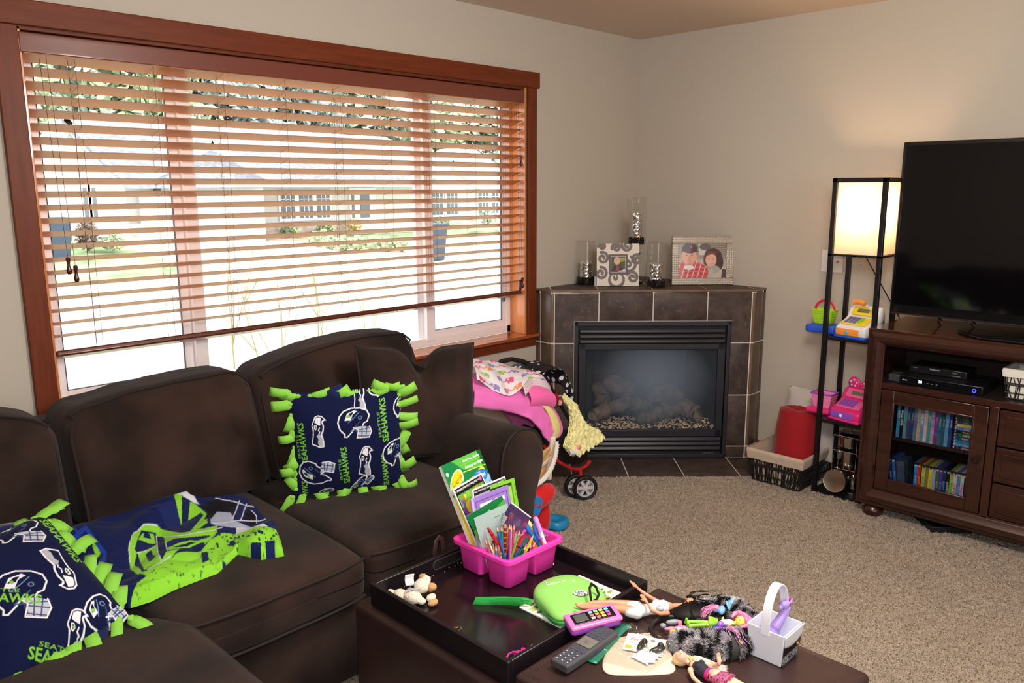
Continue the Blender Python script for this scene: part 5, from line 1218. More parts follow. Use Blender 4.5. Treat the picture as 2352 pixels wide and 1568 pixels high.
# spiral notebook
c = Canvas(90, 160, (110, 84, 140)); arty(c, 0, 0, 1, .9, 4, [(130, 100, 160), (90, 70, 130), (200, 60, 100), (150, 130, 180), (220, 90, 120)], 90, .1); c.line([(0, .55), (1, .62)], .012, (190, 170, 210))
nb = sheet_book('spiral_notebook', 'small purple spiral notebook leaning at the right of the books', (-2.783, -1.629, .633), (.3398, -.7887, -.5123), (-.1051, -.5731, .8127), .070, .128, c, th=.005, nu=60)
b = MB()
for i in range(15):
    y = -.058+i*.0083; b.tube([(-.035+.0045*cos(a), y+.0006*a, -.0025+.0055*sin(a)) for a in [k*.63 for k in range(10)]], .0008, 5, closed=False)
b.build('spiral_wire', mat('black_wire', (20, 20, 20), rough=.3), nb)
MB().box((-.035, -.063, .0003), (-.022, .063, .0009)).build('perforated_edge', mat('paper_white', (238, 238, 240), rough=.7), nb, smooth=False)
# ---- pencils
PC = dict(mauve=(150, 84, 120), white=(232, 228, 222), red=(206, 32, 36), maroon=(120, 24, 48), blue=(38, 104, 190), teal=(22, 132, 130), tartan=(170, 40, 40), orange=(240, 130, 40), pink=(240, 130, 170), indigo=(62, 42, 120), green=(110, 190, 60), crimson=(200, 48, 52), skyblue=(54, 110, 180), forest=(40, 130, 80), darkgreen=(20, 80, 60), lime=(190, 214, 60), black=(30, 28, 30), brown=(120, 70, 40), lightblue=(70, 130, 200), yellow=(236, 210, 50), purple=(96, 60, 140), scarlet=(214, 56, 40), peach=(236, 196, 160), tan=(150, 100, 70), violet=(120, 60, 160), rose=(226, 90, 130), gold=(220, 170, 60), paleyellow=(244, 236, 150), lilac=(196, 150, 220), orangered=(240, 80, 36), amber=(246, 180, 50))
M_woodtip = mat('sharpened_wood', (222, 180, 130), rough=.7)
def orient(a, b_):
    a, b_ = Vector(a), Vector(b_); z = (b_-a).normalized(); M = z.to_track_quat('Z', 'Y').to_matrix().to_4x4(); M.translation = a; return M, (b_-a).length
PENCILS = [((-2.8552, -1.587, 0.5859), (-2.8344, -1.6081, 0.5155), 'mauve', 0.003), ((-2.8424, -1.5881, 0.5854), (-2.8194, -1.6115, 0.5011), 'white', 0.003), ((-2.8372, -1.5814, 0.6221), (-2.8049, -1.614, 0.5434), 'red', 0.005), ((-2.8244, -1.5824, 0.5963), (-2.8052, -1.6018, 0.495), 'maroon', 0.0035), ((-2.8318, -1.6108, 0.6345), (-2.811, -1.6318, 0.5132), 'blue', 0.0035), ((-2.8159, -1.6148, 0.6324), (-2.8119, -1.6191, 0.5081), 'teal', 0.0035), ((-2.8022, -1.6168, 0.6388), (-2.804, -1.615, 0.4705), 'tartan', 0.0045), ((-2.7908, -1.6164, 0.6215), (-2.7926, -1.6145, 0.5018), 'orange', 0.004), ((-2.802, -1.6409, 0.6394), (-2.805, -1.6377, 0.5103), 'pink', 0.0032), ((-2.7945, -1.6365, 0.6121), (-2.8079, -1.6229, 0.5094), 'indigo', 0.0032), ((-2.7834, -1.6358, 0.5965), (-2.8052, -1.6139, 0.4959), 'orange', 0.0036), ((-2.7718, -1.6356, 0.6164), (-2.79, -1.6172, 0.5047), 'white', 0.0034), ((-2.7848, -1.6583, 0.6226), (-2.8037, -1.6393, 0.5311), 'green', 0.0034), ((-2.7695, -1.6619, 0.6053), (-2.8231, -1.6077, 0.4752), 'crimson', 0.006), ((-2.7623, -1.6572, 0.593), (-2.8018, -1.6172, 0.4788), 'skyblue', 0.005), ((-2.7502, -1.6575, 0.5908), (-2.7912, -1.6161, 0.4817), 'forest', 0.005), ((-2.7711, -1.6722, 0.5771), (-2.7959, -1.6469, 0.5123), 'darkgreen', 0.0032), ((-2.7517, -1.6798, 0.6035), (-2.7765, -1.6547, 0.5251), 'lime', 0.004), ((-2.7496, -1.67, 0.5777), (-2.7627, -1.6567, 0.5233), 'black', 0.0032), ((-2.7345, -1.6733, 0.5754), (-2.7585, -1.6491, 0.51), 'brown', 0.0035), ((-2.8336, -1.609, 0.5774), (-2.829, -1.6136, 0.5043), 'lightblue', 0.0032), ((-2.8217, -1.609, 0.5734), (-2.8175, -1.6133, 0.4972), 'orange', 0.0032), ((-2.8259, -1.5928, 0.574), (-2.8245, -1.5942, 0.5041), 'yellow', 0.003), ((-2.825, -1.5818, 0.569), (-2.8168, -1.5901, 0.4978), 'maroon', 0.003), ((-2.8222, -1.6205, 0.5486), (-2.8259, -1.6167, 0.5132), 'purple', 0.0032), ((-2.8069, -1.624, 0.553), (-2.8157, -1.6152, 0.4984), 'scarlet', 0.0034), ((-2.7594, -1.6601, 0.5539), (-2.7748, -1.6446, 0.5157), 'peach', 0.0032), ((-2.8345, -1.5721, 0.5895), (-2.8223, -1.5846, 0.5431), 'tan', 0.003), ((-2.8053, -1.6376, 0.6427), (-2.8074, -1.6355, 0.5299), 'violet', 0.003), ((-2.7905, -1.6406, 0.6373), (-2.7942, -1.6368, 0.5267), 'rose', 0.0032), ((-2.7656, -1.6538, 0.6082), (-2.7872, -1.632, 0.516), 'gold', 0.0032), ((-2.8077, -1.5993, 0.5877), (-2.8027, -1.6044, 0.5002), 'white', 0.0032), ((-2.8552, -1.5871, 0.596), (-2.8379, -1.6045, 0.5258), 'tan', 0.003)]
MARKERS = [((-2.7095, -1.5871, 0.6119), (-2.6689, -1.6283, 0.5263), 'blue', 0.007), ((-2.6945, -1.5923, 0.6099), (-2.6737, -1.6135, 0.5713), 'paleyellow', 0.006), ((-2.6813, -1.5957, 0.5804), (-2.6603, -1.6171, 0.4884), 'yellow', 0.008), ((-2.6788, -1.6182, 0.6163), (-2.643, -1.6545, 0.466), 'lilac', 0.007), ((-2.6643, -1.6229, 0.5623), (-2.6573, -1.6301, 0.466), 'orangered', 0.007), ((-2.6666, -1.6106, 0.5556), (-2.6559, -1.6215, 0.466), 'amber', 0.004), ((-2.6823, -1.6147, 0.5901), (-2.6683, -1.6289, 0.5269), 'blue', 0.005), ((-2.6674, -1.6198, 0.594), (-2.6494, -1.638, 0.474), 'violet', 0.005)]
def pencil(top, base, cn, r, label, group):
    M, L = orient(base, top); t = thing('coloured_pencil', label, 'pencil', group=group); t.matrix_world = M; m = mat('pencil_'+cn, PC[cn], rough=.35, coat=.3)
    crayon = r >= .0048 and cn in ('crimson', 'skyblue', 'forest', 'red')
    if crayon:
        t.name = 'fat_crayon'; t['category'] = 'crayon'
        MB().lathe([(r, 0), (r, L-.012)], 14).build('wrapper', m, t)
        w = mat('wax_'+cn, tuple(int(v*.8) for v in PC[cn]), rough=.45); MB().lathe([(r*.93, L-.012), (r*.9, L-.008), (r*.4, L)], 14).build('wax_tip', w, t)
        MB().lathe([(r*1.02, L*.72), (r*1.02, L*.75)], 14).build('band', mat('crayon_band', (30, 30, 40)), t)
    else:
        MB().lathe([(r, 0), (r, L-.016)], 6).build('barrel', m, t, smooth=False)
        MB().lathe([(r*.98, L-.016), (r*.35, L-.004)], 12).build('wood_cone', M_woodtip, t)
        MB().lathe([(r*.36, L-.004), (r*.08, L)], 8).build('lead', m, t)
        if cn == 'tartan':
            b = MB()
            for k in range(9): b.lathe([(r*1.06, .02+k*L/10), (r*1.06, .024+k*L/10)], 6)
            b.build('gold_bands', mat('gold_paint', (214, 170, 60), rough=.3), t, smooth=False)
names = {}
for p in PENCILS: names[p[2]] = names.get(p[2], 0)+1
seen = {}
side = lambda p: 'leaning left' if p[0][0] < -2.83 else ('leaning right' if p[0][0] > -2.775 else 'near the middle')
nice = dict(skyblue='sky blue', darkgreen='dark green', lightblue='light blue', forest='forest green')
for p in PENCILS:
    kd = 'fat crayon' if p[3] >= .0048 and p[2] in ('crimson', 'skyblue', 'forest', 'red') else 'coloured pencil'
    seen[p[2]] = seen.get(p[2], 0)+1
    extra = side(p) if names[p[2]] == 1 else side(p)+(', taller one' if p[0][2] > .59 else ', shorter one')
    pencil(p[0], p[1], p[2], p[3], '%s %s standing in the pink caddy, %s' % (nice.get(p[2], p[2]), kd, extra), 'pencils in the pink caddy')
def marker(top, base, cn, r, label, cap=True):
    M, L = orient(base, top); t = thing('felt_marker', label, 'marker', group='markers in the right cup of the caddy'); t.matrix_world = M; m = mat('marker_'+cn, PC[cn], rough=.35)
    k = max(L*.45, L-.045); body = mat('marker_white', (238, 236, 238), rough=.4) if cn in ('lilac', 'orangered', 'violet') else m
    MB().lathe([(r*.8, 0), (r*.85, .004), (r*.92, k)], 16).build('barrel', body, t)
    MB().lathe([(r*1.05, k-.002), (r*1.05, L-.004), (r*.8, L)], 16).build('cap', m, t)
nm = ['blue marker leaning far left over the right cup', 'pale yellow marker stub behind the purple one', 'fat yellow glue stick in the right cup', 'tall lilac capped marker, highest in the right cup', 'orange red marker upright near the right cup rim', 'thin amber marker beside the orange red one', 'short blue marker tucked behind the yellow glue stick', 'violet marker behind the lilac one']
for mk, l in zip(MARKERS, nm): marker(mk[0], mk[1], mk[2], mk[3], l)
b = MB(); rs = random.Random(6)
def crumple(x, y, z, rx, ry, rz, sd):
    return lambda u, v: (x+rx*(2*u-1)+.006*nz(u*6, v*6, sd), y+ry*(2*v-1)+.006*nz(u*5, v*7, sd+2), z+rz*sin(u*3.1)*sin(v*3.1)+.012*nz(u*5, v*5, sd+4))
tag(MB().grid(crumple(-2.658, -1.605, .553, .022, .035, .008, 3), 24, 24).build('sticker_pack', mat('purple_foil', (136, 90, 160), rough=.25, var=.4, vscale=60), solid=.0006), 'crinkled purple sticker packet poking over the right cup of the caddy', 'packet')
# ---- tablet case on a magazine
def chaikin(P, n=2):
    P = [Vector(p) for p in P]
    for _ in range(n):
        Q = []
        for i in range(len(P)): a, c_ = P[i], P[(i+1) % len(P)]; Q += [a.lerp(c_, .25), a.lerp(c_, .75)]
        P = Q
    return P
def puffy(out, prof, fn=None):
    """out: outline; prof: list of (inset 0..1, z)"""
    P = chaikin([(x, y, 0) for x, y in out]); c_ = sum(P, Vector())/len(P); n = len(P); b = MB(); vs = []
    for s_, z in prof:
        for p in P:
            q = c_+(p-c_)*s_; vs.append((q.x, q.y, z if fn is None else z+fn(q.x, q.y, s_)))
    fs = [(j*n+i, j*n+(i+1) % n, (j+1)*n+(i+1) % n, (j+1)*n+i) for j in range(len(prof)-1) for i in range(n)]
    fs.append(tuple(range(n-1, -1, -1))); k = (len(prof)-1)*n; fs.append(tuple(range(k, k+n))); return b.add(vs, fs)
c = Canvas(200, 130, (240, 240, 228)); arty(c, .03, .05, .97, .95, 2, [(120, 140, 50), (90, 110, 40), (150, 170, 80), (220, 220, 210), (180, 190, 120), (70, 80, 40)], 260, .05); c.rect(.05, .1, .45, .6, (110, 200, 190))
mz = thing('magazine', 'open leafy green magazine page under the tablet case', 'magazine'); mz.matrix_world = Matrix.Translation((-2.757, -1.830, .4582))
MB().box((-.126, -.079, 0), (.126, .079, .002)).build('pages', mat('paper_white', (238, 238, 240)), mz, smooth=False)
print_grid('cover', lambda u, v: ((u-.5)*.254, (v-.5)*.16, .0035+.004*max(0, nz(u*4, v*3, 2))), c, 120, 80, mz, printed('glossy_card'))
M_lime = mat('lime_neoprene', (146, 214, 108), rough=.55, bump=.1, bscale=500); M_kel = mat('kelly_band', (52, 176, 76), rough=.5)
tc_ = thing('tablet_case', 'lime green zipped tablet case with a wrist strap, lying on the magazine', 'tablet case', (0, 0, 0))
outl = [(-2.812, -1.737), (-2.745, -1.742), (-2.69, -1.775), (-2.690, -1.86), (-2.715, -1.935), (-2.765, -1.968), (-2.84, -1.962), (-2.905, -1.935), (-2.915, -1.90), (-2.885, -1.83), (-2.862, -1.768)][::-1]
outl = [(-2.785+(x+2.8)*.96, -1.838+(y+1.855)*.90) for x, y in outl]
fixn(puffy(outl, [(.93, .4645), (.985, .468), (1.0, .474), (1.0, .480)]).build('zip_band', M_kel, tc_, angle=0))
def nubs(x, y, s_): return .0035*math.exp(-((x+2.86)**2+(y+1.91)**2)/.0003)
fixn(puffy(outl, [(1.0, .480), (.985, .487), (.95, .493), (.85, .499), (.6, .503), (.3, .504), (.02, .504)], nubs).build('top_shell', M_lime, tc_, angle=0))
CE = Vector((.70, -.71, 0)).normalized(); CN = Vector((.72, .69, 0)).normalized()
ex = (Vector((-2.704, -1.795, 0))-Vector((-2.78, -1.742, 0))).normalized()
ex = Vector((.93, -.36, 0)).normalized(); ey = Vector((.36, .93, 0)).normalized()
text_on('lettering', 'LeapPad', (-2.768, -1.798, .5030), (.80, -.60, 0), (.60, .80, 0), .025, mat('print_white', (236, 244, 236)), tc_, ext=.0004)
def decal_disc(name, c, r, ry, m, parent, z=.0006, ex=(1, 0, 0), ey=(0, 1, 0)):
    ex, ey = Vector(ex), Vector(ey); b = MB(); P = [Vector(c)+ex*(r*cos(a*pi/20))+ey*(ry*sin(a*pi/20)) for a in range(40)]; b.add([tuple(p) for p in P]+[tuple(p+Vector((0, 0, z))) for p in P], [tuple(range(40, 80))]+[(i, (i+1) % 40, 40+(i+1) % 40, 40+i) for i in range(40)]); return b.build(name, m, parent, smooth=False)
bd_ = decal_disc('badge', (-2.772, -1.872, .5036), .021, .0165, mat('badge_black', (24, 24, 24)), tc_, .0012, CE, CN); decal_disc('badge_face', (-2.772, -1.872, .5049), .0195, .015, mat('print_white', (236, 244, 236)), bd_, .0004, CE, CN)
for i, w in enumerate(('Leap', 'Frog')): text_on('badge_text', w, Vector((-2.772, -1.872, .5055))+CN*(.0015-.0115*i)+CE*(-.001+.003*i), CE+CN*.25, CN-CE*.25, .0135, mat('badge_black', (24, 24, 24)), bd_, bold=.01, ext=.0003)
b = MB(); P_ = [(-2.862, -1.775, .476), (-2.872, -1.765, .480), (-2.885, -1.742, .478), (-2.900, -1.712, .474), (-2.925, -1.678, .470), (-2.948, -1.650, .468), (-2.955, -1.646, .462), (-2.940, -1.665, .460), (-2.912, -1.69, .460), (-2.888, -1.722, .463), (-2.872, -1.752, .472)]
b.tube(P_, .0095, 8, flat=(.12, 1.0)); o = b.build('wrist_strap', M_kel, tc_)
MB().rbox((.006, .022, .004), .002, T((-2.872, -1.763, .484), rz=.7)).build('zip_pull', M_kel, tc_)
tag(MB().tube([(-2.79, -1.925, .506), (-2.79, -1.92, .522), (-2.775, -1.905, .533), (-2.755, -1.895, .534), (-2.742, -1.90, .522), (-2.748, -1.915, .508), (-2.77, -1.925, .506)], .0035, 8, closed=True).build('hair_elastic', mat('black_elastic', (24, 20, 18), rough=.5)), 'black looped hair elastic standing on the green tablet case', 'hair tie')
# ---- other things in the tray
tag(MB().tube([(-3.073+.013*cos(a*pi/14), -1.711+.009*sin(a*pi/14), .4600+.0015*sin(a)) for a in range(28)], .0012, 6, closed=True).build('toy_ring', mat('gold_metal', (226, 190, 130), rough=.2, metal=1)), 'tiny gold toy ring near the left rim of the tray', 'ring')
M_mag = mat('magenta_clear', (226, 50, 160), rough=.15, trans=.4, coat=.4)
tg = thing('toy_bracelet', 'magenta toy bracelet and charm in the near corner of the tray', 'toy', (-3.05, -1.90, .4575))
MB().tube([(-.025, .005, .004), (-.015, .008, .008), (-.006, .002, .012), (.003, -.006, .010), (.0, -.014, .004)], .003, 7).tube([(.005+.010*cos(a*pi/8), -.004+.008*sin(a*pi/8), .006) for a in range(16)], .0025, 6, closed=True).build('band', M_mag, tg)
MB().rbox((.016, .014, .012), .003, T((.020, -.008, .007), rz=.6)).build('charm', mat('magenta_solid', (200, 40, 130), rough=.3), tg)
MB().sph((0, 0, 0), (.014, .011, .009), 14, 10, T((.042, -.020, .009), rz=.5)).build('ball', mat('red_white_ball', (206, 40, 70), color2=(236, 230, 220), vscale=90, rough=.3), tg)
# plush puppy
M_plu = mat('cream_plush', (238, 226, 206), rough=.95, sheen=.4, bump=1.0, bscale=260); M_plt = mat('tan_plush', (206, 160, 104), rough=.95, sheen=.4, bump=1, bscale=260)
pp = thing('plush_puppy', 'small cream and tan plush puppy lying against the left rim of the tray', 'soft toy', (0, 0, 0))
def plush(name, blobs, m):
    b = MB()
    for c_, r in blobs: b.sph(c_, r, 16, 12)
    b.v = [tuple(Vector(v)+Vector((1, 1, 1))*(.0012*nz(*v, 160))) for v in b.v]; return b.build(name, m, pp, angle=0)
plush('body', [((-3.062, -1.515, .472), (.022, .034, .017)), ((-3.075, -1.48, .470), (.018, .024, .013)), ((-3.085, -1.452, .468), (.010, .018, .009))], M_plu)
plush('head', [((-3.020, -1.508, .486), (.024, .024, .020)), ((-3.000, -1.500, .494), (.012, .014, .012))], M_plu)
plush('ear', [((-2.995, -1.482, .492), (.012, .016, .010))], M_plt); plush('ear', [((-3.008, -1.535, .488), (.012, .014, .010))], M_plt)
plush('muzzle', [((-3.002, -1.52, .476), (.012, .011, .010))], M_plt)
plush('paw', [((-3.028, -1.555, .470), (.015, .012, .011))], M_plu); plush('paw', [((-3.038, -1.575, .468), (.016, .010, .009))], M_plt); plush('paw', [((-3.055, -1.545, .468), (.012, .014, .009))], M_plu)
M_tag = mat('fabric_tag', (236, 238, 244), rough=.7)
b = MB().grid(lambda u, v: (-3.055+.022*u, -1.478-.012*u+.004*sin(v*3), .486+.034*v), 6, 8); o = b.build('sewn_tag', M_tag, pp, solid=.0006)
b = MB().grid(lambda u, v: (-3.075+.028*u, -1.505-.018*u-.012*v, .492+.012*v-.006*u), 6, 8); b.build('sewn_tag', M_tag, pp, solid=.0006)
# ================================================================== THINGS ON THE LEATHER LID
ZL = .484
def blob(name, parts, m, parent, vox=.0013, smooth=2):
    """continuous skin made of tapered limbs and ellipsoids; parts: ('t', pts, radii) or ('s', c, r)"""
    b = MB()
    for p in parts:
        if p[0] == 't': 
            P_, rr = p[1], p[2]; b.tube(P_, 1, 14, radii=rr)
            b.sph(P_[0], rr[0], 12, 8); b.sph(P_[-1], rr[-1], 12, 8)
        elif p[0] == 'm': b.sph((0, 0, 0), p[2], 18, 12, p[1])
        else: b.sph(p[1], p[2], 18, 12)
    o = b.build(name, m, parent, angle=0)
    r = o.modifiers.new('remesh', 'REMESH'); r.mode = 'VOXEL'; r.voxel_size = vox; r.use_smooth_shade = True
    s_ = o.modifiers.new('smooth', 'SMOOTH'); s_.iterations = smooth; s_.factor = .5
    return o
def V3(x, y, z): return Vector((x, y, z))
M_dskin = mat('doll_skin', (226, 150, 116), rough=.38, sub=.1, coat=.1); M_dskin2 = mat('doll_skin_light', (240, 186, 158), rough=.38, sub=.1)
M_hairb = mat('black_doll_hair', (14, 11, 12), rough=.55, spec=.25); M_white = mat('white_satin', (232, 234, 244), rough=.4, sheen=.3)
def hair(name, roots, m, parent, n=70, r=.0012, seed=1, L=.07, d=(0, 0, 0), curl=.01, spread=.5):
    rs = random.Random(seed); b = MB()
    for i in range(n):
        p = Vector(rs.choice(roots))+Vector((rs.gauss(0, .004), rs.gauss(0, .004), rs.uniform(0, .008))); dd = (Vector(d)+Vector((rs.uniform(-1, 1), rs.uniform(-1, 1), rs.uniform(-.1, .25)))*spread).normalized(); pts = [p]
        ph = rs.uniform(0, 6)
        for k in range(9):
            q = pts[-1]+dd*(L*rs.uniform(.8, 1.1)/9)+Vector((cos(ph+k*1.1), sin(ph+k*1.1), 0))*curl*.3; q.z = max(ZL+.002, q.z-.0016*k*.5); pts.append(q)
        b.tube(pts, r, 5, radii=[r]*8+[r*.6, r*.3])
    return b.build(name, m, parent, angle=0)
# doll with dark hair, lying with her feet on the tray rim
d1 = thing('fashion_doll', 'long dark haired doll in white star print top and shorts, feet over the tray rim', 'doll')
def hand(b, p, d, s=1.0, up=(0, 0, 1)):
    """palm with four fingers and a thumb"""
    p, d = Vector(p), Vector(d).normalized(); sd = d.cross(Vector(up)).normalized(); out = [('t', [p, p+d*.008*s], [.0034*s, .0042*s])]
    for k, (o_, L) in enumerate(((-.0038, .009), (-.0013, .011), (.0013, .0105), (.0038, .0085))):
        q = p+d*.009*s+sd*o_*s; out.append(('t', [q, q+d*L*s*.5+Vector((0, 0, .0008)), q+d*L*s], [.0012*s, .0011*s, .0008*s]))
    q = p+d*.003*s-sd*.004*s; out.append(('t', [q, q+(d-sd*.9).normalized()*.007*s], [.0014*s, .0009*s])); return out
hipL, hipR = V3(-2.748, -2.040, .503), V3(-2.722, -2.020, .503); ch = V3(-2.682, -2.072, .506)
body = [('t', [V3(-2.846, -1.922, .518), V3(-2.838, -1.930, .512), V3(-2.818, -1.950, .512), V3(-2.785, -1.988, .513), V3(-2.760, -2.020, .509), hipL], [.0035, .0045, .0085, .0085, .0125, .014]),
        ('t', [V3(-2.836, -1.912, .514), V3(-2.826, -1.922, .510), V3(-2.800, -1.938, .511), V3(-2.765, -1.972, .512), V3(-2.738, -2.002, .507), hipR], [.0035, .0045, .0085, .0085, .0125, .014]),
        ('t', [V3(-2.735, -2.030, .503), V3(-2.708, -2.052, .501), ch, V3(-2.668, -2.082, .506)], [.0185, .0115, .0165, .012]), ('s', V3(-2.690, -2.058, .514), (.009, .009, .009)), ('s', V3(-2.698, -2.075, .514), (.009, .009, .009)),
        ('t', [V3(-2.668, -2.082, .506), V3(-2.645, -2.096, .506), V3(-2.632, -2.103, .506)], [.008, .005, .005]), ('m', T((-2.616, -2.113, .505), rz=-.6), (.0185, .0145, .0155)), ('s', V3(-2.622, -2.104, .518), (.0025, .0025, .003)),
        ('t', [V3(-2.672, -2.062, .508), V3(-2.672, -2.030, .512), V3(-2.678, -2.005, .522), V3(-2.684, -1.990, .533)], [.0062, .0052, .0045, .003])]+hand(None, V3(-2.684, -1.990, .533), (-.3, .5, .5), 1.2)+[
        ('t', [V3(-2.700, -2.100, .508), V3(-2.722, -2.092, .512), V3(-2.735, -2.075, .520), V3(-2.722, -2.048, .530)], [.0062, .0052, .0045, .003])]+hand(None, V3(-2.722, -2.048, .530), (.25, .8, .3), 1.2, (0, .2, 1))
blob('body', body, M_dskin, d1, .0011)
def star_mat():
    m = mat('star_cloth', (238, 236, 240), rough=.7); nt = m.node_tree; tc = nt.nodes.new('ShaderNodeTexCoord'); v = nt.nodes.new('ShaderNodeTexVoronoi'); v.inputs['Scale'].default_value = 75; v.inputs['Randomness'].default_value = .6
    cr = nt.nodes.new('ShaderNodeValToRGB'); e = cr.color_ramp.elements; e[0].color = (*lin((226, 140, 150)), 1); e[1].position = .17; e[1].color = (*lin((240, 240, 244)), 1); e.new(.15).color = (*lin((232, 150, 160)), 1)
    nt.links.new(tc.outputs['Object'], v.inputs[0]); nt.links.new(v.outputs['Distance'], cr.inputs[0]); nt.links.new(cr.outputs[0], nt.nodes['Principled BSDF'].inputs['Base Color']); return m
blob('star_top', [('t', [V3(-2.712, -2.046, .502), V3(-2.700, -2.058, .503), V3(-2.682, -2.073, .507)], [.0140, .0148, .0182]), ('s', V3(-2.690, -2.058, .514), (.0108, .0108, .0108)), ('s', V3(-2.698, -2.075, .514), (.0108, .0108, .0108))], star_mat(), d1, .0012)
blob('shorts', [('t', [V3(-2.760, -2.022, .506), hipL], [.0140, .0150]), ('t', [V3(-2.737, -2.004, .505), hipR], [.0140, .0150]), ('t', [V3(-2.738, -2.028, .503), V3(-2.715, -2.046, .501)], [.0205, .0145])], mat('white_cotton', (232, 232, 230), rough=.8, bump=.3, bscale=500), d1, .0012)
hair('hair', [(-2.612, -2.118, .508), (-2.622, -2.125, .50), (-2.606, -2.105, .51), (-2.63, -2.118, .50)], M_hairb, d1, 420, .0013, 3, .10, (-.25, -.75, -.1), .012, .75)
b = MB(); b.sph((0, 0, 0), (.062, .036, .020), 24, 14, T((-2.640, -2.138, .498), rz=-.75)).sph((0, 0, 0), (.022, .020, .015), 16, 10, T((-2.607, -2.124, .500))); b.v = [tuple(Vector(v)+Vector((1, 1, 1))*.004*nz(*v, 60)) for v in b.v]; b.build('hair_mass', M_hairb, d1, angle=0)
# cordless toy phone
def rounded(size, r, M, name, m, parent, **k): return MB().rbox(size, r, M, k=4, mid=2).build(name, m, parent, angle=0, **k)
ph = thing('toy_phone', 'pink and purple toy phone propped on the tray rim', 'toy phone'); ph.matrix_world = Matrix.Translation((-2.866, -1.990, .512)) @ Matrix.Rotation(-.43, 4, 'Z') @ Matrix.Rotation(.17, 4, 'X') @ Matrix.Rotation(-.04, 4, 'Y')
MB().rbox((.136, .056, .022), .010, T((0, 0, -.006)), k=4, mid=4, fn=lambda p: Vector((p.x*(1-.05*(p.z < -.004)), p.y*(1-.12*(p.z < -.004)), p.z))).build('purple_base', mat('toy_purple', (178, 84, 214), rough=.3, coat=.3), ph, angle=0)
rounded((.140, .060, .012), .006, T((0, 0, .008)), 'pink_face', mat('toy_pink', (232, 120, 190), rough=.3, coat=.3), ph)
rounded((.112, .036, .003), .0014, T((0, 0, .0145)), 'black_panel', mat('gloss_black', (14, 14, 18), rough=.12), ph)
rounded((.034, .026, .002), .0008, T((-.034, 0, .0165)), 'screen', mat('toy_lcd', (96, 100, 96), rough=.2, metal=.3), ph)
cols = [(110, 200, 220), (130, 210, 120), (236, 226, 90), (120, 200, 236), (236, 110, 110), (244, 150, 90), (240, 190, 90), (170, 110, 200), (226, 190, 200), (230, 110, 130), (210, 200, 90), (220, 80, 120)]
for i in range(4):
    for j in range(3): rounded((.0105, .0075, .0018), .0007, T((-.004+i*.0145, .0105-j*.0105, .0168)), 'key', mat('toykey_%d' % (i+4*j), cols[i+4*j], rough=.3), ph)
# remote
rm = thing('remote_control', 'dark grey television remote with blue grey keys, beside the toy phone', 'remote'); rm.matrix_world = Matrix.Translation((-2.957, -2.040, .4955)) @ Matrix.Rotation(.055, 4, 'Z')
MB().rbox((.200, .056, .022), .006, None, k=3, mid=8, fn=lambda p: Vector((p.x, p.y*(1+.10*(p.x/.1)), p.z+.002*(p.x/.1)**2))).build('shell', mat('remote_grey', (70, 70, 74), rough=.5), rm, angle=0)
rounded((.040, .040, .0022), .001, T((.010, 0, .0125)), 'navigation_pad', mat('pad_silver', (150, 146, 140), rough=.35, metal=.5), rm)
rounded((.014, .014, .002), .0009, T((.010, 0, .0140)), 'ok_key', mat('pad_silver2', (130, 126, 120), rough=.35, metal=.4), rm)
M_key = mat('remote_key', (64, 70, 92), rough=.45); M_lg = mat('key_print', (206, 210, 216), rough=.5)
def rkey(x, y, sx=.0085, sy=.0078, m=M_key):
    k = rounded((sx, sy, .0026), .0012, T((x, y, .0118)), 'key', m, rm); return k
for i in range(4):
    for j in range(3):
        rkey(-.050-i*.0125, .0150-j*.015); MB().box((-.0012, -.0018, 0), (.0012, .0018, .0002), T((-.050-i*.0125, .0150-j*.015, .0132))).build('key_digit', M_lg, rm, smooth=False)
for j in range(3): rkey(-.030, .0155-j*.0155, .010, .009)
for i, x in enumerate((.040, .052, .066, .078)):
    for j in range(3): rkey(x, .017-j*.017, .0085, .011 if i == 1 else .009)
for j, cc in enumerate(((60, 110, 200), (60, 110, 200), (200, 50, 50))): rkey(.088, .018-j*.018, .006, .008)
# cream pouch, zip bag and its contents
pch = thing('cotton_pouch', 'flat cream cotton pouch under the clear zip bag', 'pouch')
outp = [(-2.872, -2.055), (-2.82, -2.078), (-2.778, -2.105), (-2.772, -2.135), (-2.80, -2.17), (-2.845, -2.22), (-2.880, -2.242), (-2.935, -2.195), (-2.988, -2.140), (-2.985, -2.115), (-2.958, -2.093), (-2.91, -2.07)]
puffy(outp[::-1], [(.97, ZL-.001), (1.0, ZL+.002), (.985, ZL+.0045), (.9, ZL+.0055), (.5, ZL+.006), (.02, ZL+.006)], lambda x, y, s_: .0015*nz(x*40, y*40)).build('pouch_body', mat('cream_cotton', (222, 208, 186), rough=.9, bump=.3, bscale=500), pch, angle=0)
MB().tube([(x, y, ZL+.0055) for x, y in [(-2.872, -2.058), (-2.82, -2.082), (-2.783, -2.108)]], .0022, 6).build('drawcord_hem', mat('cream_cotton', (222, 208, 186)), pch)
cdm = Canvas(150, 110, (238, 236, 234)); cdm.text('Barbie', .10, .62, .17, (206, 60, 130), shear=.3); cdm.rect(.42, .34, .62, .50, (226, 196, 60)); cdm.rect(.05, .1, .22, .3, (226, 196, 60)); cdm.rect(.62, .74, .74, .86, (150, 130, 140)); cdm.rect(.80, .5, .95, .62, (160, 150, 160)); cdm.text('Barbie', .55, .06, .12, (206, 60, 130), shear=.3)
cw = thing('doll_clothes_card', 'white printed card inside the clear zip bag', 'card'); cw.matrix_world = frame_M((-2.842, -2.130, ZL+.0115), (.42, -.907, 0), (.907, .42, .05))
print_grid('card', lambda u, v: ((u-.5)*.095, (v-.5)*.07, .001*sin(u*6)), cdm, 110, 80, cw, printed('glossy_card'), closed_back=.0006)
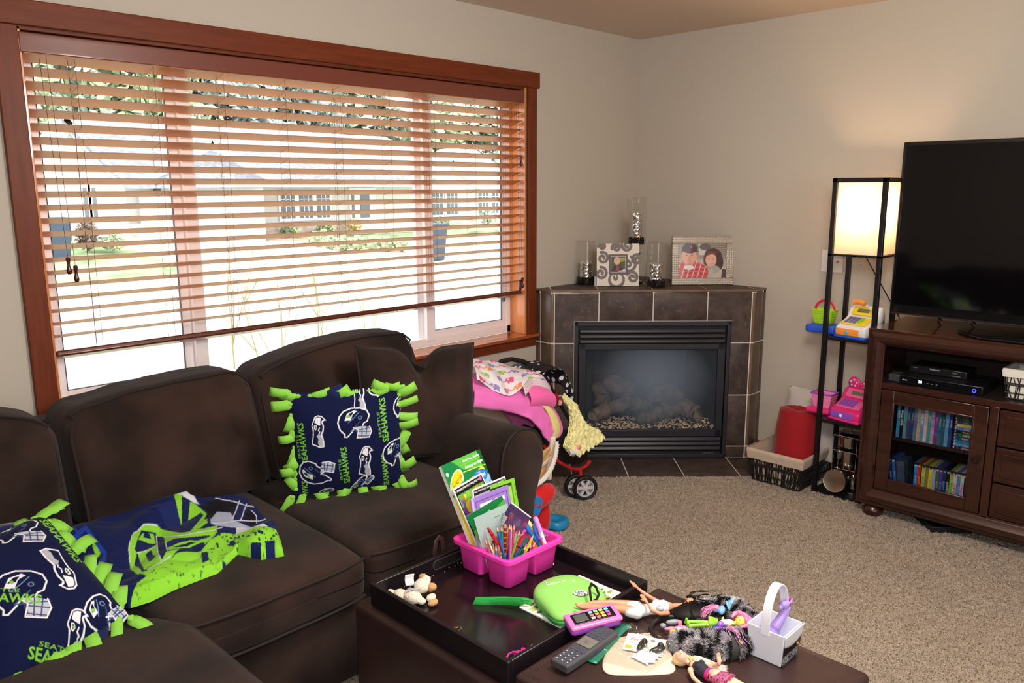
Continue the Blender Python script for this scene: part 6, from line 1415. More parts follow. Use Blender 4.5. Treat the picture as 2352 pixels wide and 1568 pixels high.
ds = thing('doll_shoes', 'pair of black doll boots in the clear zip bag', 'doll shoes', (-2.858, -2.150, ZL+.014))
for (x, y, a) in ((0, .018, .3), (.012, -.020, -.4)): MB().sph((0, 0, 0), (.022, .008, .006), 14, 8, T((x, y, .004), rz=a)).sph((0, 0, 0), (.009, .008, .010), 12, 8, T((x+.012, y, .006), rz=a)).build('boot', mat('boot_black', (40, 40, 36), rough=.35), ds, angle=0)
tag(MB().grid(lambda u, v: (-2.905+.055*u, -2.185+.05*v+.01*nz(u*4, v*4), ZL+.010+.008*sin(3*u)*sin(3*v)+.004*nz(u*9, v*9, 2)), 20, 20).build('white_doll_dress', M_white, solid=.0008), 'small folded white satin cloth in the clear zip bag', 'cloth')
bg_ = thing('zip_bag', 'clear crumpled zip bag with a green seal strip, on the cream pouch', 'plastic bag')
def bagf(off):
    def fn(u, v):
        # u along the zip (far to near), v from zip towards the right
        a = Vector((-2.799, -2.040)).lerp(Vector((-2.976, -2.074)), u); c_ = Vector((-2.790, -2.205)).lerp(Vector((-2.930, -2.200)), u); p = a.lerp(c_, v)
        e = min(1, min(u, 1-u)*8)*min(1, min(v+.02, 1-v)*8); z = ZL+.009+off*e*(.018+.009*nz(p.x*34, p.y*34, 5)+.012*abs(nz(p.x*80, p.y*60, 8))); return (p.x+.003*nz(u*7, v*7), p.y, max(z, ZL+.0072))
    return fn
MB().grid(bagf(1), 46, 46).grid(bagf(.02), 20, 20).build('film', thin_glass('bag_film', (.95, .96, .96), .45, .10), bg_, angle=0)
zz = MB(); zz.grid(lambda u, v: tuple(Vector((-2.795, -2.030, 0)).lerp(Vector((-2.982, -2.066, 0)), u)+Vector((.006, -.022, 0))*v*1.1+Vector((0, 0, ZL+.007+.004*sin(u*5)))), 20, 3); zz.build('green_strip', mat('zip_green', (20, 130, 84), rough=.3), bg_, solid=.0008)
zz = MB(); zz.tube([(lerp(-2.793, -2.976, i/12), lerp(-2.043, -2.078, i/12), ZL+.008+.004*sin(i/12*5)) for i in range(13)], .0009, 5).build('zip_line', mat('zip_blue', (80, 90, 190), rough=.3), bg_)
# ---- faux fur wrap
def furry(name, path, radii, label, cols_fn, n=9000, L=.016, seed=1):
    t = thing(name, label, 'faux fur wrap'); rs = random.Random(seed); b = MB(); b.tube(path, 1, 18, closed=False, radii=radii)
    P = [Vector(p) for p in path]
    base = b.build('lining', mat('fur_base', (60, 58, 60), rough=.95), t, angle=0)
    vs = []; fs = []; cs = []
    for i in range(n):
        s_ = rs.random()*(len(P)-1); k = int(s_); f = s_-k; c_ = P[k].lerp(P[k+1], f); r = lerp(radii[k], radii[k+1], f); tg_ = (P[k+1]-P[k]).normalized()
        a = rs.uniform(-.5, pi+.5); up = Vector((0, 0, 1)); sd = tg_.cross(up).normalized(); nrm = sd*cos(a)+up*sin(a)
        p = c_+nrm*r*.97; d = (nrm+tg_*rs.uniform(.2, 1.0)+sd*rs.uniform(-.5, .5)).normalized(); q = p+d*L*rs.uniform(.6, 1.2); w = sd.cross(d).normalized()*.0011 if rs.random() < .5 else d.cross(nrm).normalized()*.0012
        q.z = max(q.z, ZL+.001); p.z = max(p.z, ZL)
        j = len(vs); vs += [p-w, p+w, q]; fs.append((j, j+1, j+2)); c0 = cols_fn(p, rs); cs += [c0, c0, tuple(min(1, x*1.25) for x in c0)]
    me = bpy.data.meshes.new('fur'); me.from_pydata([tuple(v) for v in vs], [], fs); o = bpy.data.objects.new('fur', me); COL.objects.link(o); o.parent = t; me.materials.append(printed('fur', rough=.6)); o['kind'] = 'stuff'
    at = me.color_attributes.new('Col', 'FLOAT_COLOR', 'POINT'); at.data.foreach_set('color', np.array([(*c_, 1) for c_ in cs], np.float32).ravel()); return t
def furcol(p, rs):
    v = nz(p.x*60, p.y*60, 3)+rs.uniform(-.12, .12); return lin((24, 22, 24)) if v > .08 else (lin((172, 166, 170)) if v > -.35 else lin((206, 200, 200)))
furry('fur_wrap', [(-2.615, -2.125, .500), (-2.575, -2.175, .503), (-2.565, -2.225, .505), (-2.605, -2.275, .505), (-2.665, -2.305, .508), (-2.725, -2.290, .509), (-2.765, -2.245, .508), (-2.785, -2.205, .505), (-2.792, -2.175, .500)],
      [.012, .024, .027, .027, .029, .033, .032, .026, .014], 'grey and black spotted faux fur wrap under the little dolls', furcol, 17000, .013, 2)
MB().sph((0, 0, 0), (.075, .05, .016), 20, 12, T((-2.665, -2.215, .496), rz=-.8)).build('lining_fold', mat('fur_base', (60, 58, 60)), bpy.data.objects['fur_wrap'], angle=0)
tag(MB().tube([(-2.735+.055*cos(a), -2.135+.048*sin(a), .490+.006*max(0, sin(a*1.0+1))) for a in [k*pi/20-.9 for k in range(32)]], .006, 8).build('headband', mat('black_elastic', (24, 20, 18))), 'black padded headband curving beside the dark haired doll', 'headband')
# small doll with pink hair
d2 = thing('small_doll', 'small doll with pink hair, green skirt and green boots lying on the fur', 'doll')
Y_ = mat('doll_yellow', (240, 226, 90), rough=.35); G_ = mat('doll_green', (140, 214, 50), rough=.3, coat=.3); PK = mat('doll_hair_pink', (250, 130, 180), rough=.3, coat=.2)
blob('body', [('t', [V3(-2.716, -2.212, .535), V3(-2.700, -2.232, .536)], [.0035, .005]), ('t', [V3(-2.724, -2.222, .535), V3(-2.708, -2.238, .536)], [.0035, .005]), ('t', [V3(-2.682, -2.262, .538), V3(-2.672, -2.274, .540)], [.006, .004]), ('s', V3(-2.662, -2.284, .543), (.0155, .0155, .0135)),
              ('t', [V3(-2.684, -2.250, .541), V3(-2.676, -2.240, .538), V3(-2.664, -2.236, .536)], [.003, .0026, .002]), ('t', [V3(-2.692, -2.268, .541), V3(-2.700, -2.276, .538), V3(-2.694, -2.284, .536)], [.003, .0026, .002])], Y_, d2, .0011)
for (a, c_) in ((V3(-2.742, -2.178, .533), V3(-2.716, -2.212, .535)), (V3(-2.756, -2.192, .533), V3(-2.724, -2.222, .535))):
    blob('boot', [('t', [a+V3(-.002, -.004, .010), a, a.lerp(c_, .5), c_], [.0035, .0052, .0045, .0052])], G_, d2, .0011)
MB().lathe([(.015, 0), (.0125, .010), (.008, .022)], 18, orient((-2.712, -2.224, .538), (-2.690, -2.252, .540))[0], cap=True).build('skirt', G_, d2)
blob('white_top', [('t', [V3(-2.692, -2.250, .539), V3(-2.681, -2.263, .540)], [.0072, .0082])], M_white, d2, .0011)
hp = V3(-2.662, -2.284, .545)
blob('hair', [('m', T((-2.654, -2.290, .543), rz=.8), (.016, .019, .015)), ('t', [V3(-2.646, -2.268, .552), V3(-2.655, -2.262, .553), V3(-2.668, -2.262, .550)], [.006, .006, .003]), ('t', [V3(-2.660, -2.305, .550), V3(-2.675, -2.308, .548), V3(-2.688, -2.298, .545)], [.007, .006, .003]), ('t', [V3(-2.650, -2.27, .556), V3(-2.655, -2.29, .558), V3(-2.668, -2.300, .555)], [.006, .006, .004])], PK, d2, .0011)
def face(parent, c, ex, ey, s=1.0, eye=(40, 90, 60), lip=(220, 100, 130)):
    c, ex, ey = Vector(c), Vector(ex).normalized(), Vector(ey).normalized(); nn = ex.cross(ey)
    for sg in (-1, 1):
        e_ = decal_disc('eye', c+ex*.0055*sg*s+ey*.001*s, .0028*s, .0022*s, mat('eye_white', (240, 240, 244), rough=.2), parent, .0008, ex, ey)
        decal_disc('iris', c+ex*.0055*sg*s+ey*.001*s+nn*.0009, .0016*s, .0018*s, mat('iris_%d' % eye[0], eye, rough=.2), e_, .0003, ex, ey)
        decal_disc('eyebrow', c+ex*.0055*sg*s+ey*.0052*s, .0026*s, .0005*s, mat('brow', (120, 84, 50)), parent, .0004, ex, ey)
    decal_disc('mouth', c-ey*.0065*s, .0026*s, .0011*s, mat('lip_%d' % lip[1], lip, rough=.3), parent, .0006, ex, ey)
face(d2, (-2.671, -2.281, .5562), (.6, .8, 0), (.8, -.6, .2), .85, (60, 150, 140))
# blonde doll
d3 = thing('fashion_doll', 'blonde doll in black halter top and pink patterned skirt at the front edge', 'doll', (.044, .018, 0))
blob('body', [('m', T((-2.884, -2.250, .503), rz=-.9), (.0165, .0135, .0155)), ('t', [V3(-2.882, -2.262, .500), V3(-2.884, -2.276, .499)], [.0055, .0055]), ('t', [V3(-2.886, -2.284, .500), V3(-2.888, -2.300, .501), V3(-2.889, -2.322, .499), V3(-2.890, -2.345, .501)], [.011, .0155, .0115, .018]),
              ('t', [V3(-2.905, -2.286, .500), V3(-2.922, -2.305, .497), V3(-2.930, -2.330, .496), V3(-2.925, -2.350, .497)], [.006, .005, .0045, .003]), ('t', [V3(-2.870, -2.290, .500), V3(-2.852, -2.310, .500), V3(-2.850, -2.326, .506), V3(-2.858, -2.332, .515)], [.006, .005, .0045, .003])]+hand(None, V3(-2.858, -2.332, .515), (.3, .3, .7), 1.2, (1, 0, 0))+
     [('t', [V3(-2.897, -2.36, .500), V3(-2.90, -2.42, .498), V3(-2.902, -2.47, .494)], [.0125, .009, .007]), ('t', [V3(-2.880, -2.36, .500), V3(-2.878, -2.42, .498), V3(-2.876, -2.47, .494)], [.0125, .009, .007]), ('s', V3(-2.886, -2.248, .5195), (.002, .0025, .0025))], M_dskin2, d3, .0012)
blob('halter_top', [('t', [V3(-2.885, -2.278, .500), V3(-2.887, -2.290, .501), V3(-2.888, -2.302, .502), V3(-2.889, -2.322, .4995)], [.0075, .0125, .0175, .0130]), ('s', V3(-2.880, -2.300, .511), (.008, .008, .008)), ('s', V3(-2.896, -2.302, .511), (.008, .008, .008))], mat('charcoal_cloth', (40, 40, 50), rough=.8), d3, .0012)
MB().lathe([(.0145, 0), (.0150, .006)], 20, orient((-2.889, -2.322, .4995), (-2.890, -2.330, .4995))[0]).build('waistband', mat('pink_band', (236, 40, 140), rough=.3), d3)
MB().lathe([(.015, 0), (.021, .02), (.027, .05)], 24, orient((-2.889, -2.328, .5005), (-2.891, -2.38, .5005))[0] @ T(s=(1, .8, 1))).build('skirt', mat('pattern_skirt', (40, 36, 50), rough=.7, color2=(240, 110, 160), vscale=230), d3)
M_blo = mat('blonde_hair', (232, 206, 140), rough=.4); M_blp = mat('pale_pink_hair', (232, 206, 196), rough=.5)
b = MB(); b.sph((0, 0, 0), (.019, .017, .0165), 20, 14, T((-2.882, -2.246, .499), rz=-.9)); b.v = [tuple(v) for v in b.v]
b.build('hair_cap', M_blo, d3, angle=0)
hair('ponytail', [(-2.870, -2.272, .496), (-2.866, -2.268, .498)], M_blp, d3, 240, .0009, 5, .075, (.45, -.9, 0), .004, .28)
hair('side_hair', [(-2.872, -2.262, .50)], M_blo, d3, 60, .0010, 9, .03, (.3, -.9, 0), .003, .3)
blob('face_skin', [('m', T((-2.8865, -2.250, .507), rz=-.9), (.0145, .0118, .0150))], M_dskin2, d3, .0012)
face(d3, (-2.8875, -2.2505, .5222), (.80, .55, -.1), (-.5, .75, .0), .95, (60, 110, 170), (226, 90, 150))
# winged pony pieces and other small toys
def small(name, label, cat, parts, m, vox=.0012): t = thing(name, label, cat); blob('body', parts, m, t, vox); return t
Bl = mat('toy_sky_blue', (120, 180, 232), rough=.35)
t = small('toy_bird', 'small light blue winged toy behind the pink haired doll', 'toy', [('m', T((-2.648, -2.222, .543), rz=.4), (.016, .009, .010)), ('s', V3(-2.662, -2.214, .548), (.008, .008, .008))], Bl)
for k in range(4): MB().sph((0, 0, 0), (.013, .0032, .0016), 10, 6, T((-2.632+.003*k, -2.230-.002*k, .552+.004*k), rz=.9-.28*k, ry=-.5)).build('wing_feather', Bl, t)
t = small('toy_wing', 'yellow plastic feathered wing lying on the fur', 'toy wing', [('m', T((-2.688, -2.282, .535), rz=.4), (.010, .008, .003))], Y_)
for k in range(5): MB().sph((0, 0, 0), (.019, .0045, .0018), 12, 6, T((-2.702-.004*k, -2.292-.004*k, .534-.001*k), rz=.62+.08*k)).build('wing_feather', Y_, t)
small('red_toy_disc', 'round red plastic toy under the pink haired doll', 'toy', [('s', V3(-2.640, -2.276, .532), (.022, .022, .006))], mat('toy_red', (214, 30, 40), rough=.3))
tp2 = small('toy_pony', 'small purple toy pony with clear sparkly tail under the yellow wing', 'toy pony', [('m', T((-2.722, -2.268, .536), rz=-.7), (.019, .010, .010)), ('t', [V3(-2.735, -2.276, .536), V3(-2.752, -2.288, .534)], [.005, .0035]), ('t', [V3(-2.728, -2.284, .536), V3(-2.742, -2.298, .534)], [.005, .0035]), ('s', V3(-2.705, -2.252, .540), (.010, .009, .009))], mat('toy_violet', (150, 90, 200), rough=.3))
hair('sparkly_tail', [(-2.712, -2.280, .545)], mat('clear_pink_hair', (232, 160, 210), rough=.15, trans=.4), tp2, 22, .0010, 7, .045, (-.2, -.9, 0), .012, .5)
hair('tail', [(-2.660, -2.215, .548)], mat('pink_purple_hair', (226, 140, 190), rough=.3), bpy.data.objects['toy_bird'], 60, .0012, 8, .036, (-.2, .9, 0), .008, .5)
small('navy_toy', 'small dark blue toy beside the purple pony', 'toy', [('s', V3(-2.712, -2.246, .533), (.012, .010, .007))], mat('toy_navy', (50, 60, 150), rough=.3))
small('pink_toy_chair', 'little pink plastic doll furniture piece beside the headband', 'toy furniture', [('m', T((-2.745, -2.140, .500), rz=-.7), (.018, .006, .005)), ('m', T((-2.730, -2.158, .503), rz=-.7), (.020, .007, .005)), ('m', T((-2.722, -2.150, .510), rz=.5), (.008, .006, .007))], mat('toy_rose', (240, 130, 170), rough=.3))
small('white_toy_cup', 'tiny white plastic cup between the pink and yellow toys', 'toy', [('s', V3(-2.745, -2.163, .505), (.007, .007, .008))], mat('toy_white', (232, 232, 236), rough=.3))
small('yellow_toy_bow', 'small yellow lumpy plastic piece on the near edge of the fur', 'toy', [('s', V3(-2.766, -2.160, .508), (.009, .009, .007)), ('s', V3(-2.756, -2.172, .509), (.008, .008, .007)), ('s', V3(-2.772, -2.172, .508), (.007, .007, .006))], mat('toy_yellow', (240, 214, 30), rough=.3))
small('grey_toy_figure', 'small grey plastic figure base beside the pink toy', 'toy', [('m', T((-2.722, -2.132, .505), rz=-.7), (.020, .007, .007)), ('s', V3(-2.747, -2.118, .500), (.008, .008, .006))], mat('toy_grey', (140, 152, 158), rough=.4))
# ---- white flower basket
fbk = thing('flower_basket', 'white satin flower basket with handle, black sash and damask side', 'basket', (-2.646, -2.360, ZL))
b = MB(); h0, h1 = .0400, .0465; H_ = .082
lo = lambda s_, z: [(-s_, -s_, z), (s_, -s_, z), (s_, s_, z), (-s_, s_, z)]
vs = lo(h0, 0)+lo(h1, H_)+lo(h1-.003, H_)+lo(h0-.003, .003); fs = [(3, 2, 1, 0)]
for j in range(3): fs += [(4*j+i, 4*j+(i+1) % 4, 4*j+4+(i+1) % 4, 4*j+4+i) for i in range(4)]
fs.append((12, 13, 14, 15)); fixn(b.add(vs, fs).build('satin_box', M_white, fbk, bevel=.0015))
def side(name, v0, v1, m, off, wav=0, slim=1.0, y=-1):
    g = MB().grid(lambda u, v: ((2*u-1)*lerp(h0, h1, lerp(v0, v1, v))*slim, y*(lerp(h0, h1, lerp(v0, v1, v))+off), H_*(lerp(v0, v1, v)-(wav*sin(pi*u) if v < .5 else 0))), 30, 6); return g.build(name, m, fbk, solid=.0008, angle=0)
def damask():
    m = mat('damask', (30, 30, 44), rough=.6); nt = m.node_tree; tc = nt.nodes.new('ShaderNodeTexCoord'); v = nt.nodes.new('ShaderNodeTexNoise'); v.inputs['Scale'].default_value = 130; v.inputs['Distortion'].default_value = 2.5; v.inputs['Detail'].default_value = 0
    cr = nt.nodes.new('ShaderNodeValToRGB'); e = cr.color_ramp.elements; cr.color_ramp.interpolation = 'CONSTANT'; e[0].color = (*lin((26, 26, 40)), 1); e[1].position = .5; e[1].color = (*lin((226, 228, 236)), 1); e.new(.56).color = (*lin((26, 26, 40)), 1); e.new(.62).color = (*lin((220, 222, 232)), 1)
    nt.links.new(tc.outputs['Object'], v.inputs[0]); nt.links.new(v.outputs[0], cr.inputs[0]); nt.links.new(cr.outputs[0], nt.nodes['Principled BSDF'].inputs['Base Color']); return m
side('damask_panel', .0, .40, damask(), .0012); side('black_sash', .34, .64, mat('black_satin', (14, 13, 16), rough=.35), .0024); side('scalloped_flap', .66, 1.0, M_white, .004, .10)
MB().lathe([(.004, 0), (.006, .003), (.003, .006)], 12, T((.016, -.048, .043), rx=pi/2)).sph((.022, -.050, .041), .003, 8, 6).build('brooch', mat('gold_metal', (226, 190, 130)), fbk)
b = MB(); n = 26
def hpt(t_): a = pi*t_; return Vector((-.0475*cos(a), 0, H_-.012+.108*sin(a)**.8))
P = [hpt(i/(n-1)) for i in range(n)]; vs = []
for i, p in enumerate(P):
    tn = (P[min(i+1, n-1)]-P[max(i-1, 0)]).normalized(); nr = Vector((tn.z, 0, -tn.x)); 
    for (sy, o_) in ((-.0105, .0018), (.0105, .0018), (.0105, -.0018), (-.0105, -.0018)): vs.append(p+Vector((0, sy, 0))+nr*o_)
fs = [(4*j+i, 4*j+(i+1) % 4, 4*j+4+(i+1) % 4, 4*j+4+i) for j in range(n-1) for i in range(4)]
fixn(b.add(vs, fs).build('handle', M_white, fbk, bevel=.0008))
pl = small('toy_pony', 'lilac toy pony standing in the white flower basket', 'toy pony', [('m', T((-2.640, -2.352, .530), ry=-.7), (.030, .015, .017)), ('t', [V3(-2.632, -2.356, .548), V3(-2.616, -2.364, .572), V3(-2.606, -2.370, .590)], [.013, .010, .0085]), ('m', T((-2.612, -2.366, .600), ry=.4), (.016, .0105, .010)), ('s', V3(-2.626, -2.362, .597), (.006, .006, .006)),
    ('t', [V3(-2.602, -2.364, .606), V3(-2.600, -2.362, .616)], [.004, .0015]), ('t', [V3(-2.602, -2.376, .606), V3(-2.600, -2.378, .615)], [.004, .0015]), ('t', [V3(-2.650, -2.345, .525), V3(-2.66, -2.345, .505), V3(-2.66, -2.345, .490)], [.008, .006, .006]), ('t', [V3(-2.640, -2.365, .525), V3(-2.655, -2.372, .508), V3(-2.650, -2.372, .490)], [.008, .006, .006])], mat('toy_lilac', (176, 150, 226), rough=.3, coat=.3))
blob('mane_streak', [('t', [V3(-2.600, -2.370, .612), V3(-2.596, -2.370, .606), V3(-2.600, -2.372, .594)], [.004, .004, .002])], mat('toy_magenta', (214, 30, 130), rough=.3), pl)
# ================================================================== TV STAND AND WHAT IS ON IT
M_ch = wood('dark_cherry', (44, 21, 15), (60, 30, 20), rough=0.30, scale=(12, 1.2, 12), coat=0.35)
M_chv = wood('dark_cherry_v', (44, 21, 15), (60, 30, 20), rough=0.30, scale=(12, 12, 1.2), coat=0.35)
M_in = mat('cabinet_inside', (34, 20, 18), rough=.6)
SX, SY0, SY1, SZ0, SZ1 = -.505, -1.725, -3.30, .065, .922
ts = thing('tv_stand', 'dark cherry television stand with a glass door at its left end', 'tv stand', (-.26, -2.5, 0))
TS = Matrix.Translation((.26, 2.5, 0))
def tb(lo, hi, name, m, parent=ts, bevel=.003): return MB().box(lo, hi, TS).build(name, m, parent, bevel=bevel)
def span(y0, y1): return min(y0, y1), max(y0, y1)
a, b_ = span(SY0, SY1)
tb((SX+.005, a, SZ1-.022), (-.02, b_, SZ1), 'top', wood('dark_cherry_top', (58, 28, 20), (78, 38, 24), rough=.14, scale=(12, 1.2, 12), coat=.6), bevel=.004)
tb((SX+.03, b_-.025, SZ0+.01), (-.02, b_-.005, SZ1-.022), 'side_panel', M_chv)
tb((SX+.03, a+.005, SZ0+.01), (-.02, a+.025, SZ1-.022), 'side_panel', M_chv)
tb((-.035, a+.02, SZ0+.05), (-.025, b_-.02, SZ1-.03), 'back_panel', M_in)
tb((SX+.03, a+.02, SZ0+.02), (-.03, b_-.02, SZ0+.05), 'bottom_panel', M_in)
tb((SX+.04, a+.02, .648), (-.03, b_-.02, .668), 'deck', M_in)
tb((SX+.04, -2.262, .11), (-.03, -2.245, .65), 'divider', M_in)
# moulded outer frame: swept profile around the front
def molding():
    prof = [(.0, .0), (.0, .012), (-.010, .020), (-.022, .034), (-.024, .050), (-.014, .064), (-.004, .072), (.0, .078), (.012, .078), (.018, .0)]  # (x offset, inset)
    y0, y1, z0, z1 = b_, a, SZ0, SZ1-.002
    corners = [(y0, z0, -1, 1), (y0, z1, -1, -1), (y1, z1, 1, -1), (y1, z0, 1, 1)]
    vs = []; n = len(prof)
    for (y, z, sy, sz) in corners:
        for (dx, ins) in prof: vs.append((SX+.004+dx, y+sy*ins, z+sz*ins*(1.0 if sz > 0 else .92)))
    fs = []
    for k in range(4):
        k2 = (k+1) % 4
        for i in range(n-1): fs.append((k*n+i, k*n+i+1, k2*n+i+1, k2*n+i))
    o = MB().add(vs, fs, TS).build('front_moulding', M_ch, ts, angle=25); return fixn(o)
molding()
tb((SX+.006, a+.07, .642), (SX+.03, b_-.07, .672), 'front_rail', M_ch)
tb((SX+.006, -2.293, .14), (SX+.03, -2.258, .645), 'front_stile', M_chv)
tb((SX+.006, a+.07, SZ0+.07), (SX+.03, b_-.07, .150), 'front_rail', M_ch)
# door
dy0, dy1, dz0, dz1 = -2.256, -1.806, .152, .640
dr = thing('door', None, None); dr.parent = ts
def ring(name, y0, y1, z0, z1, w, x0, x1, m, parent):
    return MB().box((x0, y0, z0), (x1, y0+w, z1), TS).box((x0, y1-w, z0), (x1, y1, z1), TS).box((x0, y0+w, z0), (x1, y1-w, z0+w), TS).box((x0, y0+w, z1-w), (x1, y1-w, z1), TS).build(name, m, parent, bevel=.003)
ring('door_frame', dy0, dy1, dz0, dz1, .058, SX+.002, SX+.022, M_ch, dr)
ring('glass_bead', dy0+.052, dy1-.052, dz0+.052, dz1-.052, .010, SX+.0, SX+.012, M_chv, dr)
MB().box((SX+.010, dy0+.058, dz0+.058), (SX+.013, dy1-.058, dz1-.058), TS).build('glass_pane', thin_glass('cabinet_glass', (.80, .80, .80), .15, .02), dr, smooth=False)
MB().lathe([(.006, 0), (.005, .012), (.012, .018), (.015, .026), (.010, .032)], 18, TS @ T((SX+.002, dy0+.028, .40), ry=-pi/2)).build('knob', mat('black_knob', (16, 14, 16), rough=.2, coat=.4), dr)
for z in (.24, .55): MB().cyl(TS @ Vector((SX-.001, dy1+.004, z-.03)), TS @ Vector((SX-.001, dy1+.004, z+.03)), .0035, 8).build('hinge', mat('dark_hinge', (70, 50, 40), rough=.3, metal=.7), dr)
tb((SX+.045, -2.245, .395), (-.04, -1.75, .41), 'shelf', M_in)
# drawers
for (z0, z1) in ((.478, .636), (.316, .470), (.154, .308)):
    for (y1_, y0_) in ((-2.298, -2.76),):
        d = MB().rbox((.02, y1_-y0_, z1-z0), .003, TS @ T((SX+.012, (y1_+y0_)/2, (z0+z1)/2)), k=2, mid=1).build('drawer', M_ch, ts)
        MB().rbox((.01, y1_-y0_-.05, z1-z0-.045), .004, TS @ T((SX+.002, (y1_+y0_)/2, (z0+z1)/2)), k=2, mid=1).build('raised_panel', M_ch, d)
        MB().lathe([(.006, 0), (.005, .012), (.012, .018), (.015, .026), (.010, .032)], 18, TS @ T((SX-.003, (y1_+y0_)/2, (z0+z1)/2), ry=-pi/2)).build('knob', mat('black_knob', (16, 14, 16)), d)
tb((SX+.002, a+.08, .152), (SX+.022, -2.80, .64), 'door_panel', M_chv)
for y in (-1.795, -3.22):
    for x in (-.455, -.08):
        MB().lathe([(.020, .0), (.040, .008), (.047, .024), (.046, .036), (.034, .050), (.028, .058), (.036, .066)], 28, TS @ T((x, y, 0))).build('bun_foot', M_chv, ts)
# television
M_bez = mat('tv_bezel', (16, 15, 18), rough=.22, coat=.4); M_scr = mat('tv_screen', (7, 6, 9), rough=.06, spec=.6)
tv = thing('television', 'large black flat screen television on the cherry stand', 'television', (-.30, -2.44, .922))
TV = Matrix.Translation((.30, 2.44, -.922))
ty0_, ty1_ = -3.13, -1.737
MB().rbox((.03, ty1_-ty0_, .802), .008, TV @ T((-.285, (ty0_+ty1_)/2, 1.374)), k=2, mid=2).build('casing', M_bez, tv, angle=0)
MB().box((-.3045, ty0_+.016, 1.018), (-.3000, ty1_-.016, 1.758), TV).build('screen', M_scr, tv, bevel=.001)
MB().rbox((.012, ty1_-ty0_-.01, .006), .002, TV @ T((-.297, (ty0_+ty1_)/2, .9745)), k=2, mid=1).build('lower_trim', mat('bezel_line', (60, 56, 58), rough=.25, metal=.5), tv)
MB().rbox((.07, .5, .3), .02, TV @ T((-.245, (ty0_+ty1_)/2, 1.25)), k=2, mid=1).build('rear_housing', M_bez, tv, angle=0)
MB().rbox((.05, .12, .12), .01, TV @ T((-.275, (ty0_+ty1_)/2, .965)), k=2, mid=1).build('neck', M_bez, tv, angle=0)
pts = [(.24*cos(t_), .385*sin(t_)) for t_ in [k*pi/24 for k in range(48)]]
pts = [(max(-.19, min(.14, x)), y) for x, y in pts]
fixn(puffy([(x-.29, y-2.43) for x, y in pts], [(.98, .9235), (1.0, .926), (.99, .931), (.9, .934), (.3, .940), (.02, .940)]).build('base', mat('gloss_black', (14, 14, 18), rough=.12), tv, angle=0)).location = (.30, 2.44, -.922)
for y in (-1.90, -2.05): MB().tube([TV @ Vector(p) for p in [(-.22, y, 1.05), (-.19, y-.01, .97), (-.12, y-.02, .935), (-.03, y+.02, .93)]], .004, 6).build('cable', M_blk2, tv)
text_on('maker_mark', 'SAMSUNG', (0, 0, 0), (0, -1, 0), (0, 0, 1), .001, M_lg, tv) if False else None
# cable box, player, small box
def elec(name, label, cat, x0, x1, y0, y1, z0, z1, m, bev=.004):
    t = thing(name, label, cat, ((x0+x1)/2, (y0+y1)/2, z0)); MB().box((x0-(x0+x1)/2, y0-(y0+y1)/2, 0), (x1-(x0+x1)/2, y1-(y0+y1)/2, z1-z0)).build('casing', m, t, bevel=bev); return t, Matrix.Translation((-(x0+x1)/2, -(y0+y1)/2, -z0))
cb, CBM = elec('cable_box', 'black cable box with glowing 38 display and blue ring button', 'cable box', -.455, -.21, -2.212, -1.862, .669, .712, mat('box_black', (20, 20, 24), rough=.35))
M_led = mat('led_white', (220, 255, 250), emit=(200, 255, 245), estr=3.0); M_lb = mat('led_blue', (60, 70, 255), emit=(40, 50, 255), estr=6.0)
fr_f = lambda y, z: CBM @ Vector((-.4556, y, z))
MB().box((-.4562, -2.205, .673), (-.455, -1.869, .708), CBM).build('front_panel', mat('gloss_black', (14, 14, 18)), cb, smooth=False)
text_on('display_digits', '38', CBM @ Vector((-.4563, -1.955, .687)), (0, -1, 0), (0, 0, 1), .016, M_led, cb, bold=.03)
text_on('lettering', 'xfinity', CBM @ Vector((-.4563, -1.888, .689)), (0, -1, 0), (0, 0, 1), .009, M_lg, cb)
for y in (-1.988, -2.006, -2.026): MB().box((-.4566, y-.004, .6895), (-.4562, y+.004, .6905), CBM).build('status_mark', M_lg, cb, smooth=False)
MB().tube([CBM @ Vector((-.4566, -2.178+.0072*cos(k*pi/12), .690+.0072*sin(k*pi/12))) for k in range(24)], .0016, 6, closed=True).build('power_ring', M_lb, cb)
bp_, BPM = elec('disc_player', 'slim black disc player resting on the cable box', 'disc player', -.365, -.215, -2.12, -1.872, .712, .748, mat('player_black', (22, 20, 24), rough=.3))
text_on('lettering', 'Panasonic', BPM @ Vector((-.3657, -1.985, .735)), (0, -1, 0), (0, 0, 1), .011, M_lg, bp_)
for y, z in ((-1.90, .738), (-2.07, .735), (-2.085, .722), (-2.065, .722)): MB().box((-.3662, y-.009, z-.002), (-.3656, y+.009, z+.001), BPM).build('printed_mark', mat('dim_print', (120, 120, 126)), bp_, smooth=False)
gb, GBM = elec('small_grey_box', 'small grey box at the left of the cable box', 'box', -.43, -.36, -1.858, -1.805, .669, .705, mat('dark_grey_plastic', (58, 58, 64), rough=.5))
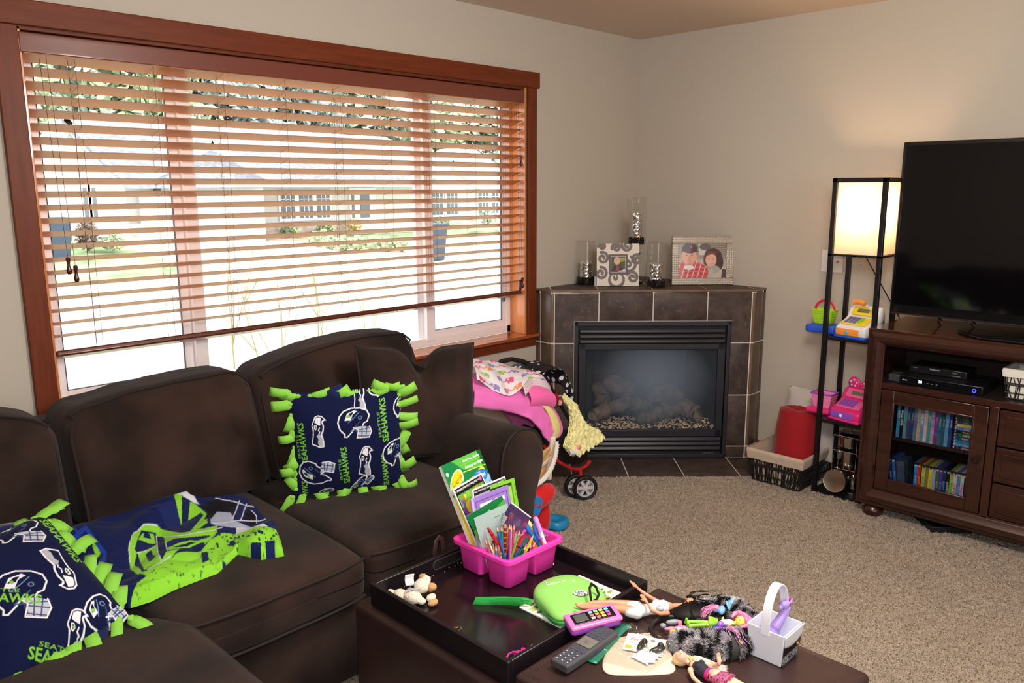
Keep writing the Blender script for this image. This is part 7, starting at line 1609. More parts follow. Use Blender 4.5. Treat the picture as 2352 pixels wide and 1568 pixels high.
# lined wire basket on the right of the shelf
def lined_basket(name, label, x0, x1, y0, y1, z0, z1, m_w, m_l, lip, wires, flare=.02, wr=.0022):
    cx, cy = (x0+x1)/2, (y0+y1)/2; t = thing(name, label, 'basket', (cx, cy, z0)); hx_, hy_ = (x1-x0)/2, (y1-y0)/2; H = z1-z0
    def P(s_, z, e=0):   # s around perimeter 0..4
        k = int(s_) % 4; q = s_-int(s_); f = z/H; ax, ay = hx_-flare*(1-f)+e, hy_-flare*(1-f)+e
        c4 = [(-ax, -ay), (ax, -ay), (ax, ay), (-ax, ay)]; A, B = c4[k], c4[(k+1) % 4]; return (lerp(A[0], B[0], q), lerp(A[1], B[1], q), z)
    w = MB(); rs = random.Random(int(x0*1000)); N = wires
    for i in range(N):
        s_ = 4*i/N; w.tube([P(s_+rs.uniform(-.02, .02), .0), P(s_+rs.uniform(-.03, .03), H*.45), P(s_+rs.uniform(-.02, .02), H*.92)], wr, 5)
        if rs.random() < .6: w.tube([P(s_, .0), P((s_+.10) % 3.99, H*.92)], wr, 5)
    for z in (.004, H*.22, H*.5, H*.55): w.tube([P(s_/4, z, .001) for s_ in range(16)], wr*1.3, 6, closed=True)
    w.build('woven_frame', m_w, t)
    l = MB(); 
    for e, zt_ in ((-.006, H),): l.grid(lambda u, v: P(u*3.9999, lerp(.006, H+.002, v), e), 80, 6)
    l.add([P(k, .006, -.006) for k in range(4)], [(0, 1, 2, 3)]); l.build('liner', m_l, t, angle=0)
    f = MB()
    def lipf(u, v):
        x, y, z = P(u*3.9999, H+.004, 0); a = v*pi; o_ = .006*cos(a); d = Vector((x/hx_, y/hy_, 0)); zz = z+.005*sin(a)-lip*max(0, (.5-abs(v-.5))*0)
        return (x, y, zz)
    f.grid(lambda u, v: (lambda p, q: (p[0]+.0012*nz(u*50, v*4), p[1]+.0012*nz(u*50, v*4, 3), p[2]+(.004*nz(u*22, 2) if v < .3 else 0)))(P(u*3.9999, H-lip*(1-v) if v < .8 else H+.004, .006*(1 if v < .8 else 1-(v-.8)/.2*2)), 0), 160, 10)
    f.build('liner_cuff', m_l, t, angle=0); return t, P
M_wick = mat('black_wicker', (22, 18, 20), rough=.4, coat=.2); M_lin = mat('beige_linen', (196, 176, 156), rough=.95, bump=.3, bscale=600); M_wl = mat('white_linen', (236, 230, 216), rough=.9)
lined_basket('wire_basket', 'black wire basket with white liner beside the cable box', -.43, -.18, -2.62, -2.275, .669, .80, M_wick, M_wl, .032, 76, .018)
t = thing('stand_underbox', 'flat black box pushed under the television stand', 'box', (-.36, -2.08, 0), rz=.75); MB().box((-.09, -.09, 0), (.09, .09, .03)).build('casing', M_blk2, t, bevel=.003)
# ---- DVD cases
def dvd(y, z0, w=.0145, h=.19, bg=(60, 90, 160), fg=(240, 240, 240), title='', label='', lean=0.0, x=-.452, flat=False, L=.19, grp='', band=None):
    t = thing('dvd_case', label, 'DVD case', group=grp); cv = Canvas(150, 14, bg)
    rs = random.Random(int(abs(y)*10000)+int(z0*1000))
    if band: cv.rect(band[0], 0, band[1], 1, band[2])
    else:
        for _ in range(5): q = rs.random(); cv.rect(q, 0, q+rs.uniform(.02, .09), 1, tuple(int(min(255, max(0, c_+rs.uniform(-50, 50)))) for c_ in bg))
    cv.rect(.0, .0, .05, 1, (30, 34, 46)); cv.rect(.05, .2, .09, .8, fg)
    if title: cv.text(title, .30, .22, .55, fg, bold=.03)
    else: cv.text(rs.choice(('ooooo', 'uvnumn', 'cnoesun')), .32, .25, .45, fg)
    m_c = mat('dvd_%d_%d_%d' % bg, tuple(int(c_*.8) for c_ in bg), rough=.3); Lr = h
    if flat:   # spine text runs along -y
        t.matrix_world = Matrix.Translation((x, y, z0)); MB().box((.0006, -Lr, 0), (.135, 0, w)).build('case', m_c, t, smooth=False)
        print_grid('spine', lambda u, v: (0, -u*Lr, v*w), cv, 90, 8, t, printed('glossy_card'))
    else:
        t.matrix_world = Matrix.Translation((x, y, z0)) @ Matrix.Rotation(lean, 4, 'X'); MB().box((.0006, -w, 0), (.135, 0, h)).build('case', m_c, t, smooth=False)
        print_grid('spine', lambda u, v: (0, -w+v*w, h-u*h), cv, 90, 8, t, printed('glossy_card'))
G1, G2, G3 = 'DVD cases standing on the upper glass-door shelf', 'DVD cases standing on the lower glass-door shelf', 'DVD cases stacked flat at the right of the upper shelf'
up = [((70, 150, 210), (240, 240, 240), ''), ((20, 22, 28), (230, 230, 230), 'BATTLESHIP'), ((110, 160, 190), (40, 60, 90), ''), ((60, 84, 130), (200, 200, 210), ''), ((50, 70, 110), (190, 200, 210), ''), ((90, 130, 170), (240, 240, 240), ''), ((200, 180, 150), (60, 60, 60), ''), ((110, 160, 210), (240, 240, 240), 'MULAN'), ((226, 206, 206), (180, 60, 90), ''),
      ((80, 160, 170), (240, 240, 240), ''), ((190, 170, 200), (90, 40, 110), ''), ((140, 60, 160), (240, 220, 240), ''), ((40, 130, 130), (240, 240, 240), ''), ((40, 100, 130), (230, 230, 230), ''), ((90, 170, 210), (240, 240, 240), ''), ((60, 60, 150), (240, 240, 240), '')]
nm_ = ['bright blue', 'black', 'pale teal', 'slate blue', 'dark blue', 'steel blue', 'cream', 'sky blue', 'pale pink', 'sea green', 'pale lilac', 'purple', 'deep teal', 'dark cyan', 'light cyan', 'indigo']
y = -1.868
for i, (bg, fg, ti) in enumerate(up): dvd(y, .4105, bg=bg, fg=fg, title=ti, grp=G1, label='%s DVD case on the upper glass-door shelf, number %d from the left' % (nm_[i], i+1)); y -= .0149
st_ = [((70, 20, 60), (240, 240, 240), 'Cinderella II'), ((90, 170, 220), (240, 240, 240), ''), ((50, 120, 190), (240, 240, 240), ''), ((40, 70, 120), (220, 200, 120), 'NEMO'), ((40, 110, 110), (230, 230, 210), 'DINOSAUR'), ((24, 30, 60), (220, 180, 90), 'Beauty and the Beast'), ((90, 140, 210), (240, 240, 240), ''), ((226, 206, 110), (60, 60, 60), ''), ((40, 60, 120), (230, 230, 230), ''), ((40, 90, 60), (230, 230, 230), ''), ((120, 40, 120), (240, 240, 240), '')]
sn = ['plum', 'pale blue', 'mid blue', 'gold-titled navy', 'green teal', 'gold-titled black', 'cornflower blue', 'yellow', 'dark navy', 'dark green', 'magenta']
for i, (bg, fg, ti) in enumerate(st_): dvd(-2.110-.0008*(i % 3), .4105+i*.0149, bg=bg, fg=fg, title=ti, flat=True, L=.13, h=.1285, grp=G3, label='%s DVD case lying flat in the glass-door stack, number %d from the bottom' % (sn[i], i+1), x=-.450)
lo_ = [((60, 150, 220), (240, 240, 240), ''), ((214, 60, 40), (250, 220, 60), ''), ((200, 206, 90), (40, 60, 120), ''), ((150, 140, 90), (60, 90, 160), ''), ((240, 230, 70), (60, 60, 60), ''), ((170, 190, 226), (220, 60, 140), ''), ((70, 120, 90), (230, 230, 230), ''), ((90, 60, 170), (240, 200, 60), ''), ((30, 50, 90), (90, 190, 230), 'TITAN'), ((26, 26, 28), (240, 240, 240), 'G-FORCE'),
       ((150, 200, 90), (60, 60, 60), ''), ((236, 226, 220), (200, 50, 60), 'CURIOUS GEORGE'), ((110, 150, 220), (240, 240, 240), ''), ((226, 230, 236), (220, 60, 50), 'HAPPY FEET'), ((30, 40, 70), (240, 240, 240), ''), ((110, 190, 220), (230, 70, 50), '')]
ln = ['sky blue', 'red', 'yellow green', 'khaki', 'bright yellow', 'pink-titled pale blue', 'moss green', 'violet', 'navy', 'white-titled black', 'lime', 'red-titled white', 'cornflower', 'orange-titled white', 'midnight blue', 'aqua']
dvd(-1.872, .1155, bg=(30, 60, 120), fg=(240, 240, 240), lean=-.16, grp=G2, label='dark blue DVD case leaning at the far left of the lower shelf')
dvd(-1.888, .1155, bg=(60, 110, 190), fg=(240, 240, 240), lean=-.15, grp=G2, label='mid blue DVD case leaning second from the left on the lower shelf')
t = thing('clear_case_stack', 'smoky clear plastic disc case leaning on the lower shelf', 'disc case'); t.matrix_world = Matrix.Translation((-.458, -1.905, .1155)) @ Matrix.Rotation(-.13, 4, 'X'); MB().box((0, -.035, 0), (.12, 0, .18)).build('case', mat('smoky_plastic', (70, 84, 110), rough=.2, coat=.4, var=.3, vscale=20), t, bevel=.002)
y = -1.968
for i, (bg, fg, ti) in enumerate(lo_): dvd(y, .1155, bg=bg, fg=fg, title=ti, grp=G2, lean=-.03 if i < 2 else 0, label='%s DVD case on the lower shelf, number %d after the clear case' % (ln[i], i+1)); y -= .0149
dvd(y-.026, .1155, bg=(90, 170, 226), fg=(250, 250, 250), title='Unaccompanied', lean=.10, grp=G2, label='light blue DVD case leaning right at the end of the lower shelf')
dvd(y-.044, .1155, bg=(240, 110, 50), fg=(250, 250, 250), title='', lean=.10, grp=G2, label='orange DVD case, furthest right and leaning on the lower shelf', band=(0, .3, (236, 226, 220)))
# ================================================================== SHELF LAMP
M_bp = mat('black_painted_wood', (20, 18, 22), rough=.35, spec=.4)
lx0, lx1, ly0, ly1 = -.370, -.118, -1.706, -1.447
fl = thing('shelf_floor_lamp', 'tall black open shelf floor lamp with a glowing square fabric shade', 'floor lamp', ((lx0+lx1)/2, (ly0+ly1)/2, 0))
LFM = Matrix.Translation((-(lx0+lx1)/2, -(ly0+ly1)/2, 0)); pw = .022
for (x, y) in ((lx0, ly0), (lx0, ly1-pw), (lx1-pw, ly0), (lx1-pw, ly1-pw)): MB().box((x, y, 0.0), (x+pw, y+pw, 1.612), LFM).build('post', M_bp, fl, bevel=.0015)
for z in (1.592,):
    MB().box((lx0, ly0, z), (lx1, ly0+pw, z+.022), LFM).box((lx0, ly1-pw, z), (lx1, ly1, z+.022), LFM).box((lx0, ly0, z), (lx0+pw, ly1, z+.022), LFM).box((lx1-pw, ly0, z), (lx1, ly1, z+.022), LFM).build('top_frame', M_bp, fl, bevel=.001)
MB().box((lx0, ly0, 1.236), (lx0+.012, ly1, 1.246), LFM).box((lx1-.012, ly0, 1.236), (lx1, ly1, 1.246), LFM).box((lx0, ly0, 1.236), (lx1, ly0+.012, 1.246), LFM).box((lx0, ly1-.012, 1.236), (lx1, ly1, 1.246), LFM).box((lx0, (ly0+ly1)/2-.01, 1.236), (lx1, (ly0+ly1)/2+.01, 1.244), LFM).build('shade_support', M_bp, fl)
for z in (.828, .400, .012): MB().box((lx0+.002, ly0+.002, z-.013), (lx1-.002, ly1-.002, z), LFM).build('shelf', M_bp, fl, bevel=.001)
def shade_mat():
    m = bpy.data.materials.new('lamp_fabric'); m.use_nodes = True; nt = m.node_tree; nt.nodes.clear(); o = nt.nodes.new('ShaderNodeOutputMaterial'); d = nt.nodes.new('ShaderNodeBsdfDiffuse'); tl = nt.nodes.new('ShaderNodeBsdfTranslucent')
    d.inputs[0].default_value = (.85, .80, .72, 1); tl.inputs[0].default_value = (.92, .78, .60, 1); mx = nt.nodes.new('ShaderNodeMixShader'); mx.inputs[0].default_value = .55
    nt.links.new(d.outputs[0], mx.inputs[1]); nt.links.new(tl.outputs[0], mx.inputs[2]); nt.links.new(mx.outputs[0], o.inputs[0]); return m
e = .018; zb, zt2_ = 1.247, 1.592
sh = MB(); x0, x1, y0, y1 = lx0+e, lx1-e, ly0+e, ly1-e
for (A, B) in (((x0, y0), (x1, y0)), ((x1, y0), (x1, y1)), ((x1, y1), (x0, y1)), ((x0, y1), (x0, y0))): sh.add([(A[0], A[1], zb), (B[0], B[1], zb), (B[0], B[1], zt2_), (A[0], A[1], zt2_)], [(0, 1, 2, 3)], LFM)
sh.build('fabric_shade', shade_mat(), fl, smooth=False)
MB().sph(LFM @ Vector(((lx0+lx1)/2, (ly0+ly1)/2, 1.40)), (.028, .028, .036), 14, 10).build('bulb', mat('bulb', (255, 220, 170), emit=(255, 206, 140), estr=9), fl)
MB().cyl(LFM @ Vector(((lx0+lx1)/2, (ly0+ly1)/2, 1.24)), LFM @ Vector(((lx0+lx1)/2, (ly0+ly1)/2, 1.37)), .012, 10).build('socket', M_bp, fl)
MB().cyl(LFM @ Vector((-.30, -1.585, 1.238)), LFM @ Vector((-.30, -1.585, 1.20)), .0007, 5).sph(LFM @ Vector((-.30, -1.585, 1.197)), .005, 8, 6).build('pull_chain', mat('brass', (190, 160, 110), metal=1, rough=.3), fl)
MB().tube([LFM @ Vector(p) for p in [(-.24, -1.58, 1.236), (-.22, -1.62, 1.16), (-.15, -1.66, 1.05), (-.05, -1.70, .92), (-.012, -1.72, .80)]], .003, 6).build('power_cord', M_blk2, fl)
ld = bpy.data.lights.new('lamp_bulb_light', 'POINT'); ld.energy = 9; ld.color = (1.0, .64, .34); ld.shadow_soft_size = .04; lo2 = bpy.data.objects.new('lamp_bulb_light', ld); COL.objects.link(lo2); lo2.location = ((lx0+lx1)/2, (ly0+ly1)/2, 1.455)
# toys on the lamp shelves
def register(name, label, loc, body, panel, drawer, keyc, base, bow=False):
    t = thing(name, label, 'toy cash register', loc, rz=-.18)
    # local: front toward -x, width along y
    prof = [(-.085, 0.0), (-.088, .045), (-.075, .062), (.02, .098), (.03, .13), (.05, .155), (.085, .15), (.09, .0)]
    P = chaikin([(x, z, 0) for x, z in prof], 2); n = len(P); vs = []; W = .082
    rows = [(-W, .93), (-W+.006, .985), (-W+.016, 1.0), (W-.016, 1.0), (W-.006, .985), (W, .93)]
    for (yy, s_) in rows: vs += [(p.x*s_, yy, .02+(p.y-.02)*s_ if p.y > .02 else p.y) for p in P]
    fs = [(j*n+i, j*n+(i+1) % n, (j+1)*n+(i+1) % n, (j+1)*n+i) for j in range(5) for i in range(n)]+[tuple(range(n)), tuple(range(5*n, 6*n))[::-1]]
    fixn(MB().add(vs, fs).build('body', body, t, angle=0))
    MB().rbox((.19, .170, .016), .006, T((.003, 0, .008)), k=2, mid=1).build('base_band', base, t, angle=0)
    MB().rbox((.012, .120, .034), .005, T((-.087, .012, .032)), k=2, mid=1).build('drawer_front', drawer, t, angle=0)
    MB().sph((-.095, .012, .032), (.004, .010, .010), 12, 8).build('drawer_knob', keyc[0], t)
    sl_ = -math.atan2(.036, .095)
    KM = T((-.028, 0, .083), ry=sl_); MB().rbox((.078, .130, .006), .003, KM, k=2, mid=1).build('key_panel', panel, t, angle=0)
    for i in range(4):
        for j in range(4): MB().rbox((.012, .017, .006), .0025, KM @ T((-.022+i*.0155, .045-j*.0215, .005)), k=2, mid=1).build('key', keyc[1] if j < 3 else keyc[2], t)
    DM = T((.028, 0, .128), ry=-.9); MB().rbox((.05, .12, .008), .004, DM, k=2, mid=1).build('display_bezel', panel, t, angle=0)
    MB().rbox((.020, .062, .004), .0015, DM @ T((0, 0, .005)), k=2, mid=1).build('display', mat('lcd_olive', (110, 116, 84), rough=.2), t, angle=0)
    return t
wh = mat('toy_white', (232, 232, 236), rough=.3); blu = mat('toy_blue', (40, 90, 210), rough=.35)
wr_ = register('toy_cash_register', 'white toy cash register with orange drawer on the upper lamp shelf', (-.262, -1.590, .828), wh, mat('toy_yellow2', (240, 214, 60), rough=.35), mat('toy_orange', (250, 150, 50), rough=.35), [mat('toy_cyan', (80, 190, 226), rough=.3), mat('toy_slate', (110, 110, 180), rough=.35), mat('toy_lime', (150, 214, 60), rough=.35)], blu)
MB().tube([(-.02, .03, .175), (-.015, .0, .180), (-.02, -.03, .172)], .012, 10).build('orange_handset', mat('toy_orange', (250, 150, 50)), wr_); MB().tube([(-.02, -.04, .17), (-.03, -.065, .15), (.0, -.078, .12)], .004, 8).build('handset_cord', mat('toy_silver', (200, 204, 214), rough=.3), wr_)
bt = thing('toy_scanner_tray', 'blue toy tray beside the white toy register', 'toy tray', (-.235, -1.40, .828)); MB().rbox((.13, .155, .042), .014, T((0, 0, .021)), k=3, mid=1).build('tray', blu, bt, angle=0); MB().box((-.05, -.05, .042), (.05, .05, .0435)).build('dark_pad', mat('toy_navy', (50, 60, 150)), bt)
def toy_basket(name, label, loc, m, mh, s=1.0):
    t = thing(name, label, 'toy basket', loc); sc = s
    h0, h1, H = .040*sc, .052*sc, .070*sc
    q = lambda a, b__, z: [(-a, -b__, z), (a, -b__, z), (a, b__, z), (-a, b__, z)]
    vs = q(h0*.8, h0, 0)+q(h1*.8, h1, H)+q(h1*.8-.003, h1-.003, H)+q(h0*.8-.003, h0-.003, .003); fs = [(3, 2, 1, 0), (12, 13, 14, 15)]
    for j in range(3): fs += [(4*j+i, 4*j+(i+1) % 4, 4*j+4+(i+1) % 4, 4*j+4+i) for i in range(4)]
    fixn(MB().add(vs, fs).build('basket_body', m, t, bevel=.003)); r = MB()
    for i in range(4):
        z = H*(.2+.2*i); f = lerp(h0, h1, z/H); r.tube([(-f*.8-.0015, -f-.0015, z), (f*.8+.0015, -f-.0015, z), (f*.8+.0015, f+.0015, z), (-f*.8-.0015, f+.0015, z)], .0016, 5, closed=True)
    r.tube([(-h1*.8, -h1, H), (h1*.8, -h1, H), (h1*.8, h1, H), (-h1*.8, h1, H)], .003*sc, 8, closed=True); r.build('ribs', m, t)
    if mh: MB().tube([(0, -h1*cos(a), H-.005+.055*sc*sin(a)) for a in [k*pi/16 for k in range(17)]], .0035, 8, flat=(1.8, .7)).build('handle', mh, t)
    return t
toy_basket('toy_shopping_basket', 'lime green toy shopping basket with red handle on the blue tray', (-.225, -1.392, .872), mat('toy_lime2', (170, 220, 50), rough=.35), mat('toy_red', (214, 30, 40)), 1.0)
kb = thing('toy_keys', 'small blue and yellow toy on the stand side of the upper lamp shelf', 'toy', (-.17, -1.685, .828)); MB().rbox((.05, .03, .03), .008, T((0, 0, .015)), k=2, mid=1).build('body', mat('toy_sky_blue', (120, 180, 232)), kb); MB().sph((-.01, -.004, .034), (.014, .01, .008), 10, 8).build('button', mat('toy_yellow2', (240, 214, 60)), kb)
pk = mat('toy_hot_pink', (240, 50, 130), rough=.3, coat=.2); pu = mat('toy_violet2', (146, 84, 204), rough=.35)
pr_ = register('toy_cash_register', 'pink toy cash register with a spotted bow on the lower lamp shelf', (-.262, -1.592, .400), pk, mat('toy_pink2', (250, 110, 170), rough=.35), pu, [wh, pu, pu], pk)
for sg in (-1, 1):
    o = MB().sph((0, 0, 0), (.012, .036, .030), 18, 12, T((.055, .036*sg, .178), rx=.5*sg)).build('bow_loop', pk, pr_)
    for k in range(5): a = k*1.26+.4; decal_disc('dot', (.0425, .036*sg+.017*cos(a), .178+.016*sin(a)), .005, .005, wh, o, .0016, (0, -1, 0), (0, 0, 1))
MB().sph((.052, 0, .172), .010, 10, 8).build('bow_knot', pk, pr_); MB().sph((.065, .062, .17), (.01, .018, .024), 12, 8).build('ear', pu, pr_)
pt = thing('toy_scanner_tray', 'pink toy side tray beside the pink toy register', 'toy tray', (-.235, -1.415, .400)); MB().rbox((.12, .125, .030), .012, T((0, 0, .015)), k=3, mid=1).build('tray', pk, pt, angle=0)
tbk = toy_basket('toy_shopping_basket', 'pink and purple spotted toy basket on the lower lamp shelf', (-.235, -1.425, .431), mat('toy_pink3', (244, 140, 190), rough=.35), None, 1.05)
MB().tube([(-.0437, -.0546, .0735), (.0437, -.0546, .0735), (.0437, .0546, .0735), (-.0437, .0546, .0735)], .0045, 8, closed=True).build('purple_rim', pu, tbk)
# toy cookware in a wire stand
M_ss = mat('stainless', (200, 196, 190), rough=.16, metal=1.0); M_wire = mat('chrome_wire', (200, 200, 204), rough=.12, metal=1.0)
def brushed(): m = mat('brushed_steel', (196, 184, 166), rough=.28, metal=1.0); return m
def pot(label, x, y, z, r, h, handles=True):
    t = thing('toy_cooking_pot', label, 'toy pot', (x, y, z)); MB().lathe([(r*.96, 0), (r, .004), (r, h), (r*1.05, h+.002), (r*1.0, h+.004), (r*.93, h), (r*.93, .004), (.001, .004)], 32, cap=False).build('pan_body', M_ss, t)
    if handles:
        for sg in (-1, 1): MB().tube([(0, sg*r, h*.75), (-.012, sg*(r+.018), h*.8), (.0, sg*(r+.022), h*.8), (.012, sg*(r+.018), h*.8), (0.004, sg*r, h*.75)], .0025, 6).build('loop_handle', M_wire, t)
    return t
def lid(label, x, y, z, r):
    t = thing('toy_pot_lid', label, 'toy lid', (x, y, z)); MB().lathe([(r*1.02, 0), (r*1.02, .003), (r*.8, .008), (r*.3, .012), (.001, .0125)], 32, cap=False).build('dome', M_ss, t); MB().lathe([(.004, .012), (.004, .02), (.009, .024), (.007, .029)], 12).build('knob', M_wire, t)
ck = thing('cookware_rack', 'chrome wire rack holding toy pots under the lower lamp shelf', 'rack', (-.24, -1.58, .012)); b = MB()
for (x, y) in ((-.065, -.06), (-.065, .06), (.065, -.06), (.065, .06)): b.cyl((x, y, 0), (x, y, .30), .0022, 6)
for z in (.004, .125, .22, .30): b.tube([(-.065, -.06, z), (-.065, .06, z), (.065, .06, z), (.065, -.06, z)], .0020, 6, closed=True)
for z in (.125, .22, .004):
    for k in range(5): b.cyl((-.065, -.045+k*.0225, z), (.065, -.045+k*.0225, z), .0014, 5)
for k in range(3): b.cyl((-.0655, -.03+k*.03, .125), (-.0655, -.03+k*.03, .22), .0014, 5)
b.build('wire_frame', M_wire, ck)
pot('tall stainless toy pot in the middle of the wire rack', -.24, -1.58, .139, .049, .085); pot('wide stainless toy pot at the top of the wire rack', -.24, -1.58, .246, .052, .055); lid('shiny toy lid on the wide pot', -.24, -1.58, .306, .053)
pot('small toy pot at the base of the wire rack', -.215, -1.60, .020, .038, .05)
pn = thing('toy_frying_pan', 'round brushed steel toy frying pan leaning on the front of the rack', 'toy pan', (-.345, -1.555, .078)); PM = T((0, 0, 0), ry=-pi/2+.22)
MB().lathe([(.001, .0), (.052, 0), (.058, -.002), (.0600, .006), (.0605, .022), (.0585, .022), (.0575, .008), (.001, .005)], 40, PM @ Matrix.Rotation(pi, 4, 'X'), cap=False).build('pan', brushed(), pn)
MB().tube([(0, .058, -.01), (.01, .085, -.02), (.015, .12, -.045)], .004, 8, flat=(1.6, .6)).build('handle', M_ss, pn)
MB().tube([(.0, -.058, .0), (.006, -.075, .03), (.01, -.078, .06)], .0035, 6).build('side_handle', mat('black_plastic', (16, 16, 18), rough=.3), pn)
# ================================================================== WICKER BASKET BY THE FIREPLACE
lined_basket('wicker_basket', 'black wicker basket with beige linen liner beside the fireplace', -.462, -.055, -1.437, -1.118, .006, .185, M_wick, M_lin, .052, 84, .028, .0034)
M_red = mat('red_fleece', (158, 18, 28), rough=.9, sheen=.25, bump=.25, bscale=300)
rr = thing('rolled_blanket', 'rolled red fleece blanket standing in the wicker basket', 'blanket', (-.255, -1.30, .03)); b = MB()
def roll(u, v):
    a = 2*pi*u; z = v*.35; r = .112*(1-.16*v**2)+.006*nz(cos(a)*1.5, sin(a)*1.5, v*3); lx = .05*v; return (lx*.6+r*cos(a)*.82, .005+.015*v+r*sin(a)*1.06, z)
b.grid(roll, 48, 26, closeu=True); 
def topr(u, v):
    a = 2*pi*u; r0 = roll(u, 1); c_ = Vector((.03, .02, .35)); p = Vector(r0); q = c_.lerp(p, 1-v); q.z = .35+.016*sin(pi*min(1, v*1.4))*(.6+.5*nz(q.x*30, q.y*30))-.025*max(0, v-.5); return tuple(q)
b.grid(topr, 48, 12, closeu=True); b.build('roll', M_red, rr, angle=0)
b = MB(); b.tube([(.03+.010*k/10*cos(k*.55)*5, .02+.010*k/10*sin(k*.55)*5, .354+.004*sin(k)) for k in range(14)], .006, 8); b.build('spiral_fold', M_red, rr)
gc = thing('grey_cushion', 'pale grey soft cushion standing behind the red roll in the basket', 'cushion'); gc.matrix_world = frame_M((-.125, -1.315, .29), (.15, -1, -.06), (.25, .0, 1))
b = MB()
for sg in (1, -1): b.grid(pillow_fn(.30, .37, .10, .02, 0, sg, 5, .006), 24, 24)
b.build('cover', mat('pale_grey_cloth', (196, 188, 182), rough=.95, bump=.2, bscale=400), gc, angle=0)
# ================================================================== DOLL STROLLER AND THE PILE BEHIND THE SOFA ARM
M_foam = mat('black_foam', (22, 20, 20), rough=.7); M_rfr = mat('red_tube', (196, 28, 34), rough=.25, coat=.5); M_bcl = mat('black_canvas', (26, 20, 20), rough=.85)
def dots_mat():
    m = mat('polka_dot_cloth', (20, 18, 24), rough=.7); nt = m.node_tree; tc = nt.nodes.new('ShaderNodeTexCoord'); v = nt.nodes.new('ShaderNodeTexVoronoi'); v.inputs['Scale'].default_value = 24; v.inputs['Randomness'].default_value = .12
    cr = nt.nodes.new('ShaderNodeValToRGB'); cr.color_ramp.interpolation = 'CONSTANT'; e = cr.color_ramp.elements; e[0].color = (*lin((226, 226, 230)), 1); e[1].position = .30; e[1].color = (*lin((22, 20, 28)), 1)
    nt.links.new(tc.outputs['Object'], v.inputs[0]); nt.links.new(v.outputs['Distance'], cr.inputs[0]); nt.links.new(cr.outputs[0], nt.nodes['Principled BSDF'].inputs['Base Color']); return m
M_dot = dots_mat()
sr = thing('doll_stroller', 'red framed doll stroller with polka dot canopy and twin front wheels', 'doll stroller', (0, 0, 0))
MB().tube([(-1.66, -.40, .62), (-1.655, -.39, .68), (-1.633, -.38, .714), (-1.60, -.38, .731), (-1.527, -.38, .730), (-1.45, -.38, .708), (-1.38, -.40, .672), (-1.33, -.42, .62)], .012, 10).build('foam_handle', M_foam, sr)
for dy in (0, .20):
    MB().tube([(-1.335, -.42+dy*.2, .63), (-1.285, -.44+dy, .535), (-1.24, -.45+dy, .462), (-1.19, -.45+dy, .392), (-1.12, -.47+dy, .28)], .0095, 8).build('push_bar', M_foam if dy == 0 else M_rfr, sr)
MB().tube([(-1.275, -.445, .52), (-1.245, -.447, .47)], .012, 8).build('red_joint', M_rfr, sr)
def can(u, v):
    a = lerp(-.15, 1.0, u)*pi*.62; x = -1.39+.145*cos(a+.3)+.0; z = .545+.135*sin(a+.3); y = lerp(-.53, -.30, v)+.0; return (x+.01*nz(u*8, v*4), y, z+.008*nz(u*7, v*5, 3)+.02*sin(pi*v))
MB().grid(can, 30, 16).build('canopy', M_dot, sr, solid=.003, angle=0)
MB().tube([(-1.325, -.535, .632), (-1.27, -.535, .56), (-1.235, -.53, .505), (-1.22, -.52, .48)], .020, 10, flat=(.5, 1.1)).build('canopy_edge', M_dot, sr)
# seat shell
so = [(-1.53, .37), (-1.45, .385), (-1.38, .372), (-1.27, .345), (-1.215, .29), (-1.200, .23), (-1.215, .185), (-1.28, .168), (-1.36, .195), (-1.45, .245), (-1.52, .30)]
P = chaikin([(x, z, 0) for x, z in so], 2); n = len(P); vs = []; ys = (-.625, -.61, -.40, -.385)
for i, y in enumerate(ys): c_ = sum(P, Vector())/n; s_ = .94 if i in (0, 3) else 1.0; vs += [(c_.x+(p.x-c_.x)*s_, y, c_.y+(p.y-c_.y)*s_) for p in P]
fs = [(j*n+i, j*n+(i+1) % n, (j+1)*n+(i+1) % n, (j+1)*n+i) for j in range(3) for i in range(n)]+[tuple(range(n)), tuple(range(3*n, 4*n))[::-1]]
fixn(MB().add(vs, fs).build('seat', M_bcl, sr, angle=0))
for y in (-.632, -.378):
    MB().tube([(-1.56, y, .345), (-1.529, y, .304), (-1.487, y, .262), (-1.415, y, .212), (-1.348, y, .172), (-1.29, y, .154), (-1.24, y, .158), (-1.205, y, .178)], .009, 10).build('side_rail', M_rfr, sr)
MB().tube([(-1.285, -.632, .157), (-1.287, -.640, .12), (-1.292, -.648, .075)], .009, 10).build('fork', M_rfr, sr)
MB().tube([(-1.285, -.378, .157), (-1.287, -.375, .12), (-1.292, -.372, .075)], .009, 10).build('fork', M_rfr, sr)
M_tyre = mat('black_tyre', (20, 20, 24), rough=.6); M_hub = mat('hub_grey', (196, 192, 198), rough=.4)
AX = Vector((-.55, -.83, 0)).normalized()
def wheel(c, r):
    M = Vector(AX).to_track_quat('Z', 'Y').to_matrix().to_4x4(); M.translation = Vector(c)
    w = MB().lathe([(r*.74, -.010), (r*.90, -.013), (r, -.008), (r, .008), (r*.90, .013), (r*.74, .010), (r*.74, -.010)], 40, M, cap=False); 
    for k in range(40): a = 2*pi*k/40; w.cbox((r*.985*cos(a), r*.985*sin(a), 0), (.006, .004, .020), M @ T((0, 0, 0)))
    o = w.build('tyre', M_tyre, sr, angle=30)
    h = MB(); h.lathe([(r*.66, -.007), (r*.76, -.008), (r*.76, .008), (r*.66, .007), (r*.66, -.007)], 36, M, cap=False).lathe([(r*.22, -.010), (r*.22, .012), (r*.12, .015)], 18, M)
    for k in range(6): a = 2*pi*k/6; h.box((r*.15, -.007, -.005), (r*.70, .007, .006), M @ T((0, 0, 0), rz=a))
    h.build('hub', M_hub, o)
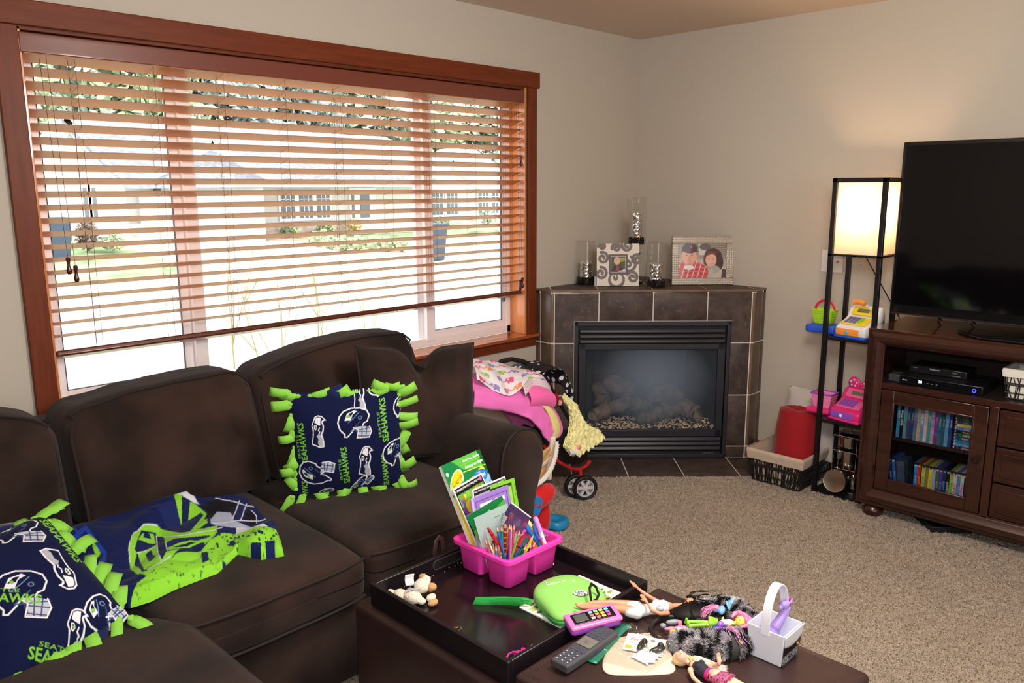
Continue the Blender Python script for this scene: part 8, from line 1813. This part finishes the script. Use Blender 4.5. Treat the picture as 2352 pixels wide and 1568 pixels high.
wheel((-1.292, -.672, .066), .063); wheel((-1.300, -.622, .066), .063)
for yy in (-.33, -.37): wheel((-1.47, -.42, .066), .063) if yy == -.33 else None
MB().cyl((-1.292, -.675, .068), (-1.300, -.618, .068), .006, 8).build('axle', M_rfr, sr)
MB().tube([(-1.53, -.60, .19), (-1.545, -.60, .12), (-1.56, -.58, .07)], .020, 10).build('polka_strap', M_dot, sr)
# blankets over the arm and stroller
def curve(L, t):
    x = t*(len(L)-1); i = min(int(x), len(L)-2); f = x-i
    p0, p1, p2, p3 = Vector(L[max(i-1, 0)]), Vector(L[i]), Vector(L[i+1]), Vector(L[min(i+2, len(L)-1)])
    return .5*((2*p1)+(p2-p0)*f+(2*p0-5*p1+4*p2-p3)*f*f+(3*p1-p0-3*p2+p3)*f**3)
M_pk = mat('pink_minky', (250, 122, 206), rough=.9, sheen=.3, bump=.35, bscale=350); M_pk2 = mat('deep_pink_minky', (250, 84, 186), rough=.9, sheen=.3, bump=.35, bscale=350)
PT = [(-1.985, -.50, .74), (-1.90, -.48, .725), (-1.80, -.46, .705), (-1.68, -.46, .672), (-1.57, -.46, .635), (-1.49, -.48, .58), (-1.45, -.52, .50), (-1.47, -.56, .42)]
PB = [(-2.05, -.66, .64), (-1.95, -.66, .612), (-1.85, -.66, .588), (-1.76, -.67, .552), (-1.69, -.68, .51), (-1.64, -.68, .46), (-1.60, -.68, .41), (-1.57, -.67, .37)]
def pinkf(u, v):
    a, b__ = curve(PT, u), curve(PB, u); p = a.lerp(b__, v); bul = .055*sin(pi*v)**.8; p += Vector((-.1, -.75, .55)).normalized()*bul
    k = .010*sin(v*9+u*4+2*nz(u*3, v*2))+.008*nz(u*9, v*5, 4); return tuple(p+Vector((0, -.7, .7))*k)
bk = thing('pink_blanket', 'bright pink plush blanket draped over the sofa arm and doll stroller', 'blanket', (0, 0, 0))
MB().grid(pinkf, 70, 34).build('blanket_sheet', M_pk, bk, solid=.012, angle=0)
def pinkb(u, v):
    a, b__ = curve(PT, u), Vector(curve(PT, u))+Vector((.02, .22, -.16)); return tuple(a.lerp(b__, v)+Vector((0, 0, .03*sin(pi*v)+.008*nz(u*8, v*5))))
MB().grid(pinkb, 40, 12).build('blanket_back_fold', M_pk, bk, solid=.012, angle=0)
b = MB(); R_ = []
def rollf(u, v):
    a = 2*pi*u; c_ = curve([(-1.70, -.63, .605), (-1.63, -.635, .605), (-1.555, -.64, .585), (-1.52, -.64, .562)], v); r = (.048+.006*sin(v*5))*(min(1, (1-v)*9+.2)**.5)
    return (c_.x+.3*r*sin(a)*.3, c_.y+r*cos(a), c_.z+r*sin(a)*.95+.003*nz(cos(a)*3, sin(a)*3, v*6))
b.grid(rollf, 36, 26, closeu=True); b.build('rolled_end', mat('mid_pink_minky', (250, 108, 180), rough=.9, sheen=.3, bump=.35, bscale=350), bk, angle=0)
DR = [(-1.66, -.66, .59), (-1.60, -.665, .55), (-1.56, -.67, .49), (-1.54, -.67, .43), (-1.545, -.66, .38)]; DR2 = [(-1.60, -.64, .585), (-1.535, -.645, .535), (-1.485, -.65, .47), (-1.465, -.65, .41), (-1.49, -.65, .37)]
MB().grid(lambda u, v: tuple(curve(DR, u).lerp(curve(DR2, u), v)+Vector((0, -.7, .5))*(.014*sin(pi*v)+.003*nz(u*8, v*6))), 30, 12).build('yellow_lining', mat('pale_yellow_minky', (242, 232, 150), rough=.9, sheen=.3, bump=.3, bscale=350), bk, solid=.006, angle=0)
DR3 = [(-1.565, -.63, .575), (-1.50, -.635, .52), (-1.455, -.64, .45), (-1.435, -.64, .395), (-1.46, -.64, .365)]
MB().grid(lambda u, v: tuple(curve(DR2, u).lerp(curve(DR3, u), v)+Vector((0, -.7, .5))*(.010*sin(pi*v))), 30, 8).build('mauve_edge', mat('mauve_satin', (226, 120, 180), rough=.5, sheen=.3), bk, solid=.005, angle=0)
# elephant cloth
ec = Canvas(420, 230, (238, 234, 240)); EC = [(226, 90, 140), (160, 130, 200), (170, 200, 90), (240, 150, 90), (236, 120, 160), (150, 140, 210)]; rs = random.Random(8)
def elephant(cx, cy, s, col, fl_):
    f = -1 if fl_ else 1; A = .55
    ec.ell(cx, cy, s*A, s*.75, col); ec.ell(cx+f*s*A*.8, cy+s*.15, s*A*.6, s*.55, col); ec.line([(cx+f*s*A*1.2, cy+.1*s), (cx+f*s*A*1.7, cy-s*.4), (cx+f*s*A*2.1, cy-s*.3)], s*.32, col)
    ec.rect(cx-s*A*.8, cy-s*1.1, cx-s*A*.25, cy, col); ec.rect(cx+s*A*.25, cy-s*1.1, cx+s*A*.8, cy, col); ec.ell(cx+f*s*A*.6, cy+s*.2, s*A*.22, s*.3, (250, 220, 236))
k = 0
for j in range(5):
    for i in range(6):
        elephant((i+.5+(.5 if j % 2 else 0))/6.2, (j+.5)/4.5, .070, EC[(k*5+j*2) % 6], (i+j) % 2); k += 1
ET = [(-1.91, -.46, .790), (-1.83, -.44, .785), (-1.74, -.42, .765), (-1.633, -.42, .732), (-1.527, -.43, .690), (-1.432, -.45, .630), (-1.375, -.47, .562)]
EB = [(-1.995, -.63, .748), (-1.94, -.64, .710), (-1.875, -.66, .668), (-1.83, -.66, .650), (-1.75, -.655, .664), (-1.65, -.62, .686), (-1.56, -.61, .666), (-1.47, -.58, .615)]
def ef(u, v):
    a, b__ = curve(EB, u), curve(ET, u); p = a.lerp(b__, v); p += Vector((0, -.5, .8))*(.030*sin(pi*v)+.005*sin(u*22+v*5)+.004*nz(u*14, v*9)); return tuple(p)
eb = thing('elephant_blanket', 'white cloth printed with colourful elephants on top of the pink blanket', 'blanket'); print_grid('cloth', ef, ec, 260, 130, eb, printed('cotton', rough=.85, bump=.15, bscale=400))
for k_ in range(4): MB().grid(lambda u, v: tuple(Vector(ef(lerp(.60, 1, u), .02))+Vector((.004, -.004-.004*k_, -.010*k_-.012*v))), 24, 4).build('fold_layer', mat('fold_pinkish', (232, 214, 222), rough=.9), eb, solid=.003, angle=0)
# ruffled yellow doll dress
dd = thing('ruffled_dress', 'pale yellow ruffled doll dress hanging over the stroller seat', 'doll dress'); M_yl = mat('yellow_ruffle', (246, 240, 172), rough=.75, sheen=.2)
DA = [(-1.475, -.66, .570), (-1.43, -.66, .50), (-1.425, -.66, .43), (-1.46, -.67, .375), (-1.48, -.67, .335), (-1.42, -.68, .275)]
DB = [(-1.43, -.62, .575), (-1.36, -.63, .515), (-1.33, -.64, .455), (-1.29, -.65, .40), (-1.20, -.655, .345), (-1.18, -.665, .31)]
for k_ in range(4):
    MB().grid(lambda u, v: tuple(curve(DA, u).lerp(curve(DB, u), v)+Vector((.01*nz(u*20, v*14, k_), -.018-.010*k_*(.4+.6*u)+.010*nz(u*20, v*14, k_+3), .009*nz(u*20, v*18, k_+7)+.006*sin(v*40+u*12+k_)))), 60, 44).build('ruffle_layer', M_yl, dd, solid=.0015, angle=0)
MB().grid(lambda u, v: (-1.47+.09*u, -.715-.01*sin(v*3), .325-.035*u-.035*v+.03*v*u), 12, 8).build('white_sash', mat('white_satin', (232, 234, 244)), dd, solid=.002)
MB().sph((-1.40, -.722, .318), (.014, .006, .012), 12, 8).build('pink_flower', mat('toy_rose', (240, 130, 170)), dd)
MB().grid(lambda u, v: (-1.345+.05*u+.04*v, -.60, .475-.08*v-.02*u+.006*nz(u*9, v*9)), 12, 14).build('white_underskirt', mat('white_satin', (232, 234, 244)), dd, solid=.002)
for (nm1, lab, c_, m_) in (('toy_bird_charm', 'small orange toy tucked beside the pink blanket roll', (-1.535, -.665, .560), mat('toy_orange', (250, 150, 50))), ('toy_tag', 'small red and white toy tag beside the orange one', (-1.485, -.668, .552), mat('red_white_ball', (206, 40, 70)))):
    t = thing(nm1, lab, 'toy', c_); MB().sph((0, 0, 0), (.012, .010, .015), 12, 8).build('body', m_, t)
# striped beach bag with rope handle
bgm = thing('beach_bag', 'tan and white bag with a thick rope handle standing behind the sofa arm', 'bag', (0, 0, 0))
def gold():
    return mat('gold_mesh', (206, 160, 96), rough=.5, color2=(226, 190, 140), vscale=120, bump=.5, bscale=500)
def bf(u, v):
    x = lerp(-2.0, -1.69, u)+.03*v; z = lerp(.20, .42, v); y = -.79-.04*sin(pi*u)+.01*nz(u*5, v*5); x += .02*(1-v)*0-.05*(1-v)*(u); z += .05*u*(1-v)*1.0; return (x, y, z)
MB().grid(bf, 30, 24).build('bag_body', gold(), bgm, solid=.01, angle=0)
for k_, (v0, v1) in enumerate(((.06, .22), (.50, .62))): MB().grid(lambda u, v: tuple(Vector(bf(u, lerp(v0, v1, v)+.12*u))+Vector((0, -.008, 0))), 24, 5).build('white_stripe', mat('cream_canvas', (226, 214, 200), rough=.9), bgm, solid=.003, angle=0)
rp_ = [(-1.705, -.845, .44), (-1.722, -.852, .39), (-1.752, -.858, .345), (-1.79, -.862, .315), (-1.83, -.862, .295), (-1.88, -.86, .285)]
b = MB()
for ph_ in (0, 2.1, 4.2):
    pts = []
    for i in range(70): t_ = i/69; p = curve(rp_, t_); a = t_*46+ph_; pts.append(p+Vector((.006*cos(a), .006*sin(a)*.6, .006*sin(a))))
    b.tube(pts, .0062, 7)
b.build('rope_handle', mat('white_rope', (226, 220, 212), rough=.9), bgm, angle=0)
MB().grid(lambda u, v: (-1.70-.03*v+.014*u, -.80-.02*u, .46-.20*v), 5, 14).build('canvas_strap', mat('cream_canvas', (226, 214, 200)), bgm, solid=.003)
rp2 = thing('red_plush', 'round red plush toy at the foot of the beach bag', 'plush toy'); b = MB(); b.sph((0, 0, 0), (.125, .06, .05), 30, 18, T((-1.835, -.83, .205), ry=-.2)); b.v = [tuple(Vector(v)+Vector((1, 1, 1))*.004*nz(*v, 60)) for v in b.v]; b.build('body', mat('red_plush', (214, 24, 32), rough=.9, sheen=.3, bump=.6, bscale=200), rp2, angle=0)
for lg in ((-1.85, -.80), (-1.76, -.80)): MB().sph((lg[0], lg[1], .09), (.05, .04, .09), 14, 10).build('leg', mat('red_plush', (214, 24, 32)), rp2, angle=0)
# blue activity toy: rounded panel with red buttons
tpn = thing('activity_toy', 'blue plastic activity toy with red buttons beside the sofa arm', 'toy', (-.05, 0, .01)); M_tb = mat('activity_blue', (30, 130, 200), rough=.35, coat=.2)
oxp = [(-2.06, .285), (-2.0, .300), (-1.93, .296), (-1.895, .272), (-1.905, .225), (-1.94, .195), (-2.0, .185), (-2.06, .20)]
P = chaikin([(x, z, 0) for x, z in oxp], 2); n = len(P); c_ = sum(P, Vector())/n; vs = []
for y, s_ in ((-.985, .93), (-.98, 1), (-.955, 1), (-.95, .95)): vs += [(c_.x+(p.x-c_.x)*s_, y, c_.y+(p.y-c_.y)*s_) for p in P]
fs = [(j*n+i, j*n+(i+1) % n, (j+1)*n+(i+1) % n, (j+1)*n+i) for j in range(3) for i in range(n)]+[tuple(range(n)), tuple(range(3*n, 4*n))[::-1]]
fixn(MB().add(vs, fs).build('panel', M_tb, tpn, angle=30))
for (x, z) in ((-1.957, .266), (-1.925, .250), (-1.985, .240), (-2.03, .262)): MB().sph((x, -.986, z), (.010, .004, .008), 14, 8).build('red_button', mat('toy_red', (214, 30, 40)), tpn)
MB().rbox((.022, .003, .012), .001, T((-1.957, -.9865, .212)), k=1, mid=1).build('red_label', mat('toy_red', (214, 30, 40)), tpn)
for x in (-2.02, -1.93): MB().cyl((x, -.965, -0.01), (x, -.965, .20), .012, 10).build('leg', M_tb, tpn)
bt2 = thing('blue_toy_scoop', 'blue plastic toy scoop lying on the carpet beyond the caddy', 'toy'); 
fixn(puffy([(-1.76, -.64), (-1.70, -.68), (-1.66, -.72), (-1.61, -.745), (-1.575, -.785), (-1.59, -.83), (-1.645, -.855), (-1.69, -.835), (-1.70, -.80), (-1.745, -.76), (-1.79, -.69)], [(.98, .008), (1.0, .02), (.96, .040), (.80, .046), (.55, .034), (.02, .030)], lambda x, y, s_: .006*nz(x*22, y*22)).build('scoop_body', mat('aqua_plastic', (40, 150, 206), rough=.3, coat=.2, trans=.15), bt2, angle=0))
# ---- sheet music, scraps: small crumb on the carpet left out of sight of the photograph
